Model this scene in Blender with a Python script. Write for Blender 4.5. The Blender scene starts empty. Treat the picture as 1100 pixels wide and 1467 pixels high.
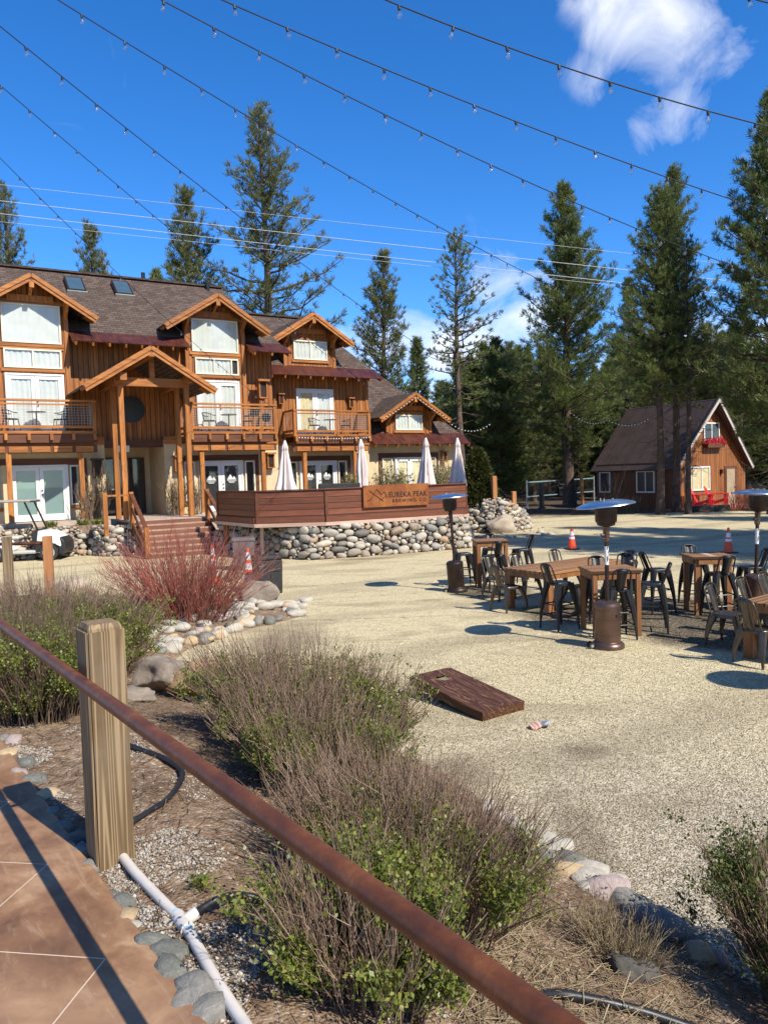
import bpy, bmesh, math, random
import numpy as np
from mathutils import Vector, Matrix
R_ = math.radians
random.seed(7)
rng = np.random.default_rng(11)
scene = bpy.context.scene
COL = scene.collection

# ---------------------------------------------------------------- camera model
F_PX = 1087.0
PITCH = math.atan((733.5 - 680) / F_PX)
ROLL = 0.032
EYE = 2.54
Fv = Vector((0, math.cos(PITCH), -math.sin(PITCH)))
U0 = Vector((0, math.sin(PITCH), math.cos(PITCH)))
Rv = Vector((1, 0, 0)) * math.cos(ROLL) - U0 * math.sin(ROLL)
Uv = Vector((1, 0, 0)) * math.sin(ROLL) + U0 * math.cos(ROLL)


def ray(px, py):
    return Fv + Rv * ((px - 550) / F_PX) - Uv * ((py - 733.5) / F_PX)


def G(px, py, z=0.0):
    d = ray(px, py)
    t = (z - EYE) / d.z
    return Vector((d.x * t, d.y * t, z))


def D(px, py, Y):
    d = ray(px, py)
    t = Y / d.y
    return Vector((d.x * t, Y, EYE + d.z * t))


# ---------------------------------------------------------------- object helpers
def tag(o, label=None, cat=None, group=None, kind=None):
    if label: o['label'] = label
    if cat: o['category'] = cat
    if group: o['group'] = group
    if kind: o['kind'] = kind
    return o


def empty(name, loc=(0, 0, 0), rz=0.0, label=None, cat=None, group=None):
    o = bpy.data.objects.new(name, None)
    o.empty_display_size = 0.1
    COL.objects.link(o)
    o.location = loc
    o.rotation_euler = (0, 0, rz)
    return tag(o, label, cat, group)


KIDS = {}


def link(name, me, parent=None):
    o = bpy.data.objects.new(name, me)
    COL.objects.link(o)
    if parent is not None:
        o.parent = parent
        KIDS.setdefault(parent.name, []).append(o)
    return o


def copy_tree(o, parent=None):
    c = o.copy()
    COL.objects.link(c)
    if parent is not None:
        c.parent = parent
        KIDS.setdefault(parent.name, []).append(c)
    for ch in KIDS.get(o.name, []):
        copy_tree(ch, c)
    return c


class MB:
    """collects shapes for one mesh"""

    def __init__(self):
        self.v, self.f = [], []

    def add(self, vs, fs):
        b = len(self.v)
        self.v += [tuple(x) for x in vs]
        self.f += [tuple(i + b for i in f) for f in fs]
        return self

    def box(self, x0, x1, y0, y1, z0, z1, m=None):
        vs = [(x0, y0, z0), (x1, y0, z0), (x1, y1, z0), (x0, y1, z0), (x0, y0, z1), (x1, y0, z1), (x1, y1, z1), (x0, y1, z1)]
        if m is not None: vs = [m @ Vector(p) for p in vs]
        return self.add(vs, [(0, 3, 2, 1), (4, 5, 6, 7), (0, 1, 5, 4), (1, 2, 6, 5), (2, 3, 7, 6), (3, 0, 4, 7)])

    def cbox(self, c, s, rz=0.0, rx=0.0, ry=0.0):
        m = Matrix.Translation(c) @ Matrix.Rotation(rz, 4, 'Z') @ Matrix.Rotation(ry, 4, 'Y') @ Matrix.Rotation(rx, 4, 'X')
        return self.box(-s[0] / 2, s[0] / 2, -s[1] / 2, s[1] / 2, -s[2] / 2, s[2] / 2, m)

    def beam(self, a, b, w, h, up=(0, 0, 1)):
        """rectangular bar from a to b"""
        a, b = Vector(a), Vector(b)
        d = (b - a)
        L = d.length
        d.normalize()
        upv = Vector(up)
        s = d.cross(upv)
        if s.length < 1e-5: s = d.cross(Vector((0, 1, 0)))
        s.normalize()
        t = s.cross(d)
        vs = []
        for p in (a, b):
            for i, j in ((-1, -1), (1, -1), (1, 1), (-1, 1)):
                vs.append(p + s * (w / 2 * i) + t * (h / 2 * j))
        return self.add(vs, [(0, 1, 2, 3), (7, 6, 5, 4), (0, 4, 5, 1), (1, 5, 6, 2), (2, 6, 7, 3), (3, 7, 4, 0)])

    def tube(self, pts, r, n=8, caps=True):
        pts = [Vector(p) for p in pts]
        rs = r if isinstance(r, (list, tuple)) else [r] * len(pts)
        ref = None
        rings = []
        for i, p in enumerate(pts):
            d = (pts[min(i + 1, len(pts) - 1)] - pts[max(i - 1, 0)]).normalized()
            if ref is None:
                ref = d.cross(Vector((0, 0, 1)))
                if ref.length < .05: ref = d.cross(Vector((1, 0, 0)))
                ref.normalize()
            else:
                ref = (ref - d * ref.dot(d))
                if ref.length < 1e-6: ref = d.orthogonal()
                ref.normalize()
            b = d.cross(ref)
            rings.append([p + (ref * math.cos(2 * math.pi * k / n) + b * math.sin(2 * math.pi * k / n)) * rs[i] for k in range(n)])
        vs = [p for g in rings for p in g]
        fs = []
        for i in range(len(rings) - 1):
            for k in range(n):
                fs.append((i * n + k, i * n + (k + 1) % n, (i + 1) * n + (k + 1) % n, (i + 1) * n + k))
        if caps:
            fs.append(tuple(range(n - 1, -1, -1)))
            fs.append(tuple((len(rings) - 1) * n + k for k in range(n)))
        return self.add(vs, fs)

    def lathe(self, prof, n=24, c=(0, 0, 0), caps=True):
        vs, fs = [], []
        for r, z in prof:
            for k in range(n):
                a = 2 * math.pi * k / n
                vs.append((c[0] + r * math.cos(a), c[1] + r * math.sin(a), c[2] + z))
        for i in range(len(prof) - 1):
            for k in range(n):
                fs.append((i * n + k, i * n + (k + 1) % n, (i + 1) * n + (k + 1) % n, (i + 1) * n + k))
        if caps:
            fs.append(tuple(range(n - 1, -1, -1)))
            fs.append(tuple((len(prof) - 1) * n + k for k in range(n)))
        return self.add(vs, fs)

    def prism(self, poly, ext):
        """polygon (3d points) pushed along vector ext"""
        n = len(poly)
        e = Vector(ext)
        vs = [Vector(p) for p in poly] + [Vector(p) + e for p in poly]
        fs = [tuple(range(n - 1, -1, -1)), tuple(range(n, 2 * n))]
        for i in range(n):
            j = (i + 1) % n
            fs.append((i, j, n + j, n + i))
        return self.add(vs, fs)

    def build(self, name, mat, parent=None, smooth=False, label=None, bevel=0, auto=None):
        me = bpy.data.meshes.new(name)
        me.from_pydata(self.v, [], self.f)
        bm = bmesh.new()
        bm.from_mesh(me)
        bmesh.ops.recalc_face_normals(bm, faces=bm.faces)
        if bevel:
            bmesh.ops.bevel(bm, geom=[e for e in bm.edges if len(e.link_faces) == 2 and e.calc_face_angle(0) > .6], offset=bevel, segments=1, affect='EDGES', clamp_overlap=True)
        bm.to_mesh(me)
        bm.free()
        me.materials.append(mat)
        if smooth:
            me.polygons.foreach_set('use_smooth', [True] * len(me.polygons))
            if auto is not None:
                me.set_sharp_from_angle(angle=R_(auto))
        o = link(name, me, parent)
        if label: o['label'] = label
        return o


def np_mesh(name, V, Fq, mat, parent=None, smooth=False, mesh_only=False):
    """numpy verts (N,3), faces (M,k)"""
    V = np.asarray(V, dtype=np.float32)
    Fq = np.asarray(Fq, dtype=np.int32)
    k = Fq.shape[1]
    me = bpy.data.meshes.new(name)
    me.vertices.add(len(V))
    me.vertices.foreach_set('co', V.ravel())
    me.loops.add(Fq.size)
    me.loops.foreach_set('vertex_index', Fq.ravel())
    me.polygons.add(len(Fq))
    me.polygons.foreach_set('loop_start', np.arange(0, Fq.size, k, dtype=np.int32))
    me.polygons.foreach_set('loop_total', np.full(len(Fq), k, dtype=np.int32))
    if smooth: me.polygons.foreach_set('use_smooth', np.ones(len(Fq), dtype=bool))
    me.update(calc_edges=True)
    me.materials.append(mat)
    if mesh_only: return me
    return link(name, me, parent)


def norm(a):
    return a / np.maximum(np.linalg.norm(a, axis=-1, keepdims=True), 1e-9)


def np_tubes(P, Rr, n=3):
    """P (S,K,3) polylines, Rr (S,K) radii -> verts, quads"""
    S, K, _ = P.shape
    d = np.empty_like(P)
    d[:, 1:-1] = P[:, 2:] - P[:, :-2]
    d[:, 0] = P[:, 1] - P[:, 0]
    d[:, -1] = P[:, -1] - P[:, -2]
    d = norm(d)
    ref = norm(np.cross(d, np.array([0.31, 0.95, 0.07])))
    b = np.cross(d, ref)
    a = np.arange(n) * 2 * math.pi / n
    ring = P[:, :, None, :] + Rr[:, :, None, None] * (ref[:, :, None, :] * np.cos(a)[None, None, :, None] + b[:, :, None, :] * np.sin(a)[None, None, :, None])
    V = ring.reshape(-1, 3)
    base = (np.arange(S)[:, None, None] * K + np.arange(K - 1)[None, :, None]) * n
    k = np.arange(n)[None, None, :]
    k2 = (k + 1) % n
    Q = np.stack([base + k, base + k2, base + n + k2, base + n + k], axis=-1).reshape(-1, 4)
    return V, Q


def merge(parts):
    Vs, Fs, o = [], [], 0
    for V, Fq in parts:
        Vs.append(V)
        Fs.append(Fq + o)
        o += len(V)
    return np.concatenate(Vs), np.concatenate(Fs)


# ---------------------------------------------------------------- materials
class NT:
    def __init__(self, name):
        self.m = bpy.data.materials.new(name)
        self.m.use_nodes = True
        self.t = self.m.node_tree
        self.t.nodes.clear()
        self.out = self.n('ShaderNodeOutputMaterial')

    def n(self, typ, **kw):
        x = self.t.nodes.new(typ)
        for k, v in kw.items():
            if k.startswith('i_'):
                x.inputs[k[2:].replace('_', ' ')].default_value = v
            else:
                setattr(x, k, v)
        return x

    def l(self, a, b):
        self.t.links.new(a, b)

    def math(self, op, a, b=None, c=None, clamp=False):
        x = self.n('ShaderNodeMath', operation=op, use_clamp=clamp)
        for i, v in enumerate((a, b, c)):
            if v is None: continue
            if isinstance(v, (int, float)): x.inputs[i].default_value = v
            else: self.l(v, x.inputs[i])
        return x.outputs[0]

    def mix(self, fac, a, b, blend='MIX'):
        x = self.n('ShaderNodeMix', data_type='RGBA', blend_type=blend)
        for s, v in ((x.inputs[0], fac), (x.inputs[6], a), (x.inputs[7], b)):
            if isinstance(v, (int, float)): s.default_value = v
            elif isinstance(v, (tuple, list)): s.default_value = (*v[:3], 1)
            else: self.l(v, s)
        return x.outputs[2]

    def coord(self, which='Object', scale=(1, 1, 1), rot=(0, 0, 0)):
        tc = self.n('ShaderNodeTexCoord')
        mp = self.n('ShaderNodeMapping')
        mp.inputs['Scale'].default_value = scale
        mp.inputs['Rotation'].default_value = rot
        self.l(tc.outputs[which], mp.inputs[0])
        return mp.outputs[0]

    def noise(self, vec, scale, detail=4, rough=.55, dist=0.0):
        x = self.n('ShaderNodeTexNoise')
        x.inputs['Scale'].default_value = scale
        x.inputs['Detail'].default_value = detail
        x.inputs['Roughness'].default_value = rough
        x.inputs['Distortion'].default_value = dist
        self.l(vec, x.inputs['Vector'])
        return x.outputs[0]

    def ramp(self, fac, stops, interp='LINEAR'):
        x = self.n('ShaderNodeValToRGB')
        x.color_ramp.interpolation = interp
        e = x.color_ramp.elements
        while len(e) < len(stops): e.new(0.5)
        for el, (p, c) in zip(e, stops):
            el.position = p
            el.color = (*c[:3], 1) if isinstance(c, (tuple, list)) else (c, c, c, 1)
        self.l(fac, x.inputs[0])
        return x.outputs[0]

    def bump(self, h, strength=.3, dist=.01, normal=None):
        x = self.n('ShaderNodeBump')
        x.inputs['Strength'].default_value = strength
        x.inputs['Distance'].default_value = dist
        self.l(h, x.inputs['Height'])
        if normal is not None: self.l(normal, x.inputs['Normal'])
        return x.outputs[0]

    def island(self):
        return self.n('ShaderNodeNewGeometry').outputs['Random Per Island']

    def objrand(self):
        return self.n('ShaderNodeObjectInfo').outputs['Random']

    def bsdf(self, col, rough=.6, metal=0.0, normal=None, spec=.5, **kw):
        x = self.n('ShaderNodeBsdfPrincipled')
        for k, v in (('Base Color', col), ('Roughness', rough), ('Metallic', metal)):
            s = x.inputs[k]
            if isinstance(v, (int, float)): s.default_value = v
            elif isinstance(v, (tuple, list)): s.default_value = (*v[:3], 1)
            else: self.l(v, s)
        x.inputs['Specular IOR Level'].default_value = spec
        for k, v in kw.items(): x.inputs[k.replace('_', ' ')].default_value = v
        if normal is not None: self.l(normal, x.inputs['Normal'])
        return x.outputs[0]

    def done(self, sh):
        self.l(sh, self.out.inputs['Surface'])
        return self.m


def sc(c, k):
    return tuple(min(1, x * k) for x in c)


def m_plain(name, col, rough=.6, metal=0.0, var=.15, scale=6, bump=.1, bscale=60, spec=.5, coord='Object'):
    t = NT(name)
    v = t.coord(coord)
    n1 = t.noise(v, scale, 5)
    c = t.mix(t.ramp(n1, [(.3, 0), (.7, 1)]), sc(col, 1 - var), sc(col, 1 + var))
    nm = t.bump(t.noise(v, bscale, 3), bump, .004) if bump else None
    rg = t.math('ADD', t.math('MULTIPLY', n1, .25), rough - .12)
    return t.done(t.bsdf(c, rg, metal, nm, spec))


def m_wood(name, dark, light, axis='z', board=0.0, baxis='x', grain=8, rough=.55, bump=.25, bvar=.35, island=False):
    """grain runs along axis; boards of width `board` step along baxis"""
    t = NT(name)
    s = {'x': (.07, 1, 1), 'y': (1, .07, 1), 'z': (1, 1, .07)}[axis]
    v = t.coord('Object', s)
    off = None
    if board:
        tc = t.n('ShaderNodeTexCoord')
        sp = t.n('ShaderNodeSeparateXYZ')
        t.l(tc.outputs['Object'], sp.inputs[0])
        a = t.math('DIVIDE', sp.outputs['xyz'.index(baxis)], board)
        fl = t.math('FLOOR', a)
        wn = t.n('ShaderNodeTexWhiteNoise', noise_dimensions='1D')
        t.l(fl, wn.inputs['W'])
        off = wn.outputs['Value']
        fr = t.math('FRACT', a)
        groove = t.math('LESS_THAN', t.math('ABSOLUTE', t.math('SUBTRACT', fr, .5)), .5 - .012 / board)
    elif island:
        off = t.island()
    else:
        off = t.objrand()
    vm = t.n('ShaderNodeVectorMath', operation='ADD')
    t.l(v, vm.inputs[0])
    cb = t.n('ShaderNodeCombineXYZ')
    for i in range(3): t.l(t.math('MULTIPLY', off, 13.7 + 9 * i), cb.inputs[i])
    t.l(cb.outputs[0], vm.inputs[1])
    g = t.noise(vm.outputs[0], grain, 6, .62, .6)
    g2 = t.noise(vm.outputs[0], grain * 6, 3, .6)
    gg = t.math('ADD', t.math('MULTIPLY', g, .7), t.math('MULTIPLY', g2, .3))
    c = t.mix(t.ramp(gg, [(.33, 0), (.68, 1)]), dark, light)
    c = t.mix(t.math('MULTIPLY', off, bvar), c, sc(dark, .6))
    h = gg
    if board:
        c = t.mix(groove, sc(dark, .35), c)
        h = t.math('ADD', t.math('MULTIPLY', gg, .4), groove)
    return t.done(t.bsdf(c, rough, 0, t.bump(h, bump, .01), .4))


def m_island(name, cols, rough=.75, bump=.3, bscale=14, spec=.3, var=.25, trans=0.0, rnd='island'):
    """colour picked per connected piece"""
    t = NT(name)
    r = t.island() if rnd == 'island' else t.objrand()
    c = t.ramp(r, [((i + .0) / max(1, len(cols) - 1), q) for i, q in enumerate(cols)])
    v = t.coord('Object')
    n = t.noise(v, bscale, 5, .6)
    c = t.mix(t.ramp(n, [(.3, 0), (.7, 1)]), t.mix(1.0, c, (1 - var,) * 3, 'MULTIPLY'), c)
    nm = t.bump(n, bump, .02) if bump else None
    sh = t.bsdf(c, rough, 0, nm, spec)
    if trans:
        tr = t.n('ShaderNodeBsdfTranslucent')
        t.l(c, tr.inputs[0])
        mx = t.n('ShaderNodeMixShader')
        mx.inputs[0].default_value = trans
        t.l(sh, mx.inputs[1])
        t.l(tr.outputs[0], mx.inputs[2])
        sh = mx.outputs[0]
    return t.done(sh)


def m_glass(name, tint=(1, 1, 1), refl=.12):
    t = NT(name)
    tr = t.n('ShaderNodeBsdfTransparent')
    tr.inputs[0].default_value = (*tint, 1)
    gl = t.n('ShaderNodeBsdfGlossy')
    gl.inputs['Roughness'].default_value = .02
    ge = t.n('ShaderNodeNewGeometry')
    dp = t.n('ShaderNodeVectorMath', operation='DOT_PRODUCT')
    t.l(ge.outputs['Incoming'], dp.inputs[0])
    t.l(ge.outputs['Normal'], dp.inputs[1])
    f = t.math('POWER', t.math('SUBTRACT', 1, t.math('ABSOLUTE', dp.outputs['Value']), clamp=True), 5)
    f = t.math('ADD', t.math('MULTIPLY', f, .9), refl, clamp=True)
    mx = t.n('ShaderNodeMixShader')
    t.l(f, mx.inputs[0])
    t.l(tr.outputs[0], mx.inputs[1])
    t.l(gl.outputs[0], mx.inputs[2])
    return t.done(mx.outputs[0])


M = {}
ORANGE_D, ORANGE_L = (.18, .054, .010), (.60, .235, .050)
M['siding'] = m_wood('board_siding', (.14, .040, .007), (.58, .215, .044), 'z', .19, 'x', 9, .6, .6, .42)
M['timber'] = m_wood('oiled_timber', ORANGE_D, ORANGE_L, 'z', 0, 'x', 13, .55, .35, .4)
M['timber_x'] = m_wood('oiled_timber_level', ORANGE_D, ORANGE_L, 'x', 0, 'x', 11, .55, .35, .4)
M['timber_dark'] = m_wood('dark_timber', (.07, .024, .01), (.17, .06, .025), 'x', 0, 'x', 7, .6, .2, .25)
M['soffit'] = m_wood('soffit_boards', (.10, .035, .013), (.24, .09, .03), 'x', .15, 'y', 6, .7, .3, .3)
M['deck_wood'] = m_wood('red_stained_deck_board', (.095, .028, .013), (.27, .092, .046), 'x', .19, 'z', 6, .5, .4, .45)
M['deck_trim'] = m_wood('pale_deck_trim', (.4, .25, .18), (.62, .44, .34), 'x', 0, 'x', 6, .6, .2, .2)
M['stair_wood'] = m_wood('red_brown_stair_board', (.10, .036, .02), (.30, .13, .075), 'x', 0, 'x', 6, .6, .3, .3, island=True)
M['table_wood'] = m_wood('reddish_table_plank', (.18, .080, .027), (.50, .262, .110), 'x', .12, 'y', 7, .5, .3, .45)
M['table_leg'] = m_wood('reddish_table_leg', (.15, .056, .019), (.43, .185, .068), 'z', 0, 'x', 7, .5, .25, .3)
M['stucco'] = m_plain('beige_stucco', (.60, .47, .29), .9, 0, .1, 2.5, .3, 90, .2)
M['white'] = m_plain('white_paint', (.68, .67, .64), .45, 0, .05, 3, .03, 60)
M['cabin_trim'] = m_plain('weathered_white_trim', (.46, .44, .40), .55, 0, .12, 6, .05)
M['cream'] = m_plain('cream_frame_paint', (.72, .66, .52), .5, 0, .06, 3, .03, 60)
M['black_metal'] = m_plain('black_metal', (.022, .021, .020), .38, .3, .25, 8, .05, 90)
M['bronze'] = m_plain('bronze_heater_metal', (.15, .095, .075), .36, .75, .2, 6, .05, 120)
M['dark_bronze'] = m_plain('dark_bronze_metal', (.045, .028, .022), .42, .6, .3, 6, .05, 120)
M['gunmetal'] = m_plain('gunmetal_steel', (.105, .09, .075), .36, .8, .2, 9, .05, 90)
M['alu'] = m_plain('polished_aluminium', (.74, .73, .70), .30, 1.0, .04, 5, 0, 90)
M['steel'] = m_plain('galvanised_wire', (.42, .41, .39), .45, .7, .1, 9, .05, 90)
M['iron'] = m_plain('dark_lantern_iron', (.075, .038, .022), .5, .4, .25, 7, .1, 60)
M['black_plastic'] = m_plain('black_plastic', (.02, .02, .02), .5, 0, .3, 9, .08, 90)
M['bin_brown'] = m_plain('dark_brown_resin', (.028, .022, .02), .5, 0, .2, 9, .15, 50)
M['bin_grey'] = m_plain('grey_plastic', (.11, .115, .12), .5, 0, .15, 6, .08, 60)
M['cart_white'] = m_plain('white_cart_body', (.82, .82, .80), .25, 0, .03, 4, 0)
M['cart_grey'] = m_plain('grey_cart_seat', (.48, .46, .40), .6, 0, .1, 6, .1)
M['tyre'] = m_plain('tyre_rubber', (.025, .025, .025), .8, 0, .2, 9, .2)
M['wheel_grey'] = m_plain('wheel_cover_grey', (.42, .39, .34), .5, .3, .1, 9, .05)
M['cone'] = m_plain('cone_orange', (.80, .075, .02), .45, 0, .1, 8, .05)
M['cone_white'] = m_plain('cone_white_band', (.72, .72, .74), .4, 0, .06, 8, .05)
M['red_paint'] = m_plain('red_chair_paint', (.72, .025, .03), .4, 0, .1, 8, .05)
M['red_flower'] = m_island('red_flower', [(.6, .01, .03), (.8, .03, .05), (.7, .05, .12)], .6, 0, trans=.2)
M['canvas'] = m_plain('pale_pink_canvas', (.66, .56, .52), .85, 0, .08, 4, .2, 70, .2)
M['umb_pole'] = m_plain('umbrella_pole', (.06, .04, .03), .5, .2, .2, 8, .05)
M['curtain'] = m_plain('white_curtain', (.60, .595, .55), .9, 0, .09, 2.2, .15, 30, .1)
M['curtain_tan'] = m_plain('cream_curtain', (.66, .55, .34), .9, 0, .08, 4, .1, 40, .1)
M['dark_room'] = m_plain('dark_interior', (.018, .018, .018), .6, 0, .3, 3, 0)
M['teal_blind'] = m_plain('teal_grey_blind', (.20, .29, .275), .85, 0, .04, 3, .02, 60, .2)
M['glass'] = m_glass('window_glass', (.97, .985, .98), .045)
M['bulb_glass'] = m_glass('bulb_glass', (.93, .95, .96), .16)
M['concrete'] = m_plain('porch_concrete', (.42, .33, .26), .85, 0, .15, 3, .2, 60)
M['pvc'] = m_plain('white_pvc', (.58, .53, .47), .4, 0, .07, 12, .04, 80)
M['pvc_blue'] = m_plain('blue_primer_stain', (.35, .5, .6), .5, 0, .1, 12, 0)
M['hose'] = m_plain('black_hose', (.016, .016, .017), .42, 0, .3, 30, .1, 160)
M['rope'] = m_plain('wire_black', (.012, .012, .013), .5, 0, .1, 9, 0)
M['power_wire'] = m_plain('bare_aluminium_wire', (.62, .62, .60), .5, .0, .05, 1, 0)
M['door_tan'] = m_plain('pale_tan_door', (.34, .26, .16), .5, 0, .1, 3, .05)
M['mesh_blue'] = m_plain('net_band', (.17, .25, .27), .7, 0, .1, 4, .1)
M['letter'] = m_plain('dark_cut_letter', (.03, .01, .006), .8, 0, .2, 9, 0)
M['etch'] = m_plain('frosted_etching', (.62, .64, .62), .8, 0, .05, 9, 0)
M['trailer'] = m_plain('white_trailer_skin', (.26, .33, .35), .4, 0, .05, 2, 0)
M['tread'] = m_wood('sunlit_stair_tread', (.26, .15, .095), (.50, .345, .24), 'x', 0, 'x', 6, .7, .3, .3)  # wood made lighter to show sun falling on the tread tops
M['red_deck'] = m_wood('red_painted_boards', (.26, .07, .05), (.48, .16, .12), 'x', .14, 'y', 6, .6, .3, .3)

# metal roof skirt: rusty corrugated
def m_corr():
    t = NT('rusty_corrugated_roof')
    tc = t.n('ShaderNodeTexCoord')
    sp = t.n('ShaderNodeSeparateXYZ')
    t.l(tc.outputs['Object'], sp.inputs[0])
    w = t.math('SINE', t.math('MULTIPLY', sp.outputs[0], 2 * math.pi / .08))
    n = t.noise(t.coord('Object', (1, .35, .35)), 5, 6, .65)
    c = t.mix(t.ramp(n, [(.35, 0), (.68, 1)]), (.06, .016, .012), (.17, .05, .03))
    return t.done(t.bsdf(c, .45, .25, t.bump(w, .8, .02), .5))
M['corr'] = m_corr()

def m_shingle(name, cols, rot):
    t = NT(name)
    tc = t.n('ShaderNodeTexCoord')
    sp = t.n('ShaderNodeSeparateXYZ')
    t.l(tc.outputs['Object'], sp.inputs[0])
    cb = t.n('ShaderNodeCombineXYZ')
    t.l(sp.outputs[rot[0]], cb.inputs[0])
    t.l(sp.outputs[rot[1]], cb.inputs[1])
    b = t.n('ShaderNodeTexBrick')
    b.offset = .37
    b.inputs['Scale'].default_value = 1
    b.inputs['Brick Width'].default_value = .28
    b.inputs['Row Height'].default_value = rot[2]
    b.inputs['Mortar Size'].default_value = .012
    b.inputs['Mortar Smooth'].default_value = .3
    b.inputs['Color1'].default_value = (0, 0, 0, 1)
    b.inputs['Color2'].default_value = (1, 1, 1, 1)
    b.inputs['Mortar'].default_value = (.5, .5, .5, 1)
    t.l(cb.outputs[0], b.inputs['Vector'])
    c = t.ramp(b.outputs['Color'], [(0, cols[0]), (.45, cols[1]), (1, cols[2])])
    c = t.mix(b.outputs['Fac'], c, sc(cols[0], .45))
    n = t.noise(t.coord('Object'), 1.2, 4)
    c = t.mix(t.ramp(n, [(.35, .0), (.7, .45)]), c, sc(cols[0], .8))
    n2 = t.noise(t.coord('Object'), 60, 2)
    h = t.math('ADD', t.math('MULTIPLY', t.math('SUBTRACT', 1, b.outputs['Fac']), .8), t.math('MULTIPLY', n2, .35))
    return t.done(t.bsdf(c, .9, 0, t.bump(h, .6, .015), .2))
SH = [(.074, .052, .042), (.105, .075, .060), (.14, .102, .082)]
M['shingle'] = m_shingle('brown_shingle', SH, (0, 2, .105))
M['shingle_side'] = m_shingle('brown_shingle_gable', SH, (1, 2, .09))

def m_cabin_roof():
    t = NT('brown_metal_roof')
    n = t.noise(t.coord('Object', (1, 1, 1)), 1.5, 5)
    c = t.mix(t.ramp(n, [(.3, 0), (.7, 1)]), (.066, .045, .038), (.098, .068, .058))
    tc = t.n('ShaderNodeTexCoord')
    sp = t.n('ShaderNodeSeparateXYZ')
    t.l(tc.outputs['Object'], sp.inputs[0])
    fr = t.math('FRACT', t.math('DIVIDE', sp.outputs[1], .9))
    seam = t.math('LESS_THAN', fr, .035)
    c = t.mix(seam, c, (.045, .022, .022))
    return t.done(t.bsdf(c, .5, .2, t.bump(seam, .4, .02), .4))
M['cabin_roof'] = m_cabin_roof()
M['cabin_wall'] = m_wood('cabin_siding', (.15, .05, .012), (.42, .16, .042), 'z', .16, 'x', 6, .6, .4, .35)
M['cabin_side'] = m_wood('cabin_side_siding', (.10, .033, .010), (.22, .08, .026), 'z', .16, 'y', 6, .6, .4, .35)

STONES = [(.15, .14, .12), (.40, .35, .275), (.55, .48, .37), (.27, .25, .22), (.46, .32, .20), (.21, .21, .20), (.58, .52, .42), (.34, .285, .23), (.44, .41, .35)]
M['stone_wall'] = m_island('river_stone_mix', STONES, .75, .4, 9, .3, .3)
def m_rock(name, c1, c2, c3):
    t = NT(name)
    v = t.coord('Object')
    n = t.noise(v, 2.2, 6, .65, .4)
    n2 = t.noise(v, 22, 4, .6)
    c = t.ramp(n, [(.28, c1), (.5, c2), (.72, c3)])
    c = t.mix(t.ramp(n2, [(.35, .0), (.7, .5)]), c, sc(c1, .75))
    h = t.math('ADD', n, t.math('MULTIPLY', n2, .4))
    return t.done(t.bsdf(c, .85, 0, t.bump(h, .6, .03), .25))
M['boulder'] = m_rock('boulder_grey_tan', (.15, .122, .098), (.255, .21, .165), (.38, .30, .21))
M['boulder_orange'] = m_rock('boulder_orange_tan', (.20, .165, .13), (.38, .23, .12), (.44, .34, .24))
M['boulder_pale'] = m_rock('boulder_pale', (.33, .25, .175), (.42, .345, .255), (.50, .43, .34))
M['stone_pale'] = m_rock('pale_river_stone', (.36, .325, .27), (.48, .435, .36), (.58, .53, .45))
M['stone_grey'] = m_rock('grey_river_stone', (.165, .155, .138), (.25, .237, .21), (.35, .33, .29))
M['stone_dark'] = m_rock('dark_angular_stone', (.055, .05, .044), (.10, .092, .08), (.16, .148, .128))
M['stone_tan'] = m_rock('tan_river_stone', (.42, .29, .16), (.52, .39, .23), (.60, .48, .32))
M['stone_slate'] = m_rock('slate_green_stone', (.125, .128, .112), (.19, .19, .163), (.29, .275, .228))
M['stone_pink'] = m_rock('pinkish_river_stone', (.34, .26, .24), (.44, .35, .32), (.52, .43, .39))

M['bark'] = m_rock('pine_bark', (.05, .034, .026), (.11, .075, .058), (.19, .13, .10))
M['needles'] = m_island('pine_needles', [(.078, .115, .025), (.17, .205, .048), (.12, .16, .042), (.255, .265, .078)], .5, 0, 5, .5, .2, .34)
M['needles_olive'] = m_island('pine_needles_olive', [(.088, .108, .028), (.178, .188, .055), (.135, .158, .05), (.26, .245, .085)], .5, 0, 5, .5, .2, .34)
M['needles_dark'] = m_island('pine_needles_dark', [(.085, .125, .028), (.175, .215, .05), (.125, .17, .045), (.26, .27, .08)], .5, 0, 5, .5, .2, .34)
M['arbor'] = m_island('cedar_sprays', [(.03, .055, .012), (.07, .09, .02), (.13, .10, .025), (.05, .075, .02)], .6, 0, 5, .3, .2, .2)
M['leaf'] = m_island('small_green_leaf', [(.10, .135, .018), (.20, .235, .034), (.15, .19, .028), (.33, .33, .07)], .45, 0, 5, .5, .2, .32)
M['leaf_dark'] = m_island('dark_green_leaf', [(.065, .09, .02), (.13, .155, .035), (.09, .12, .028), (.20, .21, .06)], .5, 0, 5, .4, .2, .3)
M['leaf_pale'] = m_island('pale_green_leaf', [(.16, .20, .06), (.36, .38, .16), (.24, .28, .10), (.50, .48, .28)], .5, 0, 5, .4, .2, .3)
M['twig'] = m_island('grey_purple_twig', [(.135, .086, .056), (.34, .228, .155), (.22, .138, .094), (.48, .345, .236), (.17, .096, .066)], .8, 0, 30, .2, .2)
M['twig_dark'] = m_island('dark_twig', [(.09, .06, .04), (.23, .158, .105), (.15, .095, .065), (.33, .235, .158)], .8, 0, 30, .2, .2)
M['twig_red'] = m_island('red_osier_twig', [(.24, .05, .04), (.44, .115, .08), (.34, .10, .075), (.50, .21, .14), (.28, .065, .05), (.40, .24, .17)], .6, 0, 30, .3, .2)
M['dry_grass'] = m_island('dry_grass_blade', [(.30, .23, .13), (.46, .37, .22), (.22, .15, .09), (.55, .46, .30)], .85, 0, 30, .2, .2, .15)
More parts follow.
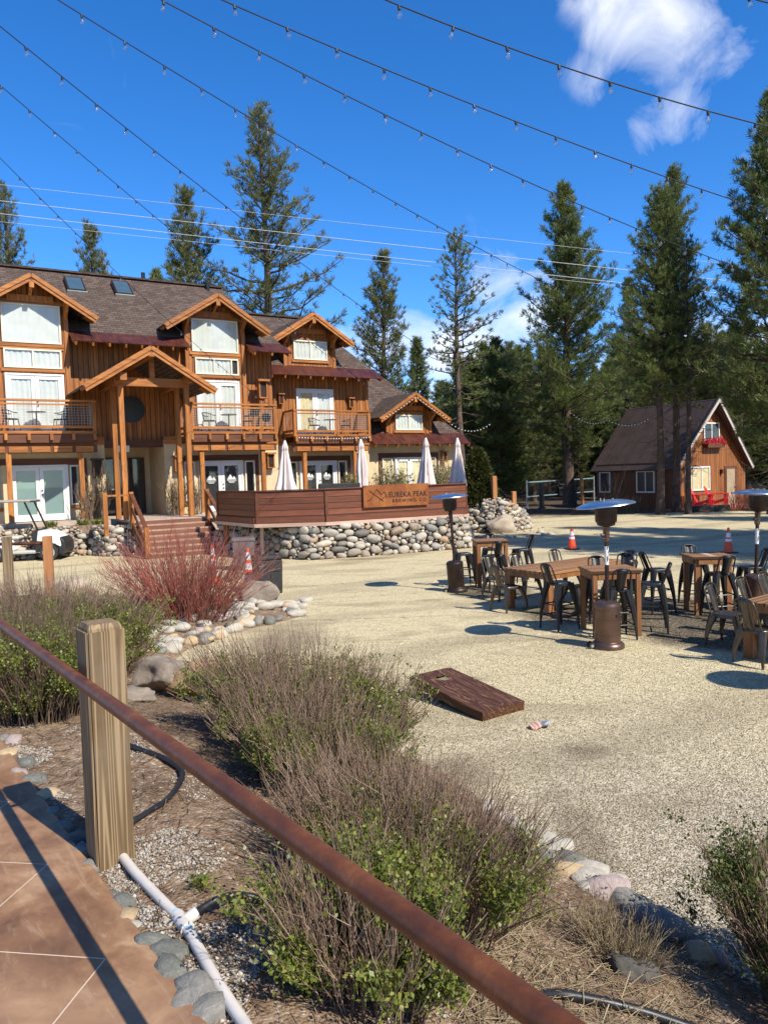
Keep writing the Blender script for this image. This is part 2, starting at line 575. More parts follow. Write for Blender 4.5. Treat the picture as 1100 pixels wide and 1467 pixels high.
M['chip'] = m_island('stone_chips', [(.17, .145, .115), (.42, .375, .31), (.30, .255, .20), (.52, .475, .41), (.23, .195, .155)], .8, 0, 30, .3, .2)
M['pebble'] = m_island('gravel_pebbles', [(.17, .14, .095), (.38, .32, .21), (.26, .22, .15), (.45, .385, .265), (.32, .27, .18), (.22, .183, .125)], .85, 0, 30, .25, .2)
M['litter'] = m_island('brown_litter', [(.10, .06, .035), (.22, .14, .085), (.15, .095, .06), (.34, .25, .16)], .9, 0, 30, .2, .2)

# weathered rail post: strong vertical grain
def m_post():
    t = NT('weathered_fence_post_wood')
    v = t.coord('Object', (1, 1, .022))
    n = t.noise(v, 7, 2, .4, 0)
    w = t.math('SINE', t.math('MULTIPLY', n, 140))
    n2 = t.noise(t.coord('Object', (1, 1, .03)), 90, 4, .6)
    n3 = t.noise(t.coord('Object'), 3.2, 4)
    c = t.mix(t.ramp(w, [(.0, 0), (.55, .55), (1, 1)]), (.115, .072, .034), (.335, .235, .128))
    c = t.mix(t.ramp(n2, [(.35, 0), (.7, .5)]), c, (.20, .145, .085))
    c = t.mix(t.ramp(n3, [(.45, 0), (.75, .45)]), c, (.25, .20, .14))
    h = t.math('ADD', t.math('MULTIPLY', w, .4), n2)
    return t.done(t.bsdf(c, .8, 0, t.bump(h, .35, .004), .25))
M['post'] = m_post()
M['post_orange'] = m_wood('orange_bollard_wood', (.28, .10, .03), (.55, .26, .10), 'z', 0, 'x', 8, .7, .3, .2)

def m_rust():
    t = NT('rusty_pipe')
    v = t.coord('Object')
    n = t.noise(v, 9, 6, .65, .3)
    n2 = t.noise(v, 90, 4, .7)
    c = t.ramp(n, [(.25, (.055, .018, .009)), (.45, (.13, .040, .012)), (.6, (.19, .062, .018)), (.8, (.30, .125, .045))])
    c = t.mix(t.ramp(n2, [(.4, 0), (.75, .55)]), c, (.07, .025, .016))
    return t.done(t.bsdf(c, t.math('ADD', t.math('MULTIPLY', n2, .3), .36), .15, t.bump(n2, .2, .002), .45))
M['rust'] = m_rust()

def m_corten():
    t = NT('rusted_steel_sign')
    v = t.coord('Object')
    n = t.noise(v, 2.2, 6, .65, .6)
    n2 = t.noise(v, 25, 5, .65)
    c = t.ramp(n, [(.25, (.13, .038, .012)), (.5, (.25, .082, .022)), (.75, (.36, .14, .042))])
    c = t.mix(t.ramp(n2, [(.4, 0), (.75, .4)]), c, (.16, .05, .02))
    return t.done(t.bsdf(c, .7, .1, t.bump(n2, .2, .004), .3))
M['corten'] = m_corten()

def m_cornhole():
    t = NT('burnt_stained_plywood')
    v = t.coord('Object', (1, .07, 1))
    n = t.noise(v, 8, 3, .5, .8)
    w = t.math('SINE', t.math('MULTIPLY', n, 60))
    n2 = t.noise(v, 60, 3)
    c = t.ramp(w, [(.0, (.060, .024, .011)), (.5, (.092, .040, .019)), (.85, (.14, .066, .033)), (1, (.22, .115, .06))])
    c = t.mix(t.ramp(n2, [(.4, 0), (.8, .5)]), c, (.05, .02, .013))
    return t.done(t.bsdf(c, .55, 0, t.bump(w, .1, .002), .25))
M['cornhole'] = m_cornhole()
# ---------------------------------------------------------------- camera, light, sky
cam = bpy.data.cameras.new('camera')
co = bpy.data.objects.new('camera', cam)
COL.objects.link(co)
mat3 = Matrix((Rv, Uv, -Fv)).transposed()
co.matrix_world = Matrix.Translation((0, 0, EYE)) @ mat3.to_4x4()
cam.sensor_fit = 'VERTICAL'
cam.sensor_height = 24
cam.lens = 24 * F_PX / 1467
cam.clip_start = .05
cam.clip_end = 3000
scene.camera = co

SUN_AZ = R_(134)      # clockwise from +Y
SUN_EL = R_(44)
sd = Vector((math.sin(SUN_AZ) * math.cos(SUN_EL), math.cos(SUN_AZ) * math.cos(SUN_EL), math.sin(SUN_EL)))
sun = bpy.data.lights.new('sun', 'SUN')
sun.energy = 5.0
sun.angle = R_(.5)
sun.color = (1, .935, .82)
so = bpy.data.objects.new('sun', sun)
COL.objects.link(so)
so.rotation_euler = sd.to_track_quat('Z', 'Y').to_euler()

w = bpy.data.worlds.new('World')
scene.world = w
w.use_nodes = True
wt = w.node_tree
wt.nodes.clear()
def wn(typ, **kw):
    x = wt.nodes.new(typ)
    for k, v in kw.items(): setattr(x, k, v)
    return x
wo = wn('ShaderNodeOutputWorld')
bg = wn('ShaderNodeBackground')
bg.inputs['Strength'].default_value = .112
sky = wn('ShaderNodeTexSky')
sky.sky_type = 'NISHITA'
sky.sun_disc = False
sky.sun_elevation = SUN_EL
sky.sun_rotation = SUN_AZ
sky.altitude = 1600
sky.air_density = .9
sky.dust_density = .1
sky.ozone_density = 4.5
hs = wn('ShaderNodeHueSaturation')
hs.inputs['Hue'].default_value = .505
hs.inputs['Saturation'].default_value = 1.27
hs.inputs['Value'].default_value = 1.56
wt.links.new(sky.outputs[0], hs.inputs['Color'])
tc = wn('ShaderNodeTexCoord')
dirv = tc.outputs['Generated']
def wmath(op, a, b=None, clamp=False):
    x = wn('ShaderNodeMath', operation=op, use_clamp=clamp)
    for i, v in enumerate((a, b)):
        if v is None: continue
        if isinstance(v, (int, float)): x.inputs[i].default_value = v
        else: wt.links.new(v, x.inputs[i])
    return x.outputs[0]
def wdot(vec):
    x = wn('ShaderNodeVectorMath', operation='DOT_PRODUCT')
    wt.links.new(dirv, x.inputs[0])
    x.inputs[1].default_value = vec
    return x.outputs['Value']
wnz = wn('ShaderNodeTexNoise')
wnz.inputs['Scale'].default_value = 8.5
wnz.inputs['Detail'].default_value = 9
wnz.inputs['Roughness'].default_value = .6
wnz.inputs['Distortion'].default_value = .7
wt.links.new(dirv, wnz.inputs['Vector'])
wn2 = wn('ShaderNodeTexNoise')
wn2.inputs['Scale'].default_value = 2.6
wn2.inputs['Detail'].default_value = 3
wt.links.new(dirv, wn2.inputs['Vector'])
cloud = None
# soft elliptical cloud places in the sky: pixel centre, half width / height, tilt, strength
for px, py, rx, ry, rot, st in [(948, 50, 96, 62, -.5, 1.05), (915, 5, 90, 50, -.3, .6), (900, 105, 70, 36, 0, .6), (968, 160, 60, 48, 1.0, .85), (995, 237, 45, 18, 0, .25), (1085, 235, 40, 22, 0, .45), (715, 405, 110, 42, 0, .55),
                                (600, 495, 120, 52, 0, 1.15), (760, 470, 75, 48, 0, .75), (1000, 545, 200, 85, 0, 1.3), (850, 590, 200, 60, 0, 1.1), (120, 130, 70, 40, .6, .12), (560, 590, 300, 60, 0, .9), (700, 330, 200, 30, 0, .1)]:
    c = ray(px, py).normalized()
    e1 = (Rv - c * Rv.dot(c)).normalized()
    e2 = c.cross(e1)
    if e2.z < 0: e2 = -e2
    f1 = e1 * math.cos(rot) + e2 * math.sin(rot)
    f2 = -e1 * math.sin(rot) + e2 * math.cos(rot)
    a = wmath('MULTIPLY', wdot(f1), F_PX / rx)
    b = wmath('MULTIPLY', wdot(f2), F_PX / ry)
    r2 = wmath('ADD', wmath('MULTIPLY', a, a), wmath('MULTIPLY', b, b))
    front = wmath('GREATER_THAN', wdot(c), 0)
    e = wmath('MULTIPLY', wmath('MULTIPLY', wmath('SUBTRACT', 1.25, wmath('MULTIPLY', r2, .75), clamp=False), st), front)
    e = wmath('MAXIMUM', e, 0)
    cloud = e if cloud is None else wmath('MAXIMUM', cloud, e)
nz = wmath('ADD', wmath('MULTIPLY', wnz.outputs[0], 1.0), wmath('MULTIPLY', wn2.outputs[0], .35))
cl = wmath('MULTIPLY', wmath('SUBTRACT', wmath('ADD', wmath('MULTIPLY', cloud, .62), wmath('MULTIPLY', nz, 2.2)), 1.72), 1.15, clamp=True)
cl = wmath('MULTIPLY', cl, wmath('MULTIPLY', cloud, 2.2, clamp=True), clamp=True)
cl = wmath('MULTIPLY', cl, .86)
mx = wn('ShaderNodeMix', data_type='RGBA')
wt.links.new(cl, mx.inputs[0])
wt.links.new(hs.outputs[0], mx.inputs[6])
mx.inputs[7].default_value = (8.2, 8.3, 8.5, 1)
# unseen broken cloud added behind the viewer as neutral fill for blue shadows
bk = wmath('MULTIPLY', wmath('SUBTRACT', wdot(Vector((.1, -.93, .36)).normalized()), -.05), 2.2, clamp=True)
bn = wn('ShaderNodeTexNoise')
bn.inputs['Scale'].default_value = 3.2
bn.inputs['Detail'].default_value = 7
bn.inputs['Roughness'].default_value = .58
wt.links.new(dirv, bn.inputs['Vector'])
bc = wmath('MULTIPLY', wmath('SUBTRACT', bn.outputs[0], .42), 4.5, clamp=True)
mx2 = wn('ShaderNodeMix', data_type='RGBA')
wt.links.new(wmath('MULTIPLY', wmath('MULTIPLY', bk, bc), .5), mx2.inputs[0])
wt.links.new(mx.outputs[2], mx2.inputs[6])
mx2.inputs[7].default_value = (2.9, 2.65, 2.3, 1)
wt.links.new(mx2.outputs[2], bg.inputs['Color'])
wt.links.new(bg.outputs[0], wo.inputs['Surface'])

scene.view_settings.view_transform = 'Standard'
scene.view_settings.look = 'None'
scene.view_settings.exposure = 0.50
scene.view_settings.gamma = 1
scene.view_settings.use_curve_mapping = False
scene.cycles.max_bounces = 6
scene.cycles.diffuse_bounces = 2
scene.cycles.transparent_max_bounces = 12
scene.cycles.use_denoising = True

# ---------------------------------------------------------------- terrain
EDGE0 = Vector((-.658, 2.38))
EDIR = Vector((-.594, .804)).normalized()     # along the walkway edge, away from the viewer
ENRM = Vector((EDIR.y, -EDIR.x))              # towards the gravel yard
def E_pt(s, t=0.0):
    p = EDGE0 + EDIR * s + ENRM * t
    return p.x, p.y
BND = [(4.4, -1.0), (3.6, .6), (2.5, 2.3), (1.75, 3.45), (1.39, 4.3), (.93, 5.3), (.3, 6.5), (-.6, 7.4), (-1.7, 8.1), (-2.5, 8.9), (-3.0, 10.2), (-3.05, 11.2), (-2.7, 12.3),
       (-1.6, 13.7), (-1.7, 14.8), (-2.6, 15.4), (-4, 16.4), (-6.4, 16.9), (-9, 17.1), (-15, 17.2)]
POLY = BND + [(-15, 13.2), E_pt(12.6, -.16), E_pt(-6, -.16)]
def inside(x, y):
    c = False
    n = len(POLY)
    j = n - 1
    for i in range(n):
        xi, yi = POLY[i]
        xj, yj = POLY[j]
        if (yi > y) != (yj > y) and x < (xj - xi) * (y - yi) / (yj - yi) + xi: c = not c
        j = i
    return c
def edge_dist(x, y):
    best = 1e9
    for (ax, ay), (bx, by) in zip(BND[:-1], BND[1:]):
        dx, dy = bx - ax, by - ay
        t = max(0, min(1, ((x - ax) * dx + (y - ay) * dy) / (dx * dx + dy * dy)))
        best = min(best, math.hypot(x - ax - t * dx, y - ay - t * dy))
    return best
from mathutils import noise as mnoise
def bedz(x, y, rough=True):
    d = edge_dist(x, y)
    if not inside(x, y): return -d * .35 - .002
    hm = .80 if y < 6 else (.80 - .40 * min(1, (y - 6) / 5))
    q = min(1, d / 2.45)
    z = hm * (q * (1.35 - .35 * q)) + .01
    if rough:
        k = min(1, d * 4)
        z += k * (.030 * mnoise.noise((x * 1.7, y * 1.7, 0)) + .014 * mnoise.noise((x * 6, y * 6, 3)) + .006 * mnoise.noise((x * 19, y * 19, 5)))
    return z

def m_ground():
    t = NT('gravel_yard_ground')
    v = t.coord('Object')
    sp = t.n('ShaderNodeSeparateXYZ')
    t.l(v, sp.inputs[0])
    X, Y = sp.outputs[0], sp.outputs[1]
    vo = t.n('ShaderNodeTexVoronoi', feature='F1')
    vo.inputs['Scale'].default_value = 62
    t.l(v, vo.inputs['Vector'])
    vo2 = t.n('ShaderNodeTexVoronoi', feature='F1')
    vo2.inputs['Scale'].default_value = 27
    t.l(v, vo2.inputs['Vector'])
    s1 = t.n('ShaderNodeSeparateXYZ')
    t.l(vo.outputs['Color'], s1.inputs[0])
    s2 = t.n('ShaderNodeSeparateXYZ')
    t.l(vo2.outputs['Color'], s2.inputs[0])
    r = t.math('ADD', t.math('MULTIPLY', s1.outputs[0], .62), t.math('MULTIPLY', s2.outputs[0], .38))
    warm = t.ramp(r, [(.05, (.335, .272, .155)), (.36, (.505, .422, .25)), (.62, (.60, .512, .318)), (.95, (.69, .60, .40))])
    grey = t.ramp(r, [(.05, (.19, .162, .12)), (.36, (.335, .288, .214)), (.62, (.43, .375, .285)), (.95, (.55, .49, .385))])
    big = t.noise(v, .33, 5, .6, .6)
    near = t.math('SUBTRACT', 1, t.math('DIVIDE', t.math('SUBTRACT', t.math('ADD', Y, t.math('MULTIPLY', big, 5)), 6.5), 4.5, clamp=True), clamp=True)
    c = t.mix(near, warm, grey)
    # packed, darker streaks and tyre-worn soil
    st = t.noise(t.coord('Object', (.45, 1.3, 1)), .8, 6, .62, .8)
    c = t.mix(t.ramp(st, [(.52, 0), (.70, .62)]), c, (.21, .165, .10))
    tr = t.n('ShaderNodeTexWave', bands_direction='X')
    tr.inputs['Scale'].default_value = .16
    tr.inputs['Distortion'].default_value = 7
    tr.inputs['Detail'].default_value = 4
    tr.inputs['Detail Scale'].default_value = .7
    t.l(t.coord('Object', (.35, 1, 1), (0, 0, .5)), tr.inputs['Vector'])
    c = t.mix(t.ramp(tr.outputs['Fac'], [(.80, 0), (.98, .34)]), c, (.24, .19, .12))
    fine = t.noise(v, 5.5, 6, .7)
    c = t.mix(t.ramp(fine, [(.52, 0), (.75, .42)]), c, (.24, .20, .14))
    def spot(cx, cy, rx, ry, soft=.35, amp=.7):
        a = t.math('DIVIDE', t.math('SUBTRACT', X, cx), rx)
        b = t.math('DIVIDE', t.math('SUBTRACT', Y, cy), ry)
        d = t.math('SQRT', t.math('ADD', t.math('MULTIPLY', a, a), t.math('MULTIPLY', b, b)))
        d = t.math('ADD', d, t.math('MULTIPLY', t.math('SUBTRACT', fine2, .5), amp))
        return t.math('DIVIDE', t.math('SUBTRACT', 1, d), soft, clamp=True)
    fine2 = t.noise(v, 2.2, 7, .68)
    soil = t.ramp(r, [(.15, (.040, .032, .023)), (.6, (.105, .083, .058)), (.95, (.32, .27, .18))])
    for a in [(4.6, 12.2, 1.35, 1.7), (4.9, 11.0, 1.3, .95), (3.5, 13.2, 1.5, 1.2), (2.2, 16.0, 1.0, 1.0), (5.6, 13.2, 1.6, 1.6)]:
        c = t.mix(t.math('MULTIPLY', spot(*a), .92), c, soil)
    brown = t.ramp(r, [(.1, (.09, .065, .042)), (.9, (.26, .20, .135))])
    for a in [(.55, 6.3, .35, .5), (1.75, 6.7, .3, .25), (-.75, 23.0, 1.3, .45), (1.3, 5.1, .22, 1.0), (2.0, 4.0, .25, .9), (-1.3, 8.6, .9, .5), (.8, 9.2, .5, .2), (-1.6, 11.8, .9, 1.5)]:
        c = t.mix(t.math('MULTIPLY', spot(*a, soft=.6, amp=.9), .65), c, brown)
    # needle litter under the trees
    yy = t.math('ADD', Y, t.math('MULTIPLY', t.math('SUBTRACT', t.noise(v, .22, 4, .6), .5), 9))
    xs = t.math('MULTIPLY', t.math('SUBTRACT', X, 14), .10, clamp=False)
    fl = t.math('DIVIDE', t.math('SUBTRACT', t.math('ADD', yy, t.math('MAXIMUM', xs, 0)), 40.2), 1.6, clamp=True)
    litter = t.ramp(t.math('ADD', t.math('MULTIPLY', r, .5), t.math('MULTIPLY', fine, .5)), [(.2, (.035, .025, .018)), (.5, (.085, .06, .042)), (.8, (.20, .15, .105))])
    c = t.mix(fl, c, litter)
    h = t.math('ADD', t.math('MULTIPLY', vo.outputs['Distance'], -1.0), t.math('MULTIPLY', vo2.outputs['Distance'], -.8))
    h = t.math('ADD', h, t.math('MULTIPLY', fine, .6))
    return t.done(t.bsdf(c, .92, 0, t.bump(h, .6, .018), .15))
M['ground'] = m_ground()

def m_dirt():
    t = NT('planting_bed_soil')
    v = t.coord('Object')
    n = t.noise(v, 1.6, 6, .65, .5)
    n2 = t.noise(v, 14, 6, .7)
    vo = t.n('ShaderNodeTexVoronoi', feature='F1')
    vo.inputs['Scale'].default_value = 60
    t.l(v, vo.inputs['Vector'])
    s1 = t.n('ShaderNodeSeparateXYZ')
    t.l(vo.outputs['Color'], s1.inputs[0])
    c = t.ramp(n, [(.3, (.135, .088, .054)), (.5, (.25, .168, .106)), (.72, (.37, .262, .17))])
    c = t.mix(t.ramp(n2, [(.42, 0), (.72, .75)]), c, (.10, .062, .04))
    ch = t.math('MULTIPLY', t.math('GREATER_THAN', s1.outputs[0], .8), t.ramp(n2, [(.35, 1), (.6, 0)]))
    c = t.mix(ch, c, (.46, .40, .32))
    h = t.math('ADD', n2, t.math('MULTIPLY', vo.outputs['Distance'], -.5))
    return t.done(t.bsdf(c, .95, 0, t.bump(h, .8, .03), .15))
M['dirt'] = m_dirt()

def m_walk():
    t = NT('stained_concrete')
    v = t.coord('Object')
    n = t.noise(v, 2.1, 7, .62, .9)
    n2 = t.noise(v, 11, 6, .7, .5)
    n3 = t.noise(v, .8, 3)
    c = t.ramp(n, [(.28, (.10, .049, .025)), (.43, (.215, .110, .053)), (.56, (.32, .182, .092)), (.75, (.50, .345, .21))])
    c = t.mix(t.ramp(n2, [(.46, 0), (.74, .6)]), c, (.15, .07, .038))
    n4 = t.noise(t.coord('Object', (1, 5, 1), (0, 0, .4)), 3.2, 6, .7, 1.2)
    c = t.mix(t.ramp(n4, [(.55, 0), (.75, .4)]), c, (.50, .37, .25))
    c = t.mix(t.ramp(n3, [(.45, 0), (.7, .3)]), c, (.46, .31, .20))
    sp = t.n('ShaderNodeSeparateXYZ')
    t.l(v, sp.inputs[0])
    wob = t.math('MULTIPLY', t.math('SUBTRACT', n2, .5), .006)
    g = None
    # saw-cut joints: local x = along edge, y = away from edge
    for (kx, ky, off, per) in ((-1, 1, -.28, .86), (-1, -1, -.60, .86)):
        a = t.math('ADD', t.math('ADD', t.math('MULTIPLY', sp.outputs[0], kx), t.math('MULTIPLY', sp.outputs[1], ky)), off + 86.43)
        a = t.math('ADD', a, wob)
        fr = t.math('ABSOLUTE', t.math('SUBTRACT', t.math('FRACT', t.math('DIVIDE', a, per)), .5))
        gg = t.math('LESS_THAN', fr, .0042)
        inn = t.math('LESS_THAN', sp.outputs[1], -.16)
        gg = t.math('MULTIPLY', gg, inn)
        g = gg if g is None else t.math('MAXIMUM', g, gg)
    c = t.mix(g, c, (.60, .47, .34))
    nm = t.bump(t.math('SUBTRACT', t.math('MULTIPLY', n2, .25), g), .25, .006)
    return t.done(t.bsdf(c, t.math('ADD', t.math('MULTIPLY', n2, .3), .38), 0, nm, .45))
M['walk'] = m_walk()

# one sheet to the horizon, finer near the viewer
g = MB()
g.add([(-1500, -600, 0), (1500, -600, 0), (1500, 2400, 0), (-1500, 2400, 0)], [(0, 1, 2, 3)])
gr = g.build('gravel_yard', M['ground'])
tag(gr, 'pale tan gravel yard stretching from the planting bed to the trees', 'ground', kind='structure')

# sloping planting bed
def build_bed():
    st = .075
    xs = np.arange(-12, 4.6, st)
    ys = np.arange(-.8, 17.4, st)
    idx, vs, fs = {}, [], []
    keep = {}
    for i, x in enumerate(xs):
        for j, y in enumerate(ys):
            tt = (Vector((x, y)) - EDGE0).dot(ENRM)
            if tt < -.12 and (Vector((x, y)) - EDGE0).dot(EDIR) < 12.4: continue
            if not inside(x, y) and edge_dist(x, y) > .16: continue
            if x > 3.2 + .2 * y: continue
            idx[i, j] = len(vs)
            vs.append((x, y, bedz(x, y)))
    for (i, j), a in idx.items():
        b, c, d = idx.get((i + 1, j)), idx.get((i + 1, j + 1)), idx.get((i, j + 1))
        if b is not None and c is not None and d is not None: fs.append((a, b, c, d))
    o = np_mesh('planting_bed', vs, fs, M['dirt'], smooth=True)
    tag(o, 'sloping brown soil bed between the walkway and the gravel yard', 'planting bed', kind='structure')
build_bed()

# walkway slab
WALK_Z = .84
wk = MB()
L0, L1 = -4.0, 12.5
wk.box(L0, L1, -3.2, 0, -.2, 0)
wo_ = wk.build('walkway', M['walk'], bevel=.012)
wo_.location = (EDGE0.x, EDGE0.y, WALK_Z)
wo_.rotation_euler = (0, 0, math.atan2(EDIR.y, EDIR.x))
# local +y must point to the gravel side: mirror by rotating the slab
wo_.rotation_euler = (0, 0, math.atan2(-EDIR.y, -EDIR.x))
wo_.location = (EDGE0.x, EDGE0.y, WALK_Z)
for vtx in wo_.data.vertices: vtx.co.x = -vtx.co.x
wo_.data.flip_normals()
tag(wo_, 'brown stained concrete walkway with saw cut joints', 'walkway', kind='structure')
# footing under the slab
ft = MB()
ft.box(-12.5, 4, -3.15, -.02, -WALK_Z - .1, -.2)
fo = ft.build('walkway_footing', M['concrete'])
fo.location = wo_.location
fo.rotation_euler = wo_.rotation_euler
tag(fo, 'concrete footing below the brown walkway', 'footing', kind='structure')
# ---------------------------------------------------------------- pines
def blades(C, Dv, n, L, wid, spread, rg):
    """needle tufts: C (T,3) centres, Dv (T,3) directions -> long thin quads"""
    T = len(C)
    d = norm(Dv[:, None, :] * 1.0 + rg.normal(0, spread, (T, n, 3)))
    Ls = L * rg.uniform(.6, 1.15, (T, n, 1))
    side = norm(np.cross(d, rg.normal(0, 1, (T, n, 3)))) * wid * rg.uniform(.7, 1.3, (T, n, 1))
    base = C[:, None, :] + rg.normal(0, .03, (T, n, 3))
    tip = base + d * Ls
    midp = base + d * Ls * .5
    V = np.stack([base, midp + side * .5, tip, midp - side * .5], axis=2).reshape(-1, 3)
    Q = np.arange(T * n * 4).reshape(-1, 4)
    return V, Q


def make_pine(seed, H, base, R, whorl=.5, per=5, top_pow=.8, tuft=.42, dens=1.0, droop=.0, gap=.1, trunk_r=.28, asym=.25, needles='needles', dead=0, blade_n=17, wid=.036, bulge=.0):
    rg = np.random.default_rng(seed)
    zs = []
    z = base * H
    while z < H * .985:
        zs.append(z)
        z += whorl * rg.uniform(.6, 1.4) * (1.15 - .5 * z / H)
    branch_P, branch_R = [], []
    TC, TD = [], []
    phase = rg.uniform(0, 6.28)
    az_gain = rg.uniform(1 - asym, 1 + asym, 12)
    bend = rg.normal(0, .008, 2)
    def trunk_xy(z):
        return np.array([bend[0] * z + .10 * math.sin(z * .35 + seed), bend[1] * z + .10 * math.cos(z * .31 + seed)])
    for z in zs:
        h = (z / H - base) / (1 - base)
        prof = (1 - h) ** top_pow * (1 + bulge * math.sin(math.pi * min(1, h * 1.3)))
        prof *= min(1, .55 + h * 3.0)
        nb = max(2, int(round(per * rg.uniform(.7, 1.3))))
        phase += rg.uniform(.5, 2)
        for k in range(nb):
            if rg.random() < gap: continue
            a = phase + k * 2 * math.pi / nb + rg.normal(0, .25)
            L = R * prof * rg.uniform(.55, 1.15) * az_gain[int((a % 6.283) / 6.284 * 12)] + .25
            el = -.12 - droop + h * .95 + rg.normal(0, .12)
            K = 5
            s = np.linspace(0, 1, K)
            d0 = np.array([math.cos(a) * math.cos(el), math.sin(a) * math.cos(el), math.sin(el)])
            xy = trunk_xy(z)
            p0 = np.array([xy[0], xy[1], z])
            P = p0 + d0 * (s[:, None] * L)
            P[:, 2] += (.22 * L) * s ** 2.2 - droop * .25 * L * s
            P[1:-1] += rg.normal(0, .04 * L, (K - 2, 3))
            branch_P.append(P)
            branch_R.append((.022 + .014 * L) * (1 - .8 * s))
            nt = max(2, int(L * 5.2 * dens))
            for q in range(nt):
                t = .28 + .72 * (q + rg.random()) / nt
                i = min(K - 2, int(t * (K - 1)))
                f = t * (K - 1) - i
                c = P[i] * (1 - f) + P[i + 1] * f
                tang = norm(P[i + 1] - P[i])
                side = np.cross(tang, [0, 0, 1.])
                off = rg.normal(0, 1) * .22 * L * (1.05 - t * .75)
                c = c + side * off + np.array([0, 0, rg.normal(.06, .12)]) - tang * abs(off) * .25
                TC.append(c)
                TD.append(norm(tang * .8 + side * (.8 * off / (.2 + abs(off))) + np.array([0, 0, .55])))
    # leader
    for q in range(int(10 * dens)):
        zq = H * (.95 + .05 * q / 10)
        xy = trunk_xy(zq)
        TC.append(np.array([xy[0] + rg.normal(0, .05), xy[1] + rg.normal(0, .05), zq]))
        TD.append(np.array([rg.normal(0, .4), rg.normal(0, .4), 1.]))
    # dead limbs under the crown
    for q in range(dead):
        z = H * rg.uniform(base * .35, base * 1.1)
        a = rg.uniform(0, 6.28)
        L = R * rg.uniform(.25, .75)
        s = np.linspace(0, 1, 5)
        d0 = np.array([math.cos(a), math.sin(a), rg.uniform(-.35, .1)])
        xy = trunk_xy(z)
        P = np.array([xy[0], xy[1], z]) + d0 * (s[:, None] * L)
        P[1:] += rg.normal(0, .07 * L, (4, 3))
        branch_P.append(P)
        branch_R.append(.035 * (1 - .85 * s))
        for e in range(3):
            i = rg.integers(1, 4)
            s2 = np.linspace(0, 1, 5)
            P2 = P[i] + (d0 + rg.normal(0, .6, 3)) * (s2[:, None] * L * .4)
            branch_P.append(P2)
            branch_R.append(.014 * (1 - .8 * s2))
    V1, Q1 = np_tubes(np.array(branch_P), np.array(branch_R), 4)
    K = 14
    zz = np.linspace(-.3, H * .99, K)
    P = np.array([[*trunk_xy(z), z] for z in zz])[None]
    rr = (trunk_r * (1 - np.clip(zz, 0, H) / H) ** .8 + .02)[None]
    rr[0, 0] *= 1.35
    V2, Q2 = np_tubes(P, rr, 9)
    V, Q = merge([(V2, Q2), (V1, Q1)])
    trunk = np_mesh('trunk', V, Q, M['bark'], mesh_only=True, smooth=True)
    TC, TD = np.array(TC), np.array(TD)
    V, Q = blades(TC, TD, blade_n, tuft, wid, .55, rg)
    crown = np_mesh('crown', V, Q, M[needles], mesh_only=True)
    return trunk, crown, H


PINES = {
    'big': make_pine(3, 24, .20, 4.3, .54, 5, .74, .42, .95, .03, .16, .36, .4, 'needles_olive', 8, bulge=.1),
    'mid': make_pine(14, 18, .12, 3.2, .44, 5, .7, .42, 1.1, .0, .1, .26, .3, 'needles_olive', 4),
    'dense': make_pine(5, 22, .17, 4.2, .44, 6, .74, .42, 1.45, .02, .10, .40, .45, 'needles', 10, bulge=.1),
    'dense2': make_pine(31, 22, .12, 3.6, .50, 5, .7, .40, 1.1, .02, .12, .30, .5, 'needles_dark', 10, bulge=.1),
    'tall': make_pine(63, 24, .35, 3.6, .44, 6, .66, .40, 1.45, .03, .10, .33, .5, 'needles', 16, bulge=.1),
    'tall2': make_pine(71, 24, .37, 3.4, .46, 6, .66, .40, 1.4, .02, .12, .31, .5, 'needles_dark', 16, bulge=.1),
    'sparse': make_pine(8, 20, .40, 3.3, .55, 4, .45, .34, .62, .05, .18, .28, .35, 'needles', 14, wid=.04),
    'slim': make_pine(21, 15, .08, 2.1, .38, 5, .75, .40, 1.3, .0, .06, .18, .25, 'needles', 3),
    'fill': make_pine(44, 16, .10, 2.6, .42, 5, .65, .44, 1.2, .02, .08, .20, .3, 'needles_dark', 8),
}


def pine(kind, px, top, Y, label, width=1.0, rz=None, group=None, base_z=-.05, lean=0.0, name='pine_tree', cat='tree', zscale=None):
    tr, cr, H = PINES[kind]
    p = D(px, top, Y)
    h = p.z - base_z
    root = empty(name, (p.x, Y, base_z), random.uniform(0, 6.28) if rz is None else rz, label, cat, group)
    root.rotation_euler[1] = lean
    s = h / H
    root.scale = (s * width, s * width, s)
    link('trunk', tr, root)
    link('crown', cr, root)
    return root


TG = 'tall pines round the lodge and the yard'
pine('big', 372, 152, 50, 'tallest broad pine directly behind the lodge roof ridge, olive green', 1.0, .4, TG)
pine('mid', 268, 270, 54, 'medium pine behind the lodge roof, left of the tallest lodge pine', .92, 1.1, TG)
pine('mid', 135, 325, 56, 'small pine tip poking above the roof behind the two skylights', .9, 2.4, TG)
pine('big', 2, 262, 50, 'pine cut off by the left picture edge behind the lodge roof', .8, 3.0, TG)
pine('slim', 222, 392, 60, 'tiny pine top just peeping over the roof ridge', .9, 3.9, TG)
pine('mid', 543, 362, 56, 'full pine standing behind the low end wing of the lodge', 1.0, 5.0, TG)
pine('slim', 598, 488, 62, 'short young pine in front of the white cloud beside the sparse pine', 1.15, 1.0, TG)
pine('sparse', 652, 340, 46, 'sparse pine with a long bare trunk by the lodge end wing', 1.0, .5, TG)
pine('slim', 712, 488, 57, 'bushy lower pine right of the sparse bare trunked pine', 1.4, .3, TG)
pine('slim', 675, 520, 64, 'low pine filling the gap behind the sparse bare trunked pine', 1.3, 2.3, TG)
pine('dense', 806, 270, 52, 'tall dense pine with thick trunk by the volleyball net', 1.0, 2.2, TG)
pine('tall2', 938, 272, 39.5, 'left one of the twin tall pines in front of the cabin', .92, 1.2, TG)
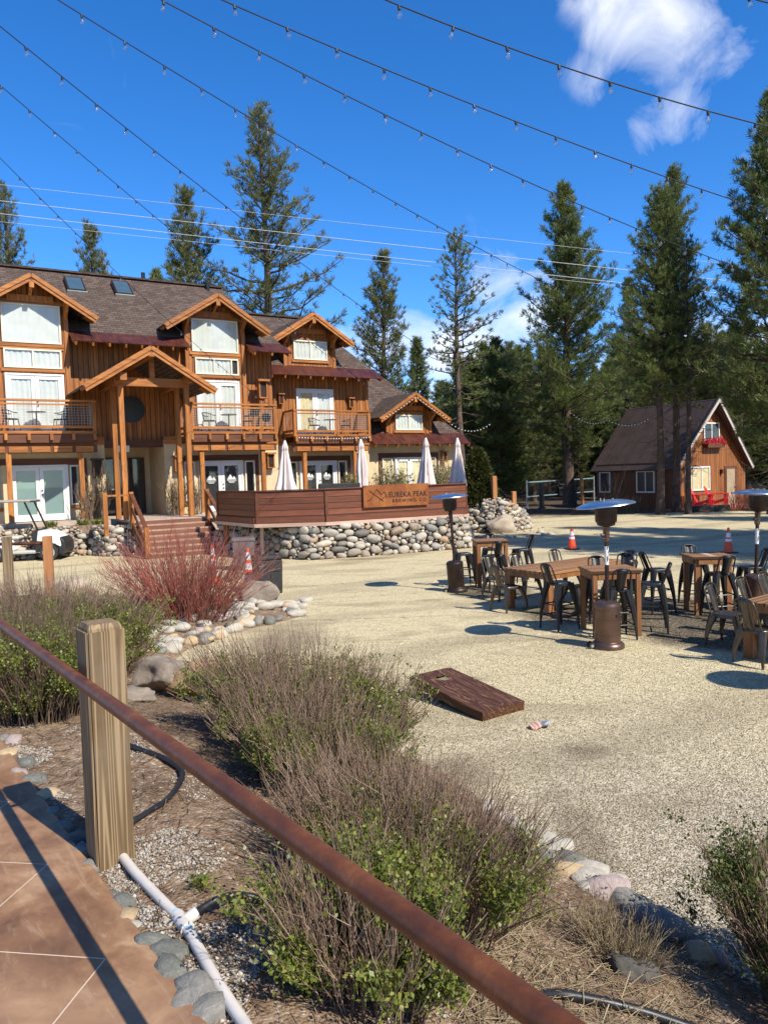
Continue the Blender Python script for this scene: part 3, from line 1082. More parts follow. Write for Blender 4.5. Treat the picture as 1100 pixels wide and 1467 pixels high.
pine('tall', 962, 243, 41.5, 'right one of the twin tall pines, its top highest above the cabin', .86, .2, TG, zscale=1)
pine('sparse', 982, 345, 39.2, 'thin pine with a bare dark trunk in front of the cabin gable', .75, 3.3, TG)
pine('dense2', 900, 400, 58, 'shorter pine between the thick trunked pine and the twin pines', .85, 4.1, TG)
pine('dense', 1108, 128, 37, 'huge pine cut off by the right picture edge beyond the cabin', .88, 5.2, TG)
pine('dense2', 1063, 430, 62, 'dark pine rising behind the cabin roof peak', 1.0, 1.7, TG)
pine('fill', 868, 520, 66, 'rounded dark pine behind the left end of the cabin roof', 1.25, 1.5, TG)
FG = 'pines crowded in the forest behind the yard'
FL = 'dark green pine crowded among its like in the forest behind the yard'
rf = random.Random(5)
for i in range(62):
    px = 640 + i * 8.0 + rf.uniform(-9, 9)
    Y = rf.uniform(58, 92)
    top = 505 + rf.uniform(-14, 60)
    if px > 880: top -= 30
    k = rf.choice(['fill', 'fill', 'slim', 'dense2', 'mid'])
    pine(k, px, top, Y, FL, rf.uniform(.95, 1.4), rf.uniform(0, 6), FG)
for i in range(22):
    px = 640 + i * 24 + rf.uniform(-9, 9)
    pine('fill', px, 560 + rf.uniform(-22, 25), rf.uniform(96, 125), 'distant pine low on the forest skyline behind the yard', rf.uniform(1.3, 1.8), rf.uniform(0, 6), 'distant pines on the forest skyline')
for i in range(26):
    pine(rf.choice(['fill', 'slim', 'dense2', 'mid']), 1140 + i * 30 + rf.uniform(-12, 12), 470 + rf.uniform(-40, 60), rf.uniform(55, 95), FL, rf.uniform(.95, 1.4), rf.uniform(0, 6), FG)
# tall pines beyond the right picture edge, whose shadows lie across the yard
for i, (x, y, h, k) in enumerate([(17.2, 16.2, 20, 'dense'), (20.9, 14.6, 21, 'dense2'), (15.4, 17.0, 19, 'tall'), (20.5, 12.5, 19, 'dense'), (25, 16.5, 23, 'dense2'), (29, 11.5, 26, 'dense'), (21.5, 6.5, 17, 'fill'), (34, 17, 25, 'dense2'), (27.5, 24, 18, 'dense'), (33.5, 27.5, 19, 'fill')]):
    tr, cr, H = PINES[k]
    r = empty('pine_tree', (x, y, -.05), i * 1.3, 'tall pine beside the yard whose shadow lies across the gravel', 'tree', 'pines beside the yard casting shadows')
    r.scale = (h / H,) * 3
    link('trunk', tr, r)
    link('crown', cr, r)

# ---------------------------------------------------------------- shrubs
def stems_leaves(seed, n, rx, ry, h, lean=.35, twigs=4, r0=.0042, leaf_n=8, leaf_size=.017, leaf_lo=.1, leaf_hi=.75, curve=.25, tw_len=.35, base_f=.6, zfun=None, hvar=.2, leafside=None):
    rg = np.random.default_rng(seed)
    ang = rg.uniform(0, 2 * math.pi, n)
    rad = np.sqrt(rg.uniform(0, 1, n))
    bx, by = np.cos(ang) * rad * rx * base_f, np.sin(ang) * rad * ry * base_f
    out = np.stack([np.cos(ang) * rad * rx, np.sin(ang) * rad * ry], -1)
    hh = h * (1 - hvar * rad ** 2) * rg.uniform(.5, 1.12, n)
    K = 6
    s = np.linspace(0, 1, K)
    top = np.stack([bx, by], -1) + (out * (1 - base_f) * 1.0 + rg.normal(0, lean * h * .26, (n, 2)))
    P = np.zeros((n, K, 3))
    bz = np.array([zfun(a, b) for a, b in zip(bx, by)]) if zfun else np.zeros(n)
    for i, t in enumerate(s):
        f = t ** (1 + curve)
        P[:, i, 0] = bx + (top[:, 0] - bx) * f
        P[:, i, 1] = by + (top[:, 1] - by) * f
        P[:, i, 2] = bz + hh * t ** .92 - .02 * (i == 0)
    P[:, 1:, :] += rg.normal(0, .015 * h, (n, K - 1, 3))
    Rr = r0 * rg.uniform(.6, 1.25, (n, 1)) * (1 - .72 * s)[None]
    parts = [np_tubes(P, Rr, 3)]
    tips = []
    for q in range(twigs):
        i = rg.integers(1, K - 1, n)
        p0 = P[np.arange(n), i]
        tang = norm(P[np.arange(n), i + 1] - p0)
        d = norm(tang * 1.0 + rg.normal(0, .33, (n, 3)) + np.array([0, 0, .35]))
        L = h * tw_len * rg.uniform(.35, 1.1, (n, 1, 1))
        s2 = np.linspace(0, 1, 4)
        P2 = p0[:, None, :] + d[:, None, :] * L * s2[None, :, None]
        P2[:, 1:] += rg.normal(0, .012 * h, (n, 3, 3))
        P2[:, :, 2] += (L[:, :, 0] * .15) * s2[None] ** 2
        parts.append(np_tubes(P2, np.repeat((r0 * .55 * (1 - .65 * s2))[None], n, 0), 3))
        tips.append(P2)
    VS = merge(parts)
    if leaf_n <= 0: return VS, None
    # leaf sprigs cluster on some stems only
    LC, LD = [], []
    allp = np.concatenate([P[:, :-1].reshape(-1, 3)] + [t.reshape(-1, 3) for t in tips])
    rel = allp[:, 2] - 0
    bzm = bz.mean()
    hz = (rel - bzm) / h
    w = np.clip((hz - leaf_lo) / .15, 0, 1) * np.clip((leaf_hi - hz) / .25, 0, 1)
    if leafside is not None: w = w * np.clip(.35 + leafside(allp), 0, 1.5)
    ph = np.array([mnoise.noise((p[0] * 4.5 + seed, p[1] * 4.5, p[2] * 4.5)) for p in allp])
    w = w * np.clip(.25 + ph * 2.2, 0, 1.5)
    tot = n * leaf_n
    pick = rg.choice(len(allp), tot // 4, p=w / w.sum())
    c = np.repeat(allp[pick], 4, 0) + rg.normal(0, .016, (len(pick) * 4, 3))
    d = norm(rg.normal(0, .7, (len(c), 3)) + np.array([0, 0, .6]))
    side = norm(np.cross(d, rg.normal(0, 1, d.shape)))
    L = leaf_size * rg.uniform(.6, 1.35, (len(c), 1))
    V = np.stack([c, c + d * L * .5 + side * L * .33, c + d * L, c + d * L * .5 - side * L * .33], 1).reshape(-1, 3)
    return VS, (V, np.arange(len(V)).reshape(-1, 4))


def shrub(name, loc, label, stem_mat, leaf_mat, group=None, cat='shrub', **kw):
    root = empty(name, loc, 0, label, cat, group)
    st, lf = stems_leaves(**kw)
    np_mesh('stems', st[0], st[1], stem_mat, root)
    if lf is not None: np_mesh('leaves', lf[0], lf[1], leaf_mat, root)
    return root


def bed_shrub(label, cx, cy, rx, ry, h, seed, n, stem='twig', leaf='leaf', ang=0.0, **kw):
    bz0 = bedz(cx, cy, False)
    zf = lambda a, b: bedz(cx + a * math.cos(ang) - b * math.sin(ang), cy + a * math.sin(ang) + b * math.cos(ang)) - bz0
    r = shrub('bare_twig_shrub', (cx, cy, bz0), label, M[stem], M[leaf], 'twiggy shrubs in the planting bed', seed=seed, n=n, rx=rx, ry=ry, h=h, zfun=zf, **kw)
    r.rotation_euler[2] = ang
    return r

AD = math.atan2(EDIR.y, EDIR.x)
# big twiggy shrub in the middle of the bed, and the one under the pipe
bed_shrub('large mauve twigged shrub in front of the tan gravel, beyond the pipe rail', -.66, 5.70, 1.02, .88, .80, 101, 920, ang=2.55, r0=.0050, leaf_n=85, leaf_size=0.0205, leaf_lo=.0, leaf_hi=.86, leafside=lambda p: .5 + p[:, 1] * .8, twigs=3)
bed_shrub('big shrub right below the rusty pipe with bright green leaves at its foot', .04, 3.42, .82, .60, .62, 102, 820, ang=2.35, r0=.0042, leaf_n=52, leaf_size=0.0170, leaf_lo=-.05, leaf_hi=.74, leafside=lambda p: .25 + p[:, 1] * 1.8, twigs=3)
bed_shrub('shrub filling the gap between the two largest twiggy shrubs, green at its left foot', -.50, 4.72, .74, .5, .66, 109, 560, ang=2.45, r0=.0045, leaf_n=70, leaf_size=.0185, leaf_lo=-.05, leaf_hi=.75, leafside=lambda p: .3 + p[:, 1] * 1.5, twigs=3)
bed_shrub('leafy green shrub at the lower end of the pipe shading the white drain pipe', -.12, 2.62, .42, .36, .52, 107, 300, ang=2.2, r0=.0036, leaf_n=90, leaf_size=0.0185, leaf_lo=0, leaf_hi=1.0, twigs=4)
bed_shrub('dense low green shrub cut off by the right picture edge above the bed', 2.02, 3.06, .52, .80, .86, 103, 400, stem='twig', leaf='leaf_dark', ang=.6, r0=.0034, leaf_n=240, leaf_size=0.0175, leaf_lo=.05, leaf_hi=1.05, twigs=5)
bed_shrub('grey mauve shrub at the left in front of the two wooden bollards', -4.15, 9.6, 1.75, 1.0, .98, 104, 950, ang=2.6, r0=.0062, leaf_n=60, leaf_size=0.0281, leaf_lo=.05, leaf_hi=.85, twigs=4, stem='twig')
bed_shrub('shrub behind the wooden rail post with leafy green side', -3.75, 7.5, 1.1, .75, .82, 105, 700, ang=2.5, r0=.0052, leaf_n=54, leaf_size=0.0237, leaf_lo=.0, leaf_hi=.95, twigs=4, stem='twig_dark')
bed_shrub('dark tangled shrub at the left edge beside the walkway slab', -2.72, 5.75, .70, .55, .74, 106, 620, ang=2.4, r0=.0044, leaf_n=61, leaf_size=0.0200, leaf_lo=.1, leaf_hi=1.0, twigs=4, stem='twig_dark')
# dry straw clump
bed_shrub('dry straw coloured twig clump at the lower right beside the river stones', 1.0, 3.35, .26, .22, .24, 108, 170, ang=2.3, r0=.0028, leaf_n=0, leaf_size=0.0104, twigs=3, stem='dry_grass', lean=.7)

# red osier dogwood
p = G(256, 884, .3)
rd = empty('red_twig_shrub', (p.x, p.y + .5, bedz(p.x, p.y + .5, False)), 0, 'red twigged bare shrub in front of the wooden stairs', 'shrub')
st, _ = stems_leaves(201, 400, 1.6, 1.1, 1.58, lean=.25, twigs=4, r0=.0078, leaf_n=0, curve=.35, tw_len=.30, base_f=.42, hvar=.35)
np_mesh('stems', st[0], st[1], M['twig_red'], rd)
st, lf = stems_leaves(202, 160, 1.2, .9, .5, lean=.5, twigs=4, r0=.006, leaf_n=6, leaf_size=.03, base_f=.8)
np_mesh('undergrowth', st[0], st[1], M['twig_dark'], rd)
# ---------------------------------------------------------------- the lodge
TH = R_(31)
OO = D(50, 620, 28.3)
lodge = empty('lodge', (OO.x, OO.y, 0), TH, 'large timber lodge with brown shingle roof, gabled bays and balconies', 'building')
def Lw(u, o, z):
    """lodge (along, out, up) -> world"""
    return Vector((OO.x + math.cos(TH) * u + math.sin(TH) * o, OO.y + math.sin(TH) * u - math.cos(TH) * o, z))
def bx(mb, u0, u1, o0, o1, z0, z1):
    return mb.box(u0, u1, -o1, -o0, z0, z1)
FLOOR = 1.22
# --- walls
mb = MB()
bx(mb, -8, 9.7, -9, -.35, 4.2, 8.25)
bx(mb, -1.22, 1.34, -.36, 0, 4.2, 9.3)
bx(mb, 5.80, 8.34, -.36, 0, 4.2, 9.3)
bx(mb, 9.0, 15.45, -9, -2.0, 4.2, 7.75)
bx(mb, 11.05, 13.7, -5, -1.98, 7.7, 9.15)
bx(mb, 16.75, 19.5, -5.5, -2.38, 4.6, 5.75)
mb.build('upper_wall', M['siding'], lodge)
mb = MB()
bx(mb, -8, 2.45, -6, 0, FLOOR - 1.2, 4.22)
bx(mb, 2.45, 4.75, -6, -2.4, FLOOR - 1.2, 4.22)
bx(mb, 4.75, 9.7, -6, 0, FLOOR - 1.2, 4.22)
bx(mb, 9.7, 15.45, -8, -2.0, FLOOR - 1.2, 4.22)
bx(mb, 15.45, 21.2, -8, -2.4, FLOOR - 1.2, 4.62)
mb.build('stucco_wall', M['stucco'], lodge)
# timber band between the storeys and corner boards
for u0, u1, o in ((-8, 2.45, .0), (4.75, 9.7, .0), (9.7, 15.45, -2.0)):
    bx(MB(), u0, u1, o, o + .06, 4.05, 4.36).build('storey_band', M['timber_x'], lodge)
for u, o, z0, z1 in ((-1.22, .0, 4.36, 8.9), (1.22, .0, 4.36, 8.9), (5.80, .0, 4.36, 8.9), (8.22, .0, 4.36, 8.9)):
    bx(MB(), u - .02, u + .14, o, o + .045, z0, z1).build('corner_board', M['timber'], lodge)
for u, o, z0, z1 in ((11.02, -1.98, 7.75, 9.1), (13.58, -1.98, 7.75, 9.1), (16.72, -2.38, 4.7, 5.75), (19.38, -2.38, 4.7, 5.75), (15.34, -2.0, 4.36, 7.7)):
    bx(MB(), u - .02, u + .14, o, o + .045, z0, z1).build('corner_board', M['timber'], lodge)
# --- roofs
def slab(mb, pts, th=.12):
    """pts (u,o,z) of the top face"""
    a = [Vector((u, -o, z)) for u, o, z in pts]
    nn = (a[1] - a[0]).cross(a[2] - a[0]).normalized()
    if nn.z > 0: nn = -nn
    return mb.prism(a, nn * th)
mb = MB()
RZ, RO = 11.62, -4.25
slab(mb, [(-12, -.1, 8.36), (10.1, -.1, 8.36), (8.9, RO, RZ), (-12, RO, RZ)])
slab(mb, [(-12, RO, RZ), (8.9, RO, RZ), (10.1, -8.4, 8.36), (-12, -8.4, 8.36)])
slab(mb, [(8.9, RO, RZ), (10.1, -.1, 8.36), (10.1, -8.4, 8.36)])
main_roof = mb.build('main_roof', M['shingle'], lodge)
mb = MB()
mb.beam((-12, -RO, RZ + .03), (8.95, -RO, RZ + .03), .34, .07)
mb.build('ridge_cap', M['shingle'], main_roof)
mb = MB()
slab(mb, [(8.6, -1.95, 7.78), (15.75, -1.95, 7.78), (14.35, -6.4, 11.0), (8.6, -6.4, 11.0)])
slab(mb, [(8.6, -6.4, 11.0), (14.35, -6.4, 11.0), (15.75, -10.5, 7.78), (8.6, -10.5, 7.78)])
slab(mb, [(14.35, -6.4, 11.0), (15.75, -1.95, 7.78), (15.75, -10.5, 7.78)])
mid_roof = mb.build('wing_roof', M['shingle'], lodge)
mb = MB()
mb.beam((8.6, 6.4, 11.03), (14.4, 6.4, 11.03), .34, .07)
mb.build('ridge_cap', M['shingle'], mid_roof)
mb = MB()
slab(mb, [(15.45, -2.4, 4.62), (21.45, -2.4, 4.62), (19.1, -6.5, 8.1), (15.45, -6.5, 8.1)])
slab(mb, [(15.45, -6.5, 8.1), (19.1, -6.5, 8.1), (21.45, -10.6, 4.62), (15.45, -10.6, 4.62)])
slab(mb, [(19.1, -6.5, 8.1), (21.45, -2.4, 4.62), (21.45, -10.6, 4.62)])
mb.build('end_wing_roof', M['shingle'], lodge)
# --- rusty metal skirts with rafter tails
def skirt(u0, u1, o_in, z_in, o_out, z_out, cut=0):
    mb = MB()
    slab(mb, [(u0, o_out, z_out), (u1, o_out, z_out), (u1 - cut, o_in, z_in), (u0, o_in, z_in)], .035)
    s = mb.build('eave_skirt', M['corr'], lodge)
    n = int((u1 - u0) / .62)
    for i in range(n + 1):
        u = u0 + .12 + i * (u1 - u0 - .24) / max(1, n)
        MB().beam((u, -o_in + .25, z_in - .12), (u, -o_out + .03, z_out - .10), .07, .13).build('rafter_tail', M['timber'], s)
    return s
skirt(-8, -1.2, -.12, 8.38, .88, 7.86)
skirt(1.36, 5.78, -.12, 8.38, .88, 7.86)
skirt(8.36, 10.15, -.12, 8.38, .88, 7.86)
skirt(9.9, 15.85, -2.0, 7.80, -1.02, 7.22)
skirt(15.5, 21.5, -2.4, 4.66, -1.55, 4.06)

# --- gables
def gable(uc, half, o_front, z_ridge, z_end, o_back, o_wall, w_half, z_wall, tie_z, name='gable', part_of=None, roofmat='shingle_side', truss=True):
    k = (z_ridge - z_end) / half
    mb = MB()
    for s in (-1, 1):
        slab(mb, [(uc, o_front, z_ridge), (uc + s * half, o_front, z_end), (uc + s * half, o_back, z_end), (uc, o_back, z_ridge)], .07)
    g = mb.build(name, M[roofmat], lodge)
    # barge boards: an outer and an inner board, and a soffit
    mb = MB()
    for s in (-1, 1):
        a = (uc, -o_front - .03, z_ridge - .15)
        b = (uc + s * half * 1.0, -o_front - .03, z_end - .15)
        mb.beam(a, b, .05, .26)
        mb.beam((uc, -o_front - .075, z_ridge - .10), (uc + s * half, -o_front - .075, z_end - .10), .035, .12)
    mb.build('barge_board', M['timber_x'], g)
    mb = MB()
    for s in (-1, 1):
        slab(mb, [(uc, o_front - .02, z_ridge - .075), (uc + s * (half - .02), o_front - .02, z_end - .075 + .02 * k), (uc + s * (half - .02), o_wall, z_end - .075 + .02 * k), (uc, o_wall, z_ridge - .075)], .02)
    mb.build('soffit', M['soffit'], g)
    # gable wall
    mb = MB()
    zt = z_ridge - .1
    zw = zt - k * w_half
    mb.prism([(uc - w_half, -o_wall, z_wall), (uc + w_half, -o_wall, z_wall), (uc + w_half, -o_wall, zw), (uc, -o_wall, zt), (uc - w_half, -o_wall, zw)], (0, .12, 0))
    mb.build('gable_wall', M['siding'], g)
    if truss:
        mb = MB()
        mb.beam((uc, -o_front + .04, z_ridge - .1), (uc, -o_front + .04, z_ridge - .1 - (z_ridge - tie_z) * .55), .16, .16, (0, 1, 0))
        ow = o_wall + .05
        mb.beam((uc - w_half * .62, -ow - .02, tie_z), (uc + w_half * .62, -ow - .02, tie_z), .09, .24)
        mb.beam((uc, -ow - .02, tie_z + .1), (uc, -o_front + .06, z_ridge - .32), .12, .12, (1, 0, 0))
        for s in (-1, 1):
            ue = uc + s * w_half * .94
            ze = z_ridge - k * w_half * .94
            mb.beam((ue, -o_wall - .02, ze - .75), (ue, -o_wall - .02, ze - .22), .13, .10, (0, 1, 0))
            mb.beam((ue, -o_wall, ze - .70), (ue, -o_front + .1, ze - .25), .10, .12, (1, 0, 0))
            mb.beam((ue, -o_wall + .1, ze - .21), (ue, -o_front - .02, ze - .21), .13, .16)
        mb.build('truss', M['timber'], g)
    # rafter blocks under the eaves
    mb = MB()
    for s in (-1, 1):
        n = 4
        for i in range(n):
            o = o_front - .25 - i * (o_front - o_wall) / n * .9
            MB().beam((uc + s * (half - .35), -o, z_end - .14 + .35 * k), (uc + s * (half - .02), -o, z_end - .14 + .02 * k), .06, .10).build('rafter_tail', M['timber'], g)
    return g
gable(.08, 2.2, .72, 10.22, 8.83, -3.6, 0, 1.26, 8.9, 9.42)
gable(7.02, 2.2, .72, 10.16, 8.77, -3.6, 0, 1.26, 8.9, 9.38)
gable(12.3, 2.05, -1.28, 10.22, 8.93, -6.2, -1.98, 1.3, 8.6, 9.42)
gable(18.1, 2.15, -1.68, 6.72, 5.40, -5.8, -2.38, 1.36, 5.3, 5.95)

# --- windows and french doors
def pane_box(fr, u0, u1, o, z0, z1, cur, fold=True):
    """a curtain or dark backing behind a pane of glass"""
    if cur:
        n = max(6, int((u1 - u0) / .03))
        vs, fs = [], []
        for i in range(n + 1):
            u = u0 + (u1 - u0) * i / n
            d = .020 * math.sin(i * 1.05) + .010 * math.sin(i * .37) if fold else .006 * math.sin(i * .21) + .004 * math.sin(i * .9)
            vs += [(u, -(o + .03 + d), z0), (u, -(o + .03 + d * .7), z1)]
        for i in range(n): fs.append((2 * i, 2 * i + 2, 2 * i + 3, 2 * i + 1))
        MB().add(vs, fs).build('curtain', M[cur], fr, smooth=True)
    else:
        bx(MB(), u0, u1, o + .01, o + .025, z0, z1).build('dark_interior', M['dark_room'], fr)
    bx(MB(), u0, u1, o + .062, o + .066, z0, z1).build('pane', M['glass'], fr)


def window(u0, u1, o, z0, z1, cols=(1,), curs=('curtain',), fold=True, fmat='cream', fw=.055, name='window', lab=None, trim=True, blind=None):
    mb = MB()
    for a, b, c, d in ((u0, u1, z0, z0 + fw), (u0, u1, z1 - fw, z1), (u0, u0 + fw, z0 + fw, z1 - fw), (u1 - fw, u1, z0 + fw, z1 - fw)):
        bx(mb, a, b, o, o + .10, c, d)
    tot = sum(cols)
    us = [u0 + fw]
    W = u1 - u0 - 2 * fw
    for c in cols: us.append(us[-1] + W * c / tot)
    for x in us[1:-1]: bx(mb, x - fw / 2, x + fw / 2, o, o + .095, z0 + fw, z1 - fw)
    fr = mb.build(name, M[fmat], lodge, label=lab)
    for i in range(len(cols)):
        a = us[i] + (fw / 2 if i else 0)
        b = us[i + 1] - (fw / 2 if i < len(cols) - 1 else 0)
        pane_box(fr, a, b, o, z0 + fw, z1 - fw, curs[i % len(curs)], fold)
    if trim:
        bx(MB(), u0 - .1, u1 + .1, o, o + .045, z1 + .003, z1 + .15).build('head_casing', M['timber_x'], fr)
        bx(MB(), u0 - .1, u1 + .1, o, o + .07, z0 - .13, z0 - .003).build('sill', M['timber_x'], fr)
    return fr


def french_door(u0, u1, o, z0, z1, cur=('curtain',), etched=False, dark=False, blind=False, lab=None):
    mb = MB()
    fw = .07
    bx(mb, u0, u1, o, o + .11, z1 - fw, z1)
    bx(mb, u0, u0 + fw, o, o + .11, z0, z1 - fw)
    bx(mb, u1 - fw, u1, o, o + .11, z0, z1 - fw)
    fr = mb.build('french_door', M['white'], lodge, label=lab)
    um = (u0 + u1) / 2
    for i, (a, b) in enumerate(((u0 + fw + .004, um - .006), (um + .006, u1 - fw - .004))):
        mb = MB()
        st = .13
        bx(mb, a, a + st, o + .01, o + .085, z0 + .01, z1 - fw - .005)
        bx(mb, b - st, b, o + .01, o + .085, z0 + .01, z1 - fw - .005)
        bx(mb, a + st, b - st, o + .01, o + .085, z0 + .01, z0 + .25)
        bx(mb, a + st, b - st, o + .01, o + .085, z1 - fw - .14, z1 - fw - .005)
        leaf = mb.build('door_leaf', M['white'], fr)
        if blind:
            bx(MB(), a + st, b - st, o + .02, o + .03, z0 + .25, z1 - fw - .14).build('blind', M['teal_blind'], leaf)
            bx(MB(), a + st, b - st, o + .06, o + .064, z0 + .25, z1 - fw - .14).build('pane', M['glass'], leaf)
        else:
            pane_box(leaf, a + st, b - st, o, z0 + .25, z1 - fw - .14, None if dark else cur[i % len(cur)])
        if etched:
            uc, zc, s = (a + b) / 2, z0 + 1.42, .2
            mb = MB()
            for tri in (((-1, -.5), (-.2, .7), (.35, -.5)), ((.05, -.5), (.55, .25), (1.0, -.5))):
                mb.prism([(uc + s * x, -(o + .0665), zc + s * z) for x, z in tri], (0, -.002, 0))
            for q in range(3):
                w_ = 1.0 - q * .22
                bx(mb, uc - s * w_, uc + s * w_, o + .0665, o + .0685, zc - s * (.72 + q * .24), zc - s * (.62 + q * .24))
            mb.build('etched_emblem', M['etch'], leaf)
        if i == 1:
            mb = MB()
            for zz in (z0 + .98, z0 + 1.14):
                mb.tube([(a + .06, -(o + .08), zz), (a + .06, -(o + .13), zz)], .028, 8)
            mb.build('handle', M['iron'], leaf)
    return fr
# first bay (left), second bay
window(-.92, 1.08, 0, 7.80, 9.22, (1,), ('curtain',), False, name='window')
window(-.90, 1.06, 0, 6.88, 7.58, (1, 1))
french_door(-.90, 1.10, 0, 4.52, 6.68)
window(6.06, 8.04, 0, 7.84, 9.18, (1,), ('curtain',), False)
window(6.16, 8.02, 0, 6.92, 7.60, (2.2, 2.2, .75), ('curtain', 'curtain', None))
french_door(6.16, 8.02, 0, 4.52, 6.68)
window(-6.6, -4.6, -.35, 5.2, 6.7, (1, 1))
window(-6.4, -4.4, 0, FLOOR + .7, 3.2, (1, 1), (None,))
# third section and end wing
window(11.5, 13.25, -1.98, 8.08, 8.98, (1, 1))
french_door(11.55, 13.5, -2.0, 4.52, 6.72, cur=('curtain_tan', 'curtain'))
window(17.25, 18.9, -2.38, 4.80, 5.60, (1, 1))
# ground floor doors with sidelights
def dark_casing(u0, u1, o, z0, z1):
    for a, b, c, d in ((u0 - .14, u1 + .14, z1, z1 + .22), (u0 - .14, u0 - .003, z0, z1), (u1 + .003, u1 + .14, z0, z1)):
        bx(MB(), a, b, o, o + .05, c, d).build('door_casing', M['timber_dark'], lodge)
french_door(-.92, 1.08, 0, FLOOR, 3.30, blind=True)
dark_casing(-1.75, 1.62, 0, FLOOR, 3.32)
window(1.14, 1.58, 0, FLOOR + .55, 3.28, (1,), (None,), trim=True, fmat='white')
window(-1.72, -1.28, 0, FLOOR + .55, 3.28, (1,), (None,), trim=True, fmat='white')
french_door(6.12, 8.02, 0, FLOOR, 3.34, dark=True, etched=True)
dark_casing(5.45, 8.62, 0, FLOOR, 3.36)
window(8.12, 8.56, 0, FLOOR + .45, 3.32, (1,), (None,), fmat='cream')
window(5.52, 5.96, 0, FLOOR + .45, 3.32, (1,), (None,), fmat='cream')
french_door(11.6, 13.55, -2.0, FLOOR, 3.30, dark=True, etched=True)
dark_casing(10.95, 14.2, -2.0, FLOOR, 3.32)
window(13.65, 14.1, -2.0, FLOOR + .45, 3.28, (1,), (None,), fmat='cream')
window(11.02, 11.46, -2.0, FLOOR + .45, 3.28, (1,), (None,), fmat='cream')
french_door(17.15, 18.95, -2.4, FLOOR, 3.40, cur=('curtain_tan',))
dark_casing(16.35, 19.75, -2.4, FLOOR, 3.42)
window(16.4, 16.98, -2.4, FLOOR + .6, 3.38, (1,), ('curtain_tan',), fmat='cream')
window(19.12, 19.7, -2.4, FLOOR + .6, 3.38, (1,), ('curtain_tan',), fmat='cream')

# --- balconies
def balcony(u0, u1, o_in, o_out, posts, low_posts, z=4.5, name='balcony'):
    mb = MB()
    bx(mb, u0, u1, o_in + .02, o_out, z - .10, z)
    b = mb.build(name, M['timber_x'], lodge)
    mb = MB()
    bx(mb, u0 + .02, u1 - .02, o_out - .10, o_out - .04, z - .42, z - .102)
    bx(mb, u0 + .02, u1 - .02, o_in + .07, o_out - .10, z - .40, z - .36)
    mb.build('rim_joist', M['timber_dark'], b)
    mb = MB()
    n = max(4, int((u1 - u0) / .68))
    for i in range(n + 1):
        u = u0 + .10 + (u1 - u0 - .2) * i / n
        bx(MB(), u - .05, u + .05, o_out - .04, o_out + .10, z - .33, z - .105).build('joist_end', M['timber'], b)
    # carrying beam with a row of pale blocks
    mb = MB()
    bx(mb, u0, u1, o_out - .34, o_out - .16, z - .78, z - .50)
    mb.build('beam', M['timber_dark'], b)
    mb = MB()
    for i in range(n):
        u = u0 + .12 + (u1 - u0 - .2) * i / n
        bx(MB(), u + .06, u + (u1 - u0 - .2) / n - .06, o_out - .16, o_out - .10, z - .76, z - .55).build('beam_block', M['timber_x'], b)
    for u in posts:
        mb = MB()
        bx(mb, u - .065, u + .065, o_out - .13, o_out, z + .002, z + 1.16)
        mb.build('railing_post', M['timber'], b)
    mb = MB()
    bx(mb, u0, u1, o_out - .15, o_out + .03, z + 1.06, z + 1.13)
    bx(mb, u0 + .07, u1 - .07, o_out - .105, o_out - .025, z + .10, z + .20)
    bx(mb, u0 + .07, u1 - .07, o_out - .10, o_out - .03, z + .93, z + .985)
    for ue in (u0 + .06, u1 - .06):
        for zz in ((1.06, 1.13), (.12, .22)):
            bx(mb, ue - .05, ue + .05, o_in + .03, o_out - .16, z + zz[0], z + zz[1])
    mb.build('railing', M['timber_x'], b)
    mb = MB()
    n = int((u1 - u0) / .105)
    for i in range(1, n):
        u = u0 + (u1 - u0) * i / n
        mb.box(u - .004, u + .004, -(o_out - .06), -(o_out - .068), z + .19, z + 1.06)
    for i in range(1, 9):
        zz = z + .19 + i * .095
        mb.box(u0 + .07, u1 - .07, -(o_out - .056), -(o_out - .064), zz - .004, zz + .004)
    for ue in (u0 + .06, u1 - .06):
        nn = max(3, int((o_out - o_in - .2) / .11))
        for i in range(nn):
            o = o_in + .1 + (o_out - o_in - .3) * i / (nn - 1)
            mb.box(ue - .004, ue + .004, -o - .004, -o + .004, z + .2, z + 1.06)
        for i in range(1, 9):
            zz = z + .19 + i * .095
            mb.box(ue - .004, ue + .004, -o_out + .16, -o_in - .03, zz - .004, zz + .004)
    mb.build('wire_mesh', M['steel'], b)
    for u in low_posts:
        mb = MB()
        bx(mb, u - .085, u + .085, o_out - .34, o_out - .17, FLOOR - .02, z - .785)
        mb.build('support_post', M['timber'], b)
        mb = MB()
        bx(mb, u - .12, u + .12, o_out - .37, o_out - .14, FLOOR - .05, FLOOR + .03)
        mb.build('post_base', M['concrete'], b)
    return b
balcony(-3.4, 2.0, 0, 1.2, (-3.3, 1.92), (-1.0, 1.42, -3.3))
balcony(5.45, 9.2, 0, 1.2, (5.55, 9.12), (5.98, 8.6))
balcony(10.85, 14.9, -2.0, -.8, (10.93, 14.82), (11.45, 14.1))

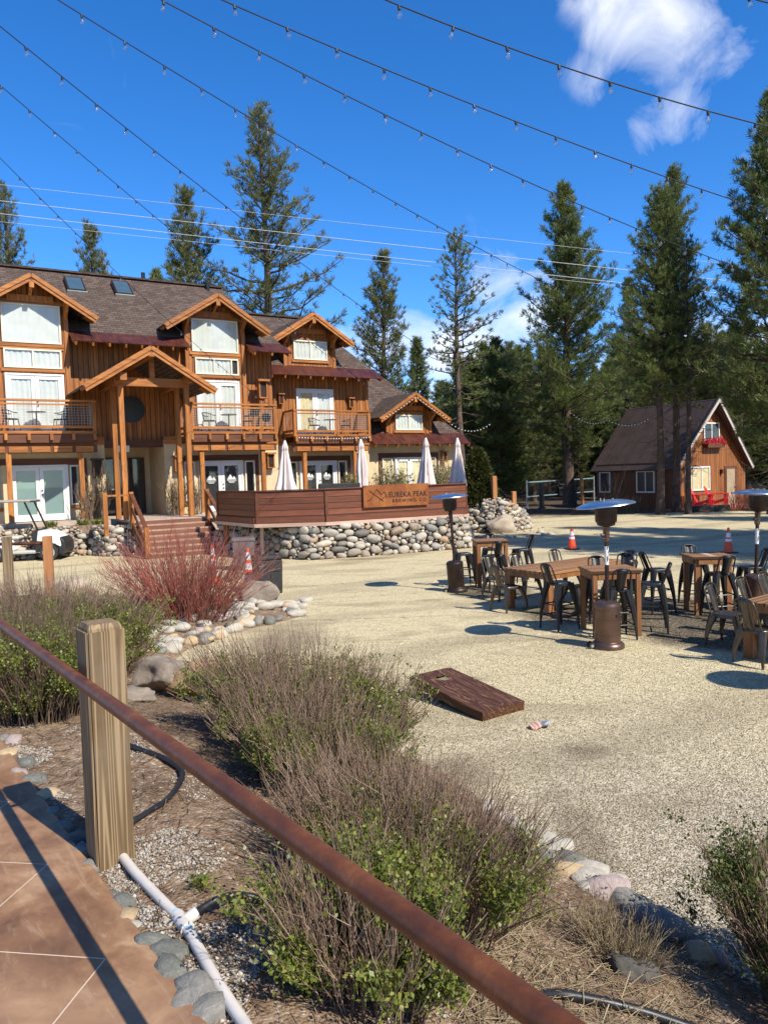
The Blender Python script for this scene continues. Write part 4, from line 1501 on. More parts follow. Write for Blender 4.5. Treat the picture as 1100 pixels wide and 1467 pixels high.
# --- entrance porch with round disc on the wall behind
g = gable(3.45, 2.28, 3.75, 7.34, 5.92, -.3, 2.95, 1.15, 6.1, 6.2, 'porch_roof', truss=False)
for ch in KIDS.get(g.name, []):
    if ch.name.startswith('gable_wall'):
        COL.objects.unlink(ch)
        KIDS[g.name].remove(ch)
mb = MB()
mb.beam((2.3, -3.0, 6.12), (4.95, -3.0, 6.12), .18, .30)
mb.beam((3.62, -3.0, 6.25), (3.62, -3.0, 7.1), .18, .16, (0, 1, 0))
mb.beam((3.45, -3.80, 7.06), (3.45, 0, 7.06), .2, .26)
for u in (2.5, 4.85):
    mb.beam((u, -3.62, 6.24), (u, 0, 6.24), .22, .26)
mb.build('porch_truss', M['timber_x'], g)
for u in (2.5, 4.85):
    for o in (3.0, 1.75):
        mb = MB()
        bx(mb, u - .085, u + .085, o - .085, o + .085, FLOOR, 6.1)
        pp = mb.build('porch_post', M['timber'], g)
mb = MB()
mb.tube([(3.62, .35, 5.45), (3.62, .29, 5.45)], .52, 28)
disc = mb.build('round_disc', M['black_metal'], lodge)
disc.location.y = 0
# porch floor and left planting strip
mb = MB()
bx(mb, -8, 9.3, -2.4, 1.35, FLOOR - 1.2, FLOOR - .02)
bx(mb, 2.5, 5.4, 1.35, 3.5, FLOOR - .10, FLOOR - .02)
bx(MB(), 2.52, 5.38, 1.36, 3.48, FLOOR - 1.2, FLOOR - .103).build('porch_skirt', M['timber_dark'], lodge)
mb.build('porch_floor', M['concrete'], lodge)
# dark entry glazing, added to paint in the recess's deep shade, and sign light
window(2.6, 4.5, -2.4, FLOOR, 3.6, (1, 1, 1), (None,), fmat='timber_dark', trim=False)
mb = MB()
bx(mb, 2.45, 4.75, -.5, -.1, 3.95, 4.22)
mb.build('entry_beam', M['timber_dark'], lodge)
mb = MB()
bx(mb, 2.85, 3.35, .06, .2, 3.75, 4.0)
mb.build('entry_light', M['cream'], lodge)

# --- wall lanterns, wooden lamp boxes
def lantern(u, o, z, s=1.0, mat='timber'):
    mb = MB()
    bx(mb, u - .17 * s, u + .17 * s, o + .03, o + .30 * s, z + .22 * s, z + .28 * s)
    bx(mb, u - .09 * s, u + .09 * s, o, o + .05, z - .3 * s, z + .22 * s)
    for a in (-.11, .11):
        bx(mb, u + (a - .02) * s, u + (a + .02) * s, o + .06, o + .22 * s, z - .22 * s, z + .22 * s)
    bx(mb, u - .14 * s, u + .14 * s, o + .05, o + .24 * s, z - .26 * s, z - .22 * s)
    ln = mb.build('wall_lantern', M['iron' if mat == 'iron' else 'timber'], lodge)
    mb = MB()
    bx(mb, u - .085 * s, u + .085 * s, o + .08, o + .19 * s, z - .21 * s, z + .21 * s)
    mb.build('shade', M['dark_bronze'], ln)
lantern(2.12, 0, 3.15, 1.3, 'iron')
lantern(5.25, 0, 3.25, 1.2)
lantern(9.25, 0, 3.3, 1.25)
lantern(14.75, -2.0, 3.3, 1.2)
lantern(20.2, -2.4, 3.4, 1.1)
lantern(9.0, 0, 6.35, 1.5)
lantern(14.45, -2.0, 6.1, .9)
lantern(10.75, -2.0, 6.2, .9)
# --- skylights
for u, o in ((2.2, -3.15), (4.12, -3.2)):
    k = (RZ - 8.36) / (RO + .1)
    zc = 8.36 + k * (o + .1)
    sl = math.atan(-k)
    base = Matrix.Translation((u, -o, zc)) @ Matrix.Rotation(sl, 4, 'X')
    mb = MB()
    mb.box(-.36, .36, -.62, .62, .0, .18, base)
    s = mb.build('skylight', M['dark_bronze'], main_roof)
    mb = MB()
    mb.box(-.40, .40, -.68, -.62, .0, .16, base)
    mb.build('flashing', M['wheel_grey'], s)
    mb = MB()
    mb.box(-.30, .30, -.54, .56, .181, .19, base)
    mb.build('pane', m_plain('skylight_glass', (.05, .09, .12), .08, 0, .1, 3, 0), s)
# little chimney pipes on the ridge
MB().tube([(5.3, 4.2, 11.6), (5.3, 4.2, 11.95)], .09, 10).build('roof_vent', M['black_metal'], main_roof)
MB().tube([(8.2, 4.0, 11.3), (8.2, 4.0, 11.75)], .09, 10).build('roof_vent', M['black_metal'], main_roof)

# ---------------------------------------------------------------- balcony furniture
def bistro_chair():
    r = empty('bistro_chair')
    mb = MB()
    for i in range(9):
        a = -.20 + i * .05
        mb.tube([(a, -.20, .45), (a, .2, .44)], .010, 4)
    mb.tube([(.23 * math.cos(t), .23 * math.sin(t), .45) for t in np.linspace(0, 2 * math.pi, 17)], .018, 5)
    mb.build('seat', M['black_metal'], r)
    mb = MB()
    arc = [(.27 * math.cos(t), .27 * math.sin(t), .66 + .12 * max(0, math.sin(t))) for t in np.linspace(-.55, math.pi + .55, 15)]
    mb.tube(arc, .019, 5)
    for i in range(3, 12):
        x, y, z = arc[i]
        mb.tube([(x * .8, y * .8, .45), (x, y, z)], .010, 4)
    mb.build('backrest', M['black_metal'], r)
    for sx in (-1, 1):
        for sy in (-1, 1):
            MB().tube([(sx * .18, sy * .17, .45), (sx * .25, sy * .23, 0)], .018, 5).build('leg', M['black_metal'], r)
    return r
def bistro_table():
    r = empty('bistro_table')
    MB().lathe([(.0, .70), (.33, .70), (.34, .715), (.33, .73), (.0, .73)], 24, caps=False).build('table_top', M['black_metal'], r)
    MB().tube([(0, 0, .06), (0, 0, .70)], .025, 8).build('pedestal', M['black_metal'], r)
    mb = MB()
    for k in range(4):
        a = k * math.pi / 2 + .4
        mb.tube([(0, 0, .10), (.15 * math.cos(a), .15 * math.sin(a), .05), (.27 * math.cos(a), .27 * math.sin(a), .012)], .019, 5)
    mb.build('foot', M['black_metal'], r)
    return r
bc0, bt0 = bistro_chair(), bistro_table()
WH = ['leftmost balcony', 'middle balcony', 'balcony beside the end wing']
first = True
for i, (u, o) in enumerate(((.02, .62), (7.3, .62), (13.0, -1.38))):
    t = bt0 if i == 0 else copy_tree(bt0)
    t.location = Lw(u, o, 4.5)
    tag(t, 'small round black cafe table on the %s' % WH[i], 'table', 'round tables on the balconies')
    for k, du in enumerate((-.85, .80)):
        c = bc0 if first else copy_tree(bc0)
        first = False
        c.location = Lw(u + du, o + .05, 4.5)
        c.rotation_euler = (0, 0, TH + (math.pi / 2 + .35 if k == 0 else -math.pi / 2 - .35))
        tag(c, 'black wire chair on the %s, %s its round table' % (WH[i], 'left of' if k == 0 else 'right of'), 'chair', 'wire chairs on the balconies')
# hanging dark bucket on the middle balcony
p = Lw(9.0, .5, 4.5)
k = empty('kettle_grill', p, 0, 'small dark kettle shaped grill in the corner of the middle balcony', 'grill')
MB().lathe([(.05, .45), (.16, .50), (.20, .62), (.17, .76), (.05, .82), (.01, .83)], 18).build('bowl', M['black_metal'], k, smooth=True)
for a in (0, 2.1, 4.2): MB().tube([(.1 * math.cos(a), .1 * math.sin(a), .5), (.2 * math.cos(a), .2 * math.sin(a), 0)], .015, 6).build('leg', M['black_metal'], k)
# ---------------------------------------------------------------- stones
def ico(sub=2):
    bm = bmesh.new()
    bmesh.ops.create_icosphere(bm, subdivisions=sub, radius=1)
    V = np.array([v.co[:] for v in bm.verts])
    Fq = np.array([[v.index for v in f.verts] for f in bm.faces])
    bm.free()
    return V, Fq
ICO2, ICO3 = ico(2), ico(4)


def stone_verts(base, seed, amp=.16, flat=.0, power=.82, cuts=5, lo=.68):
    o = Vector((seed * 3.17 % 91, seed * 1.73 % 77, seed * 5.1 % 63))
    V = np.sign(base) * np.abs(base) ** power
    rq = random.Random(seed)
    for _ in range(cuts):
        q = np.array([rq.gauss(0, 1) for _ in range(3)])
        q /= np.linalg.norm(q)
        lim = rq.uniform(lo, .92)
        dt = V @ q
        V = V - np.maximum(dt - lim, 0)[:, None] * q * .85
    k = np.array([1 + amp * mnoise.noise(Vector(p) * 1.1 + o) + amp * .4 * mnoise.noise(Vector(p) * 2.7 + o) for p in V])
    return V * k[:, None]


def stone_wall(name, path, h, back, seed, label, cat='wall', amin=.085, amax=.205, core_mat='dirt', hfun=None):
    """river stones packed on the sloping face of a wall along path (list of xy, wall face is on the right-hand side of travel)"""
    rg = random.Random(seed)
    P = [Vector(p) for p in path]
    seg = [(P[i], P[i + 1], (P[i + 1] - P[i]).length) for i in range(len(P) - 1)]
    Ltot = sum(s[2] for s in seg)
    def at(s):
        for a, b, l in seg:
            if s <= l or (a, b, l) == seg[-1]:
                d = (b - a) / l
                return a + d * min(s, l), d
            s -= l
    H = hfun or (lambda s: h)
    acc = []
    cell = {}
    def ok(s, z, a, b):
        for i in range(int((s - .8) / .4), int((s + .8) / .4) + 1):
            for (s2, z2, a2, b2) in cell.get(i, ()):
                dx = (s - s2) / (a + a2)
                dz = (z - z2) / (b + b2)
                if dx * dx + dz * dz < .86: return False
        return True
    for lo, hi, n in ((.8, 1.15, 500), (.5, .8, 2200), (.32, .5, 5200), (.2, .32, 6000)):
        for _ in range(int(n * Ltot / 10)):
            a = amax * rg.uniform(lo, hi) * rg.uniform(.85, 1.25)
            b = min(a, amax * .72) * rg.uniform(.58, .95)
            s = rg.uniform(0, Ltot)
            z = rg.uniform(b * .55, max(b * .6, H(s) - b * .8))
            if ok(s, z, a, b):
                acc.append((s, z, a, b))
                cell.setdefault(int(s / .4), []).append((s, z, a, b))
    VB, FB = ICO2
    parts = []
    for i, (s, z, a, b) in enumerate(acc):
        p, d = at(s)
        n = Vector((d.y, -d.x))
        f = z / h
        c = p - n * (back * f)
        V = stone_verts(VB, seed * 100 + i, .24)
        rot = rg.uniform(-.35, .35)
        dep = (a + b) * .5 * rg.uniform(.75, 1.0)
        ca, sa = math.cos(rot), math.sin(rot)
        x = V[:, 0] * a * 1.06
        zz = V[:, 2] * b * 1.08
        x, zz = x * ca - zz * sa, x * sa + zz * ca
        y = V[:, 1] * dep
        W = np.stack([c.x + d.x * x + n.x * y, c.y + d.y * x + n.y * y, z + zz], 1)
        parts.append((W, FB))
    V, Fq = merge(parts)
    o = np_mesh(name, V, Fq, M['stone_wall'], smooth=True)
    tag(o, label, cat)
    # earth core behind the stones
    mb = MB()
    for a, b, l in seg:
        d = (b - a) / l
        n = Vector((d.y, -d.x))
        q = [(a - n * .10), (b - n * .10), (b - n * (back + .12)), (a - n * (back + .12))]
        hh = h - .06
        vs = [(q[0].x, q[0].y, -.1), (q[1].x, q[1].y, -.1), (q[1].x - n.x * back, q[1].y - n.y * back, hh), (q[0].x - n.x * back, q[0].y - n.y * back, hh),
              (q[0].x - n.x * (back + .5), q[0].y - n.y * (back + .5), hh), (q[1].x - n.x * (back + .5), q[1].y - n.y * (back + .5), hh)]
        mb.add(vs, [(0, 1, 2, 3), (3, 2, 5, 4)])
    if core_mat: mb.build('core', M[core_mat], o)
    return o

stone_wall('stone_wall', [(-6.1, 26.8), (-4.3, 25.3), (-3.2, 23.75), (-2.3, 23.1), (-.7, 23.6), (2.2, 24.95), (2.85, 25.3), (3.15, 27.0), (3.3, 28.8)], 1.05, .34, 5, 'river stone retaining wall below the red brewery patio fence')
a, b, c = Lw(-6, 2.25, 0), Lw(1.25, 2.3, 0), Lw(1.75, 3.4, 0)
c2 = Lw(2.66, 3.80, 0)
stone_wall('stone_wall', [(a.x, a.y), (b.x, b.y), (c.x, c.y), (c2.x, c2.y)], 1.08, .35, 9, 'low river stone wall behind the golf cart, left of the wooden stairs', amax=.17)
a, b, c = Lw(5.6, 3.2, 0), Lw(5.9, 1.8, 0), Lw(7.4, 1.6, 0)
mb = MB()
for u0, u1, o0, o1 in ((-8, 2.1, 1.35, 1.95),):
    bx(mb, u0, u1, o0, o1, .2, 1.06)
ps = mb.build('planter_soil', M['dirt'])
ps.location = (OO.x, OO.y, 0)
ps.rotation_euler = (0, 0, TH)
tag(ps, 'brown soil strip on top of the low river stone wall', 'soil', kind='structure')

# mound with stones and big boulder right of the patio
def mound_h(s):
    return 1.15
stone_wall('stone_wall', [(3.25, 31.9), (4.3, 31.2), (5.3, 31.4), (6.2, 32.4), (6.65, 33.8), (6.4, 35.0)], 1.30, .75, 12, 'stone faced mound with the cedar bush, right of the patio fence', amin=.1, amax=.19,
           hfun=lambda s: 1.12 + .30 * math.sin(s * .9))
mb = MB()
rr, n = [], 20
for i, (k, z) in enumerate(((1.0, .05), (.8, .9), (.45, 1.22), (.05, 1.3))):
    for q in range(n):
        a = 2 * math.pi * q / n
        rr.append((4.75 + 1.35 * k * math.cos(a), 33.6 + 1.9 * k * math.sin(a), z))
fs = [(i * n + q, i * n + (q + 1) % n, (i + 1) * n + (q + 1) % n, (i + 1) * n + q) for i in range(3) for q in range(n)]
o = mb.add(rr, fs).build('earth_mound', M['dirt'], smooth=True)
tag(o, 'low earth mound behind the stone facing right of the patio', 'mound', kind='structure')


def rock(name, loc, size, mat, label, cat='rock', group=None, seed=1, rz=0.0, sub=ICO3, amp=.28, sink=.3, tilt=0.0, power=.8):
    V = stone_verts(sub[0], seed, amp, power=power, cuts=11, lo=.56)
    fine = np.array([mnoise.noise(Vector(p) * 5 + Vector((seed, 0, 0))) for p in V])
    fin2 = np.array([mnoise.noise(Vector(p) * 2.3 + Vector((0, seed, 0))) for p in V])
    V = V * (1 + .05 * fine + .10 * fin2)[:, None] * np.array(size)
    V[:, 2] += size[2] * (1 - 2 * sink * .5) - size[2] * sink * .5
    o = np_mesh(name, V, sub[1], M[mat], smooth=True)
    o.location = loc
    o.rotation_euler = (tilt, 0, rz)
    return tag(o, label, cat, group)

def rk(px, py, size, mat, label, seed, rz=0, z=None, **kw):
    p = G(px, py, .1 if z is None else z)
    if z is None: p.z = max(0, bedz(p.x, p.y, False)) - .02
    else: p.z = z - .04
    return rock('boulder', p, size, mat, label, 'boulder', 'boulders round the planting beds', seed, rz, **kw)
rk(372, 872, (.40, .34, .40), 'boulder', 'grey peaked boulder beside the dark brown bin', 3, .4, z=.02)
rk(108, 856, (.44, .36, .34), 'boulder_pale', 'pale pinkish boulder behind the shrubs near the wooden bollards', 5, .2, z=.25)
rk(238, 978, (.33, .27, .25), 'boulder', 'grey boulder at the tip of the left shrub beside the bare soil path', 8, .5, z=.25)
rk(285, 985, (.30, .26, .24), 'boulder_orange', 'orange tan boulder half hidden behind the mauve twigged shrub', 13, -.3, z=.2)
rk(190, 1002, (.22, .2, .10), 'boulder', 'flat grey rock low beside the bare soil path under the left shrub', 15, -.3, z=.35)
p = D(715, 745, 31.0)
rock('boulder', (p.x, 31.05, -.1), (.64, .5, .60), 'boulder_pale', 'huge pale egg shaped boulder set in the stone faced mound', 'boulder', 'boulders round the planting beds', 21, .3, amp=.15, power=.92)
rk(905, 1412, (.09, .10, .13), 'stone_dark', 'dark grey angular rock at the lower right beside the black hose', 31, .4, z=.28, power=.7)

# loose river stones edging the beds: one object each
SV = [stone_verts(ICO2[0], 300 + i, .22) for i in range(6)]
SMATS = {'pale': 'stone_pale', 'grey': 'stone_grey', 'tan': 'stone_tan', 'slate': 'stone_slate', 'pinkish': 'stone_pink'}
SMESH = {}
for k, m in SMATS.items():
    for i, V in enumerate(SV):
        SMESH[k, i] = np_mesh('river_stone', V, ICO2[1], M[m], smooth=True, mesh_only=True)
def river_stone(x, y, z, sx, sy, sz, col, where, rg):
    o = link('river_stone', SMESH[col, rg.randrange(6)])
    o.location = (x, y, z)
    o.scale = (sx, sy, sz)
    o.rotation_euler = (rg.uniform(-.25, .25), rg.uniform(-.25, .25), rg.uniform(0, 6.28))
    tag(o, '%s rounded river stone %s' % (col, where), 'stone', 'river stones ' + where)
    return o
rg = random.Random(4)
WH1 = 'in the row edging the red twigged shrub bed'
for i in range(96):
    t = rg.random()
    # the row seen from (230,925) round to (432,870)
    px = 212 + 228 * t
    cy = float(np.interp(px, (212, 240, 270, 300, 330, 360, 395, 425, 440), (938, 928, 918, 909, 900, 892, 884, 876, 868)))
    py = cy + rg.uniform(-19, 5) * (1.2 - .5 * t)
    q = G(px, py, .05)
    s = rg.choice((.07, .09, .11, .13, .15, .17)) * (1.1 - .2 * t)
    river_stone(q.x, q.y, max(0, bedz(q.x, q.y, False)) + s * .22, s * rg.uniform(.9, 1.35), s * rg.uniform(.7, 1), s * rg.uniform(.5, .7), rg.choice(('pale', 'pale', 'pale', 'tan', 'grey', 'pinkish', 'pale', 'slate')), WH1, rg)
WH2 = 'at the foot of the bed beside the near gravel'
for px, py, s, c in [(735, 1192, .09, 'pale'), (752, 1205, .10, 'pale'), (772, 1215, .11, 'pale'), (795, 1228, .11, 'pale'), (760, 1230, .07, 'tan'), (812, 1245, .10, 'slate'), (838, 1255, .12, 'pale'), (822, 1268, .10, 'tan'), (850, 1278, .11, 'pale'),
                     (872, 1272, .11, 'pale'), (868, 1292, .12, 'pinkish'), (895, 1300, .12, 'grey'), (912, 1310, .11, 'slate'), (948, 1335, .13, 'grey'), (972, 1322, .10, 'tan'), (985, 1335, .07, 'grey'), (995, 1352, .09, 'slate'), (1000, 1370, .09, 'tan'), (780, 1242, .06, 'grey'), (715, 1180, .08, 'pale'), (700, 1165, .08, 'pale'), (1020, 1362, .08, 'pinkish'), (840, 1290, .06, 'pale')]:
    q = G(px, py, .08)
    river_stone(q.x, q.y, max(0, bedz(q.x, q.y, False)) + s * .25, s * 1.25, s * .85, s * .62, c, WH2, rg)
WH3 = 'tucked along the walkway edge'
for px, py, s, c in [(10, 1085, .10, 'tan'), (38, 1095, .09, 'slate'), (30, 1112, .08, 'pinkish'), (48, 1122, .09, 'slate'), (70, 1143, .085, 'tan'), (74, 1170, .07, 'grey'), (92, 1190, .085, 'slate'), (104, 1206, .08, 'slate'), (118, 1226, .075, 'grey'), (128, 1245, .07, 'grey'),
                     (158, 1290, .055, 'slate'), (178, 1300, .07, 'slate'), (184, 1318, .07, 'tan'), (193, 1334, .05, 'pale'), (222, 1358, .085, 'slate'), (242, 1372, .09, 'slate'), (250, 1402, .10, 'slate'), (282, 1428, .11, 'grey'), (268, 1448, .09, 'grey'), (300, 1452, .10, 'grey'), (20, 1066, .09, 'pinkish'), (5, 1060, .07, 'grey')]:
    q = G(px, py, .80)
    s *= .74
    river_stone(q.x, q.y, bedz(q.x, q.y, False) - s * .02, s * 1.25, s * .9, s * .7, c, WH3, rg)
WH4 = 'scattered below the stone faced mound'
for i in range(24):
    q = G(rg.uniform(672, 790), rg.uniform(756, 772), 0)
    s = rg.uniform(.05, .13)
    river_stone(q.x, q.y, s * .2, s * 1.3, s, s * .6, rg.choice(('pale', 'grey', 'pale', 'tan')), WH4, rg)

# ---------------------------------------------------------------- brewery patio
A, B_, C_, D_ = [Vector(q) for q in ((-5.75, 26.3), (-3.98, 23.62), (-1.83, 23.55), (2.79, 25.75))]
Eb = Vector((2.98, 28.8))
ZF = 1.15
patio = empty('patio_fence', (A.x, A.y, 0), 0, 'long low fence of red stained boards round the brewery patio', 'fence')
def seg_part(name, a, b, z0, z1, th, mat, ext=(0, 0), out=0.0, par=None):
    d = (b - a)
    L = d.length
    d.normalize()
    n = Vector((d.y, -d.x))
    mb = MB()
    mb.box(-ext[0], L + ext[1], -th / 2, th / 2, 0, z1 - z0)
    o = mb.build(name, M[mat], par or patio)
    base = (par or patio).location if par is None else Vector((0, 0, 0))
    o.location = (a.x + n.x * out - A.x, a.y + n.y * out - A.y, z0)
    o.rotation_euler = (0, 0, math.atan2(d.y, d.x))
    return o
for i, (a, b) in enumerate(((A, B_), (B_, C_), (C_, D_), (D_, Eb))):
    seg_part('board_panel', a, b, ZF + .003, ZF + .98, .05, 'deck_wood', (-.02, -.02))
    seg_part('lower_board', a, b, ZF - .02, ZF + .17, .05, 'deck_wood', (-.005, -.005), .055)
    seg_part('pale_trim', a, b, ZF - .13, ZF - .022, .10, 'deck_trim', (.05, .05), .05)
    seg_part('cap_rail', a, b, ZF + .983, ZF + 1.02, .14, 'deck_wood', (.03 if i else .06, .03), .0)
    d = (b - a).normalized()
    for q in (a + d * .05,):
        mb = MB()
        mb.cbox((q.x - A.x, q.y - A.y, ZF + .45), (.1, .1, .98), math.atan2(d.y, d.x))
        mb.build('post', M['timber_dark'], patio)
# support post under the overhanging corner
mb = MB()
q = G(377, 799, 0)
mb.box(q.x - A.x - .055, q.x - A.x + .055, q.y - A.y - .055, q.y - A.y + .055, 0, ZF - .03)
mb.build('support_post', M['deck_trim'], patio)
# floor
fl = MB()
poly = [A, B_, C_, D_, Eb, Vector(Lw(21.5, -1, 0)[:2]), Vector(Lw(15, -1.9, 0)[:2]), Vector(Lw(9.5, 1.3, 0)[:2]), Vector(Lw(5.4, 3.4, 0)[:2])]
fl.prism([(p.x, p.y, ZF - .01) for p in poly], (0, 0, -.12))
o = fl.build('patio_floor', M['stair_wood'])
tag(o, 'wooden patio floor behind the red board fence', 'patio floor', kind='structure')

# sign
d = (D_ - C_).normalized()
n = Vector((d.y, -d.x))
def on_fence(px, py):
    r = ray(px, py)
    c = C_.x * n.x + C_.y * n.y + .09
    t = c / (r.x * n.x + r.y * n.y)
    return Vector((r.x * t, r.y * t, EYE + r.z * t))
s0, s1 = on_fence(520, 711), on_fence(613, 709)
W = (s1 - s0).length
zt, zb = on_fence(520, 697).z + .03, on_fence(520, 727.5).z
HS = zt - zb
sg = empty('sign_board', (s0.x, s0.y, zb), math.atan2(d.y, d.x), 'rusted steel sign with cut letters hung on the red patio fence', 'sign')
MB().box(0, W, -.03, .01, 0, HS).build('panel', M['corten'], sg)
def text(body, x, z, size, par, mat, w=1.0, spacing=1.1, name='lettering', off=.004):
    cu = bpy.data.curves.new(name, 'FONT')
    cu.body = body
    cu.size = size
    cu.space_character = spacing
    cu.extrude = .003
    cu.offset = size * .022
    tmp = bpy.data.objects.new(name, cu)
    COL.objects.link(tmp)
    bpy.context.view_layer.update()
    dg = bpy.context.evaluated_depsgraph_get()
    me = bpy.data.meshes.new_from_object(tmp.evaluated_get(dg))
    COL.objects.unlink(tmp)
    bpy.data.objects.remove(tmp)
    me.materials.clear()
    me.materials.append(M[mat])
    o = link(name, me, par)
    o.location = (x, -.03 - off, z)
    o.rotation_euler = (math.pi / 2, 0, 0)
    o.scale = (w, 1, 1)
    return o
t1 = text('EUREKA PEAK', W * .375, HS * .42, HS * .34, sg, 'letter')
dx = max(v.co.x for v in t1.data.vertices)
t1.scale = (W * .605 / dx, 1, 1)
t2 = text('BREWING CO', W * .43, HS * .18, HS * .21, sg, 'letter', 1, 1.4)
dx = max(v.co.x for v in t2.data.vertices)
t2.scale = (W * .53 / dx, 1, 1)
mb = MB()
for (x0, z0, x1, z1) in ((.10, .32, .20, .82), (.20, .82, .27, .55), (.27, .55, .31, .70), (.31, .70, .36, .42), (.09, .75, .30, .25), (.05, .28, .12, .36), (.24, .30, .34, .48)):
    mb.beam((W * x0, -.033, HS * z0), (W * x1, -.033, HS * z1), .014, .02, (0, 1, 0))
mb.build('emblem', M['letter'], sg)
mb = MB()
for x in (.012, .988):
    for z in (.06, .94):
        mb.tube([(W * x, -.03, HS * z), (W * x, -.04, HS * z)], .012, 8)
mb.build('bolt', M['iron'], sg)

# closed umbrellas
def umbrella(seed, flare=1.0, tie=None):
    rgx = np.random.default_rng(seed)
    r = empty('patio_umbrella')
    n = 40
    prof = [(.0, 2.72), (.03, 2.70), (.06, 2.62), (.085, 2.5), (.10, 2.40), (.085, 2.385), (.09, 2.30), (.11, 2.1), (.14, 1.9), (.165, 1.6), (.20, 1.3), (.225 * flare, 1.05), (.24 * flare, .92)]
    ph = rgx.uniform(0, 6.28, 3)
    vs, fs = [], []
    for i, (rad, z) in enumerate(prof):
        if tie and abs(z - tie) < .2: rad *= .72
        a = .0 if i < 3 else min(.5, .08 + .045 * i)
        for k in range(n):
            t = 2 * math.pi * k / n
            f = 1 + a * math.cos(8 * t + ph[0] + .3 * math.sin(i * .5)) + a * .4 * math.cos(3 * t + ph[1])
            vs.append((rad * f * math.cos(t), rad * f * math.sin(t), z + (.05 * math.cos(4 * t + ph[2]) if i == len(prof) - 1 else 0)))
    for i in range(len(prof) - 1):
        for k in range(n): fs.append((i * n + k, i * n + (k + 1) % n, (i + 1) * n + (k + 1) % n, (i + 1) * n + k))
    MB().add(vs, fs).build('canopy', M['canvas'], r, smooth=True)
    MB().tube([(0, 0, 0), (0, 0, 2.78)], .024, 10).build('pole', M['umb_pole'], r)
    MB().lathe([(.0, .0), (.26, .0), (.26, .04), (.08, .10), (.04, .25), (.03, .26)], 20).build('base', M['black_metal'], r)
    return r
for i, (px, Y, fl_, tie, lab) in enumerate([(409, 26.8, 1.15, None, 'folded pale pink patio umbrella left of the other three, flaring at the hem'), (519, 27.6, .9, 1.25, 'slim folded patio umbrella tied near its hem, just above the left end of the sign'),
                                            (610, 28.2, 1.05, None, 'folded patio umbrella above the right end of the sign'), (654, 29.0, 1.0, None, 'folded patio umbrella at the right end of the patio beside the cedar bush')]):
    u = umbrella(i + 3, fl_, tie)
    q = D(px, 700, Y)
    u.location = (q.x, Y, ZF)
    u.rotation_euler = (.012 * (i - 1), .014 * (1 - i), i)
    tag(u, lab, 'umbrella', 'folded umbrellas on the patio')
# dark patio sofa seen over the fence
p = D(483, 690, 27.2)
sf = empty('patio_sofa', (p.x, 27.2, ZF), .25, 'dark wicker patio sofa whose back shows over the red fence', 'sofa')
MB().box(-.75, .75, -.4, .4, .1, .45).build('seat', M['black_plastic'], sf, bevel=.03)
MB().box(-.75, .75, -.45, -.3, .45, 1.14).build('backrest', M['dark_room'], sf, bevel=.03)
for s in (-.75, .75): MB().box(s - .07, s + .07, -.43, .4, .3, .72).build('armrest', M['black_plastic'], sf, bevel=.02)

# shrubs on the patio and against the lodge wall
def bushy(px, Y, z, rx, h, seed, label, n=70, leaf='leaf_pale', stem='twig', ln=26, ls=.07, **kw):
    q = D(px, 690, Y)
    return shrub('leafy_shrub', (q.x, Y, z), label, M[stem], M[leaf], 'shrubs against the lodge', seed=seed, n=n, rx=rx, ry=rx * .7, h=h, r0=.012, twigs=3, leaf_n=ln, leaf_size=ls, leaf_lo=.15, leaf_hi=1.2, **kw)
bushy(502, 35.5, 1.2, .55, 1.55, 301, 'green bush in front of the dark sidelight left of the end wing', leaf='leaf')
bushy(548, 36.2, 1.2, .75, 1.75, 302, 'pale leaved bush against the end wing wall above the left part of the sign')
bushy(572, 36.6, 1.2, .55, 1.65, 303, 'pale leaved bush beside the end wing french door')
bushy(628, 36.0, 1.2, .60, 1.8, 304, 'pale leaved bush between the two right hand umbrellas')
bushy(641, 37.0, 1.2, .55, 1.9, 305, 'pale leaved bush behind the rightmost umbrella', leaf='leaf_pale')
for u, o, h, rx, sd_, lab in ((2.05, .75, 1.75, .42, 311, 'bare branched climber on the wall left of the porch posts'), (1.55, 1.0, 1.3, .3, 313, 'thin bare shrub beside the left porch post'), (4.95, .9, 1.7, .45, 312, 'bare branched bush right of the entrance'), (5.45, 1.25, 1.6, .35, 314, 'bare bush beside the right hand porch post')):
    q = Lw(u, o, FLOOR - .05)
    shrub('bare_shrub', q, lab, M['twig'], M['leaf_pale'], 'bare shrubs against the lodge wall', seed=sd_, n=60, rx=rx, ry=.25, h=h, r0=.013, twigs=5, leaf_n=5, leaf_size=.06, leaf_lo=.1, leaf_hi=1.1)
for u in (.2, 1.25, 1.75):
    q = Lw(u, 1.7, 1.05)
    shrub('grass_tuft', q, 'small green tuft on the low stone wall by the lodge', M['leaf'], M['leaf'], 'tufts on the low stone wall', 'grass tuft', seed=int(u * 50), n=60, rx=.3, ry=.2, h=.25, r0=.012, twigs=1, leaf_n=4, leaf_size=.06)
# cedar bush on the mound
q = D(684, 700, 33.0)
cb_ = empty('cedar_bush', (q.x, 33.0, 1.15), 0, 'olive green conical cedar bush on the stone faced mound', 'bush')
rgc = np.random.default_rng(77)
T = 2600
hh = rgc.uniform(0, 1, T) ** 1.15
rad = (1 - hh) ** .7 * .80 * rgc.uniform(.45, 1.1, T)
aa = rgc.uniform(0, 6.28, T)
Cc = np.stack([rad * np.cos(aa), rad * np.sin(aa), hh * 2.35 - .1], 1)
Dd = norm(np.stack([np.cos(aa), np.sin(aa), np.full(T, .7)], 1))
V, Q = blades(Cc, Dd, 7, .30, .075, .5, rgc)
np_mesh('crown', V, Q, M['arbor'], cb_)
MB().tube([(0, 0, -.2), (.03, 0, 1.2), (0, .02, 2.0)], [.09, .06, .02], 8).build('trunk', M['bark'], cb_)

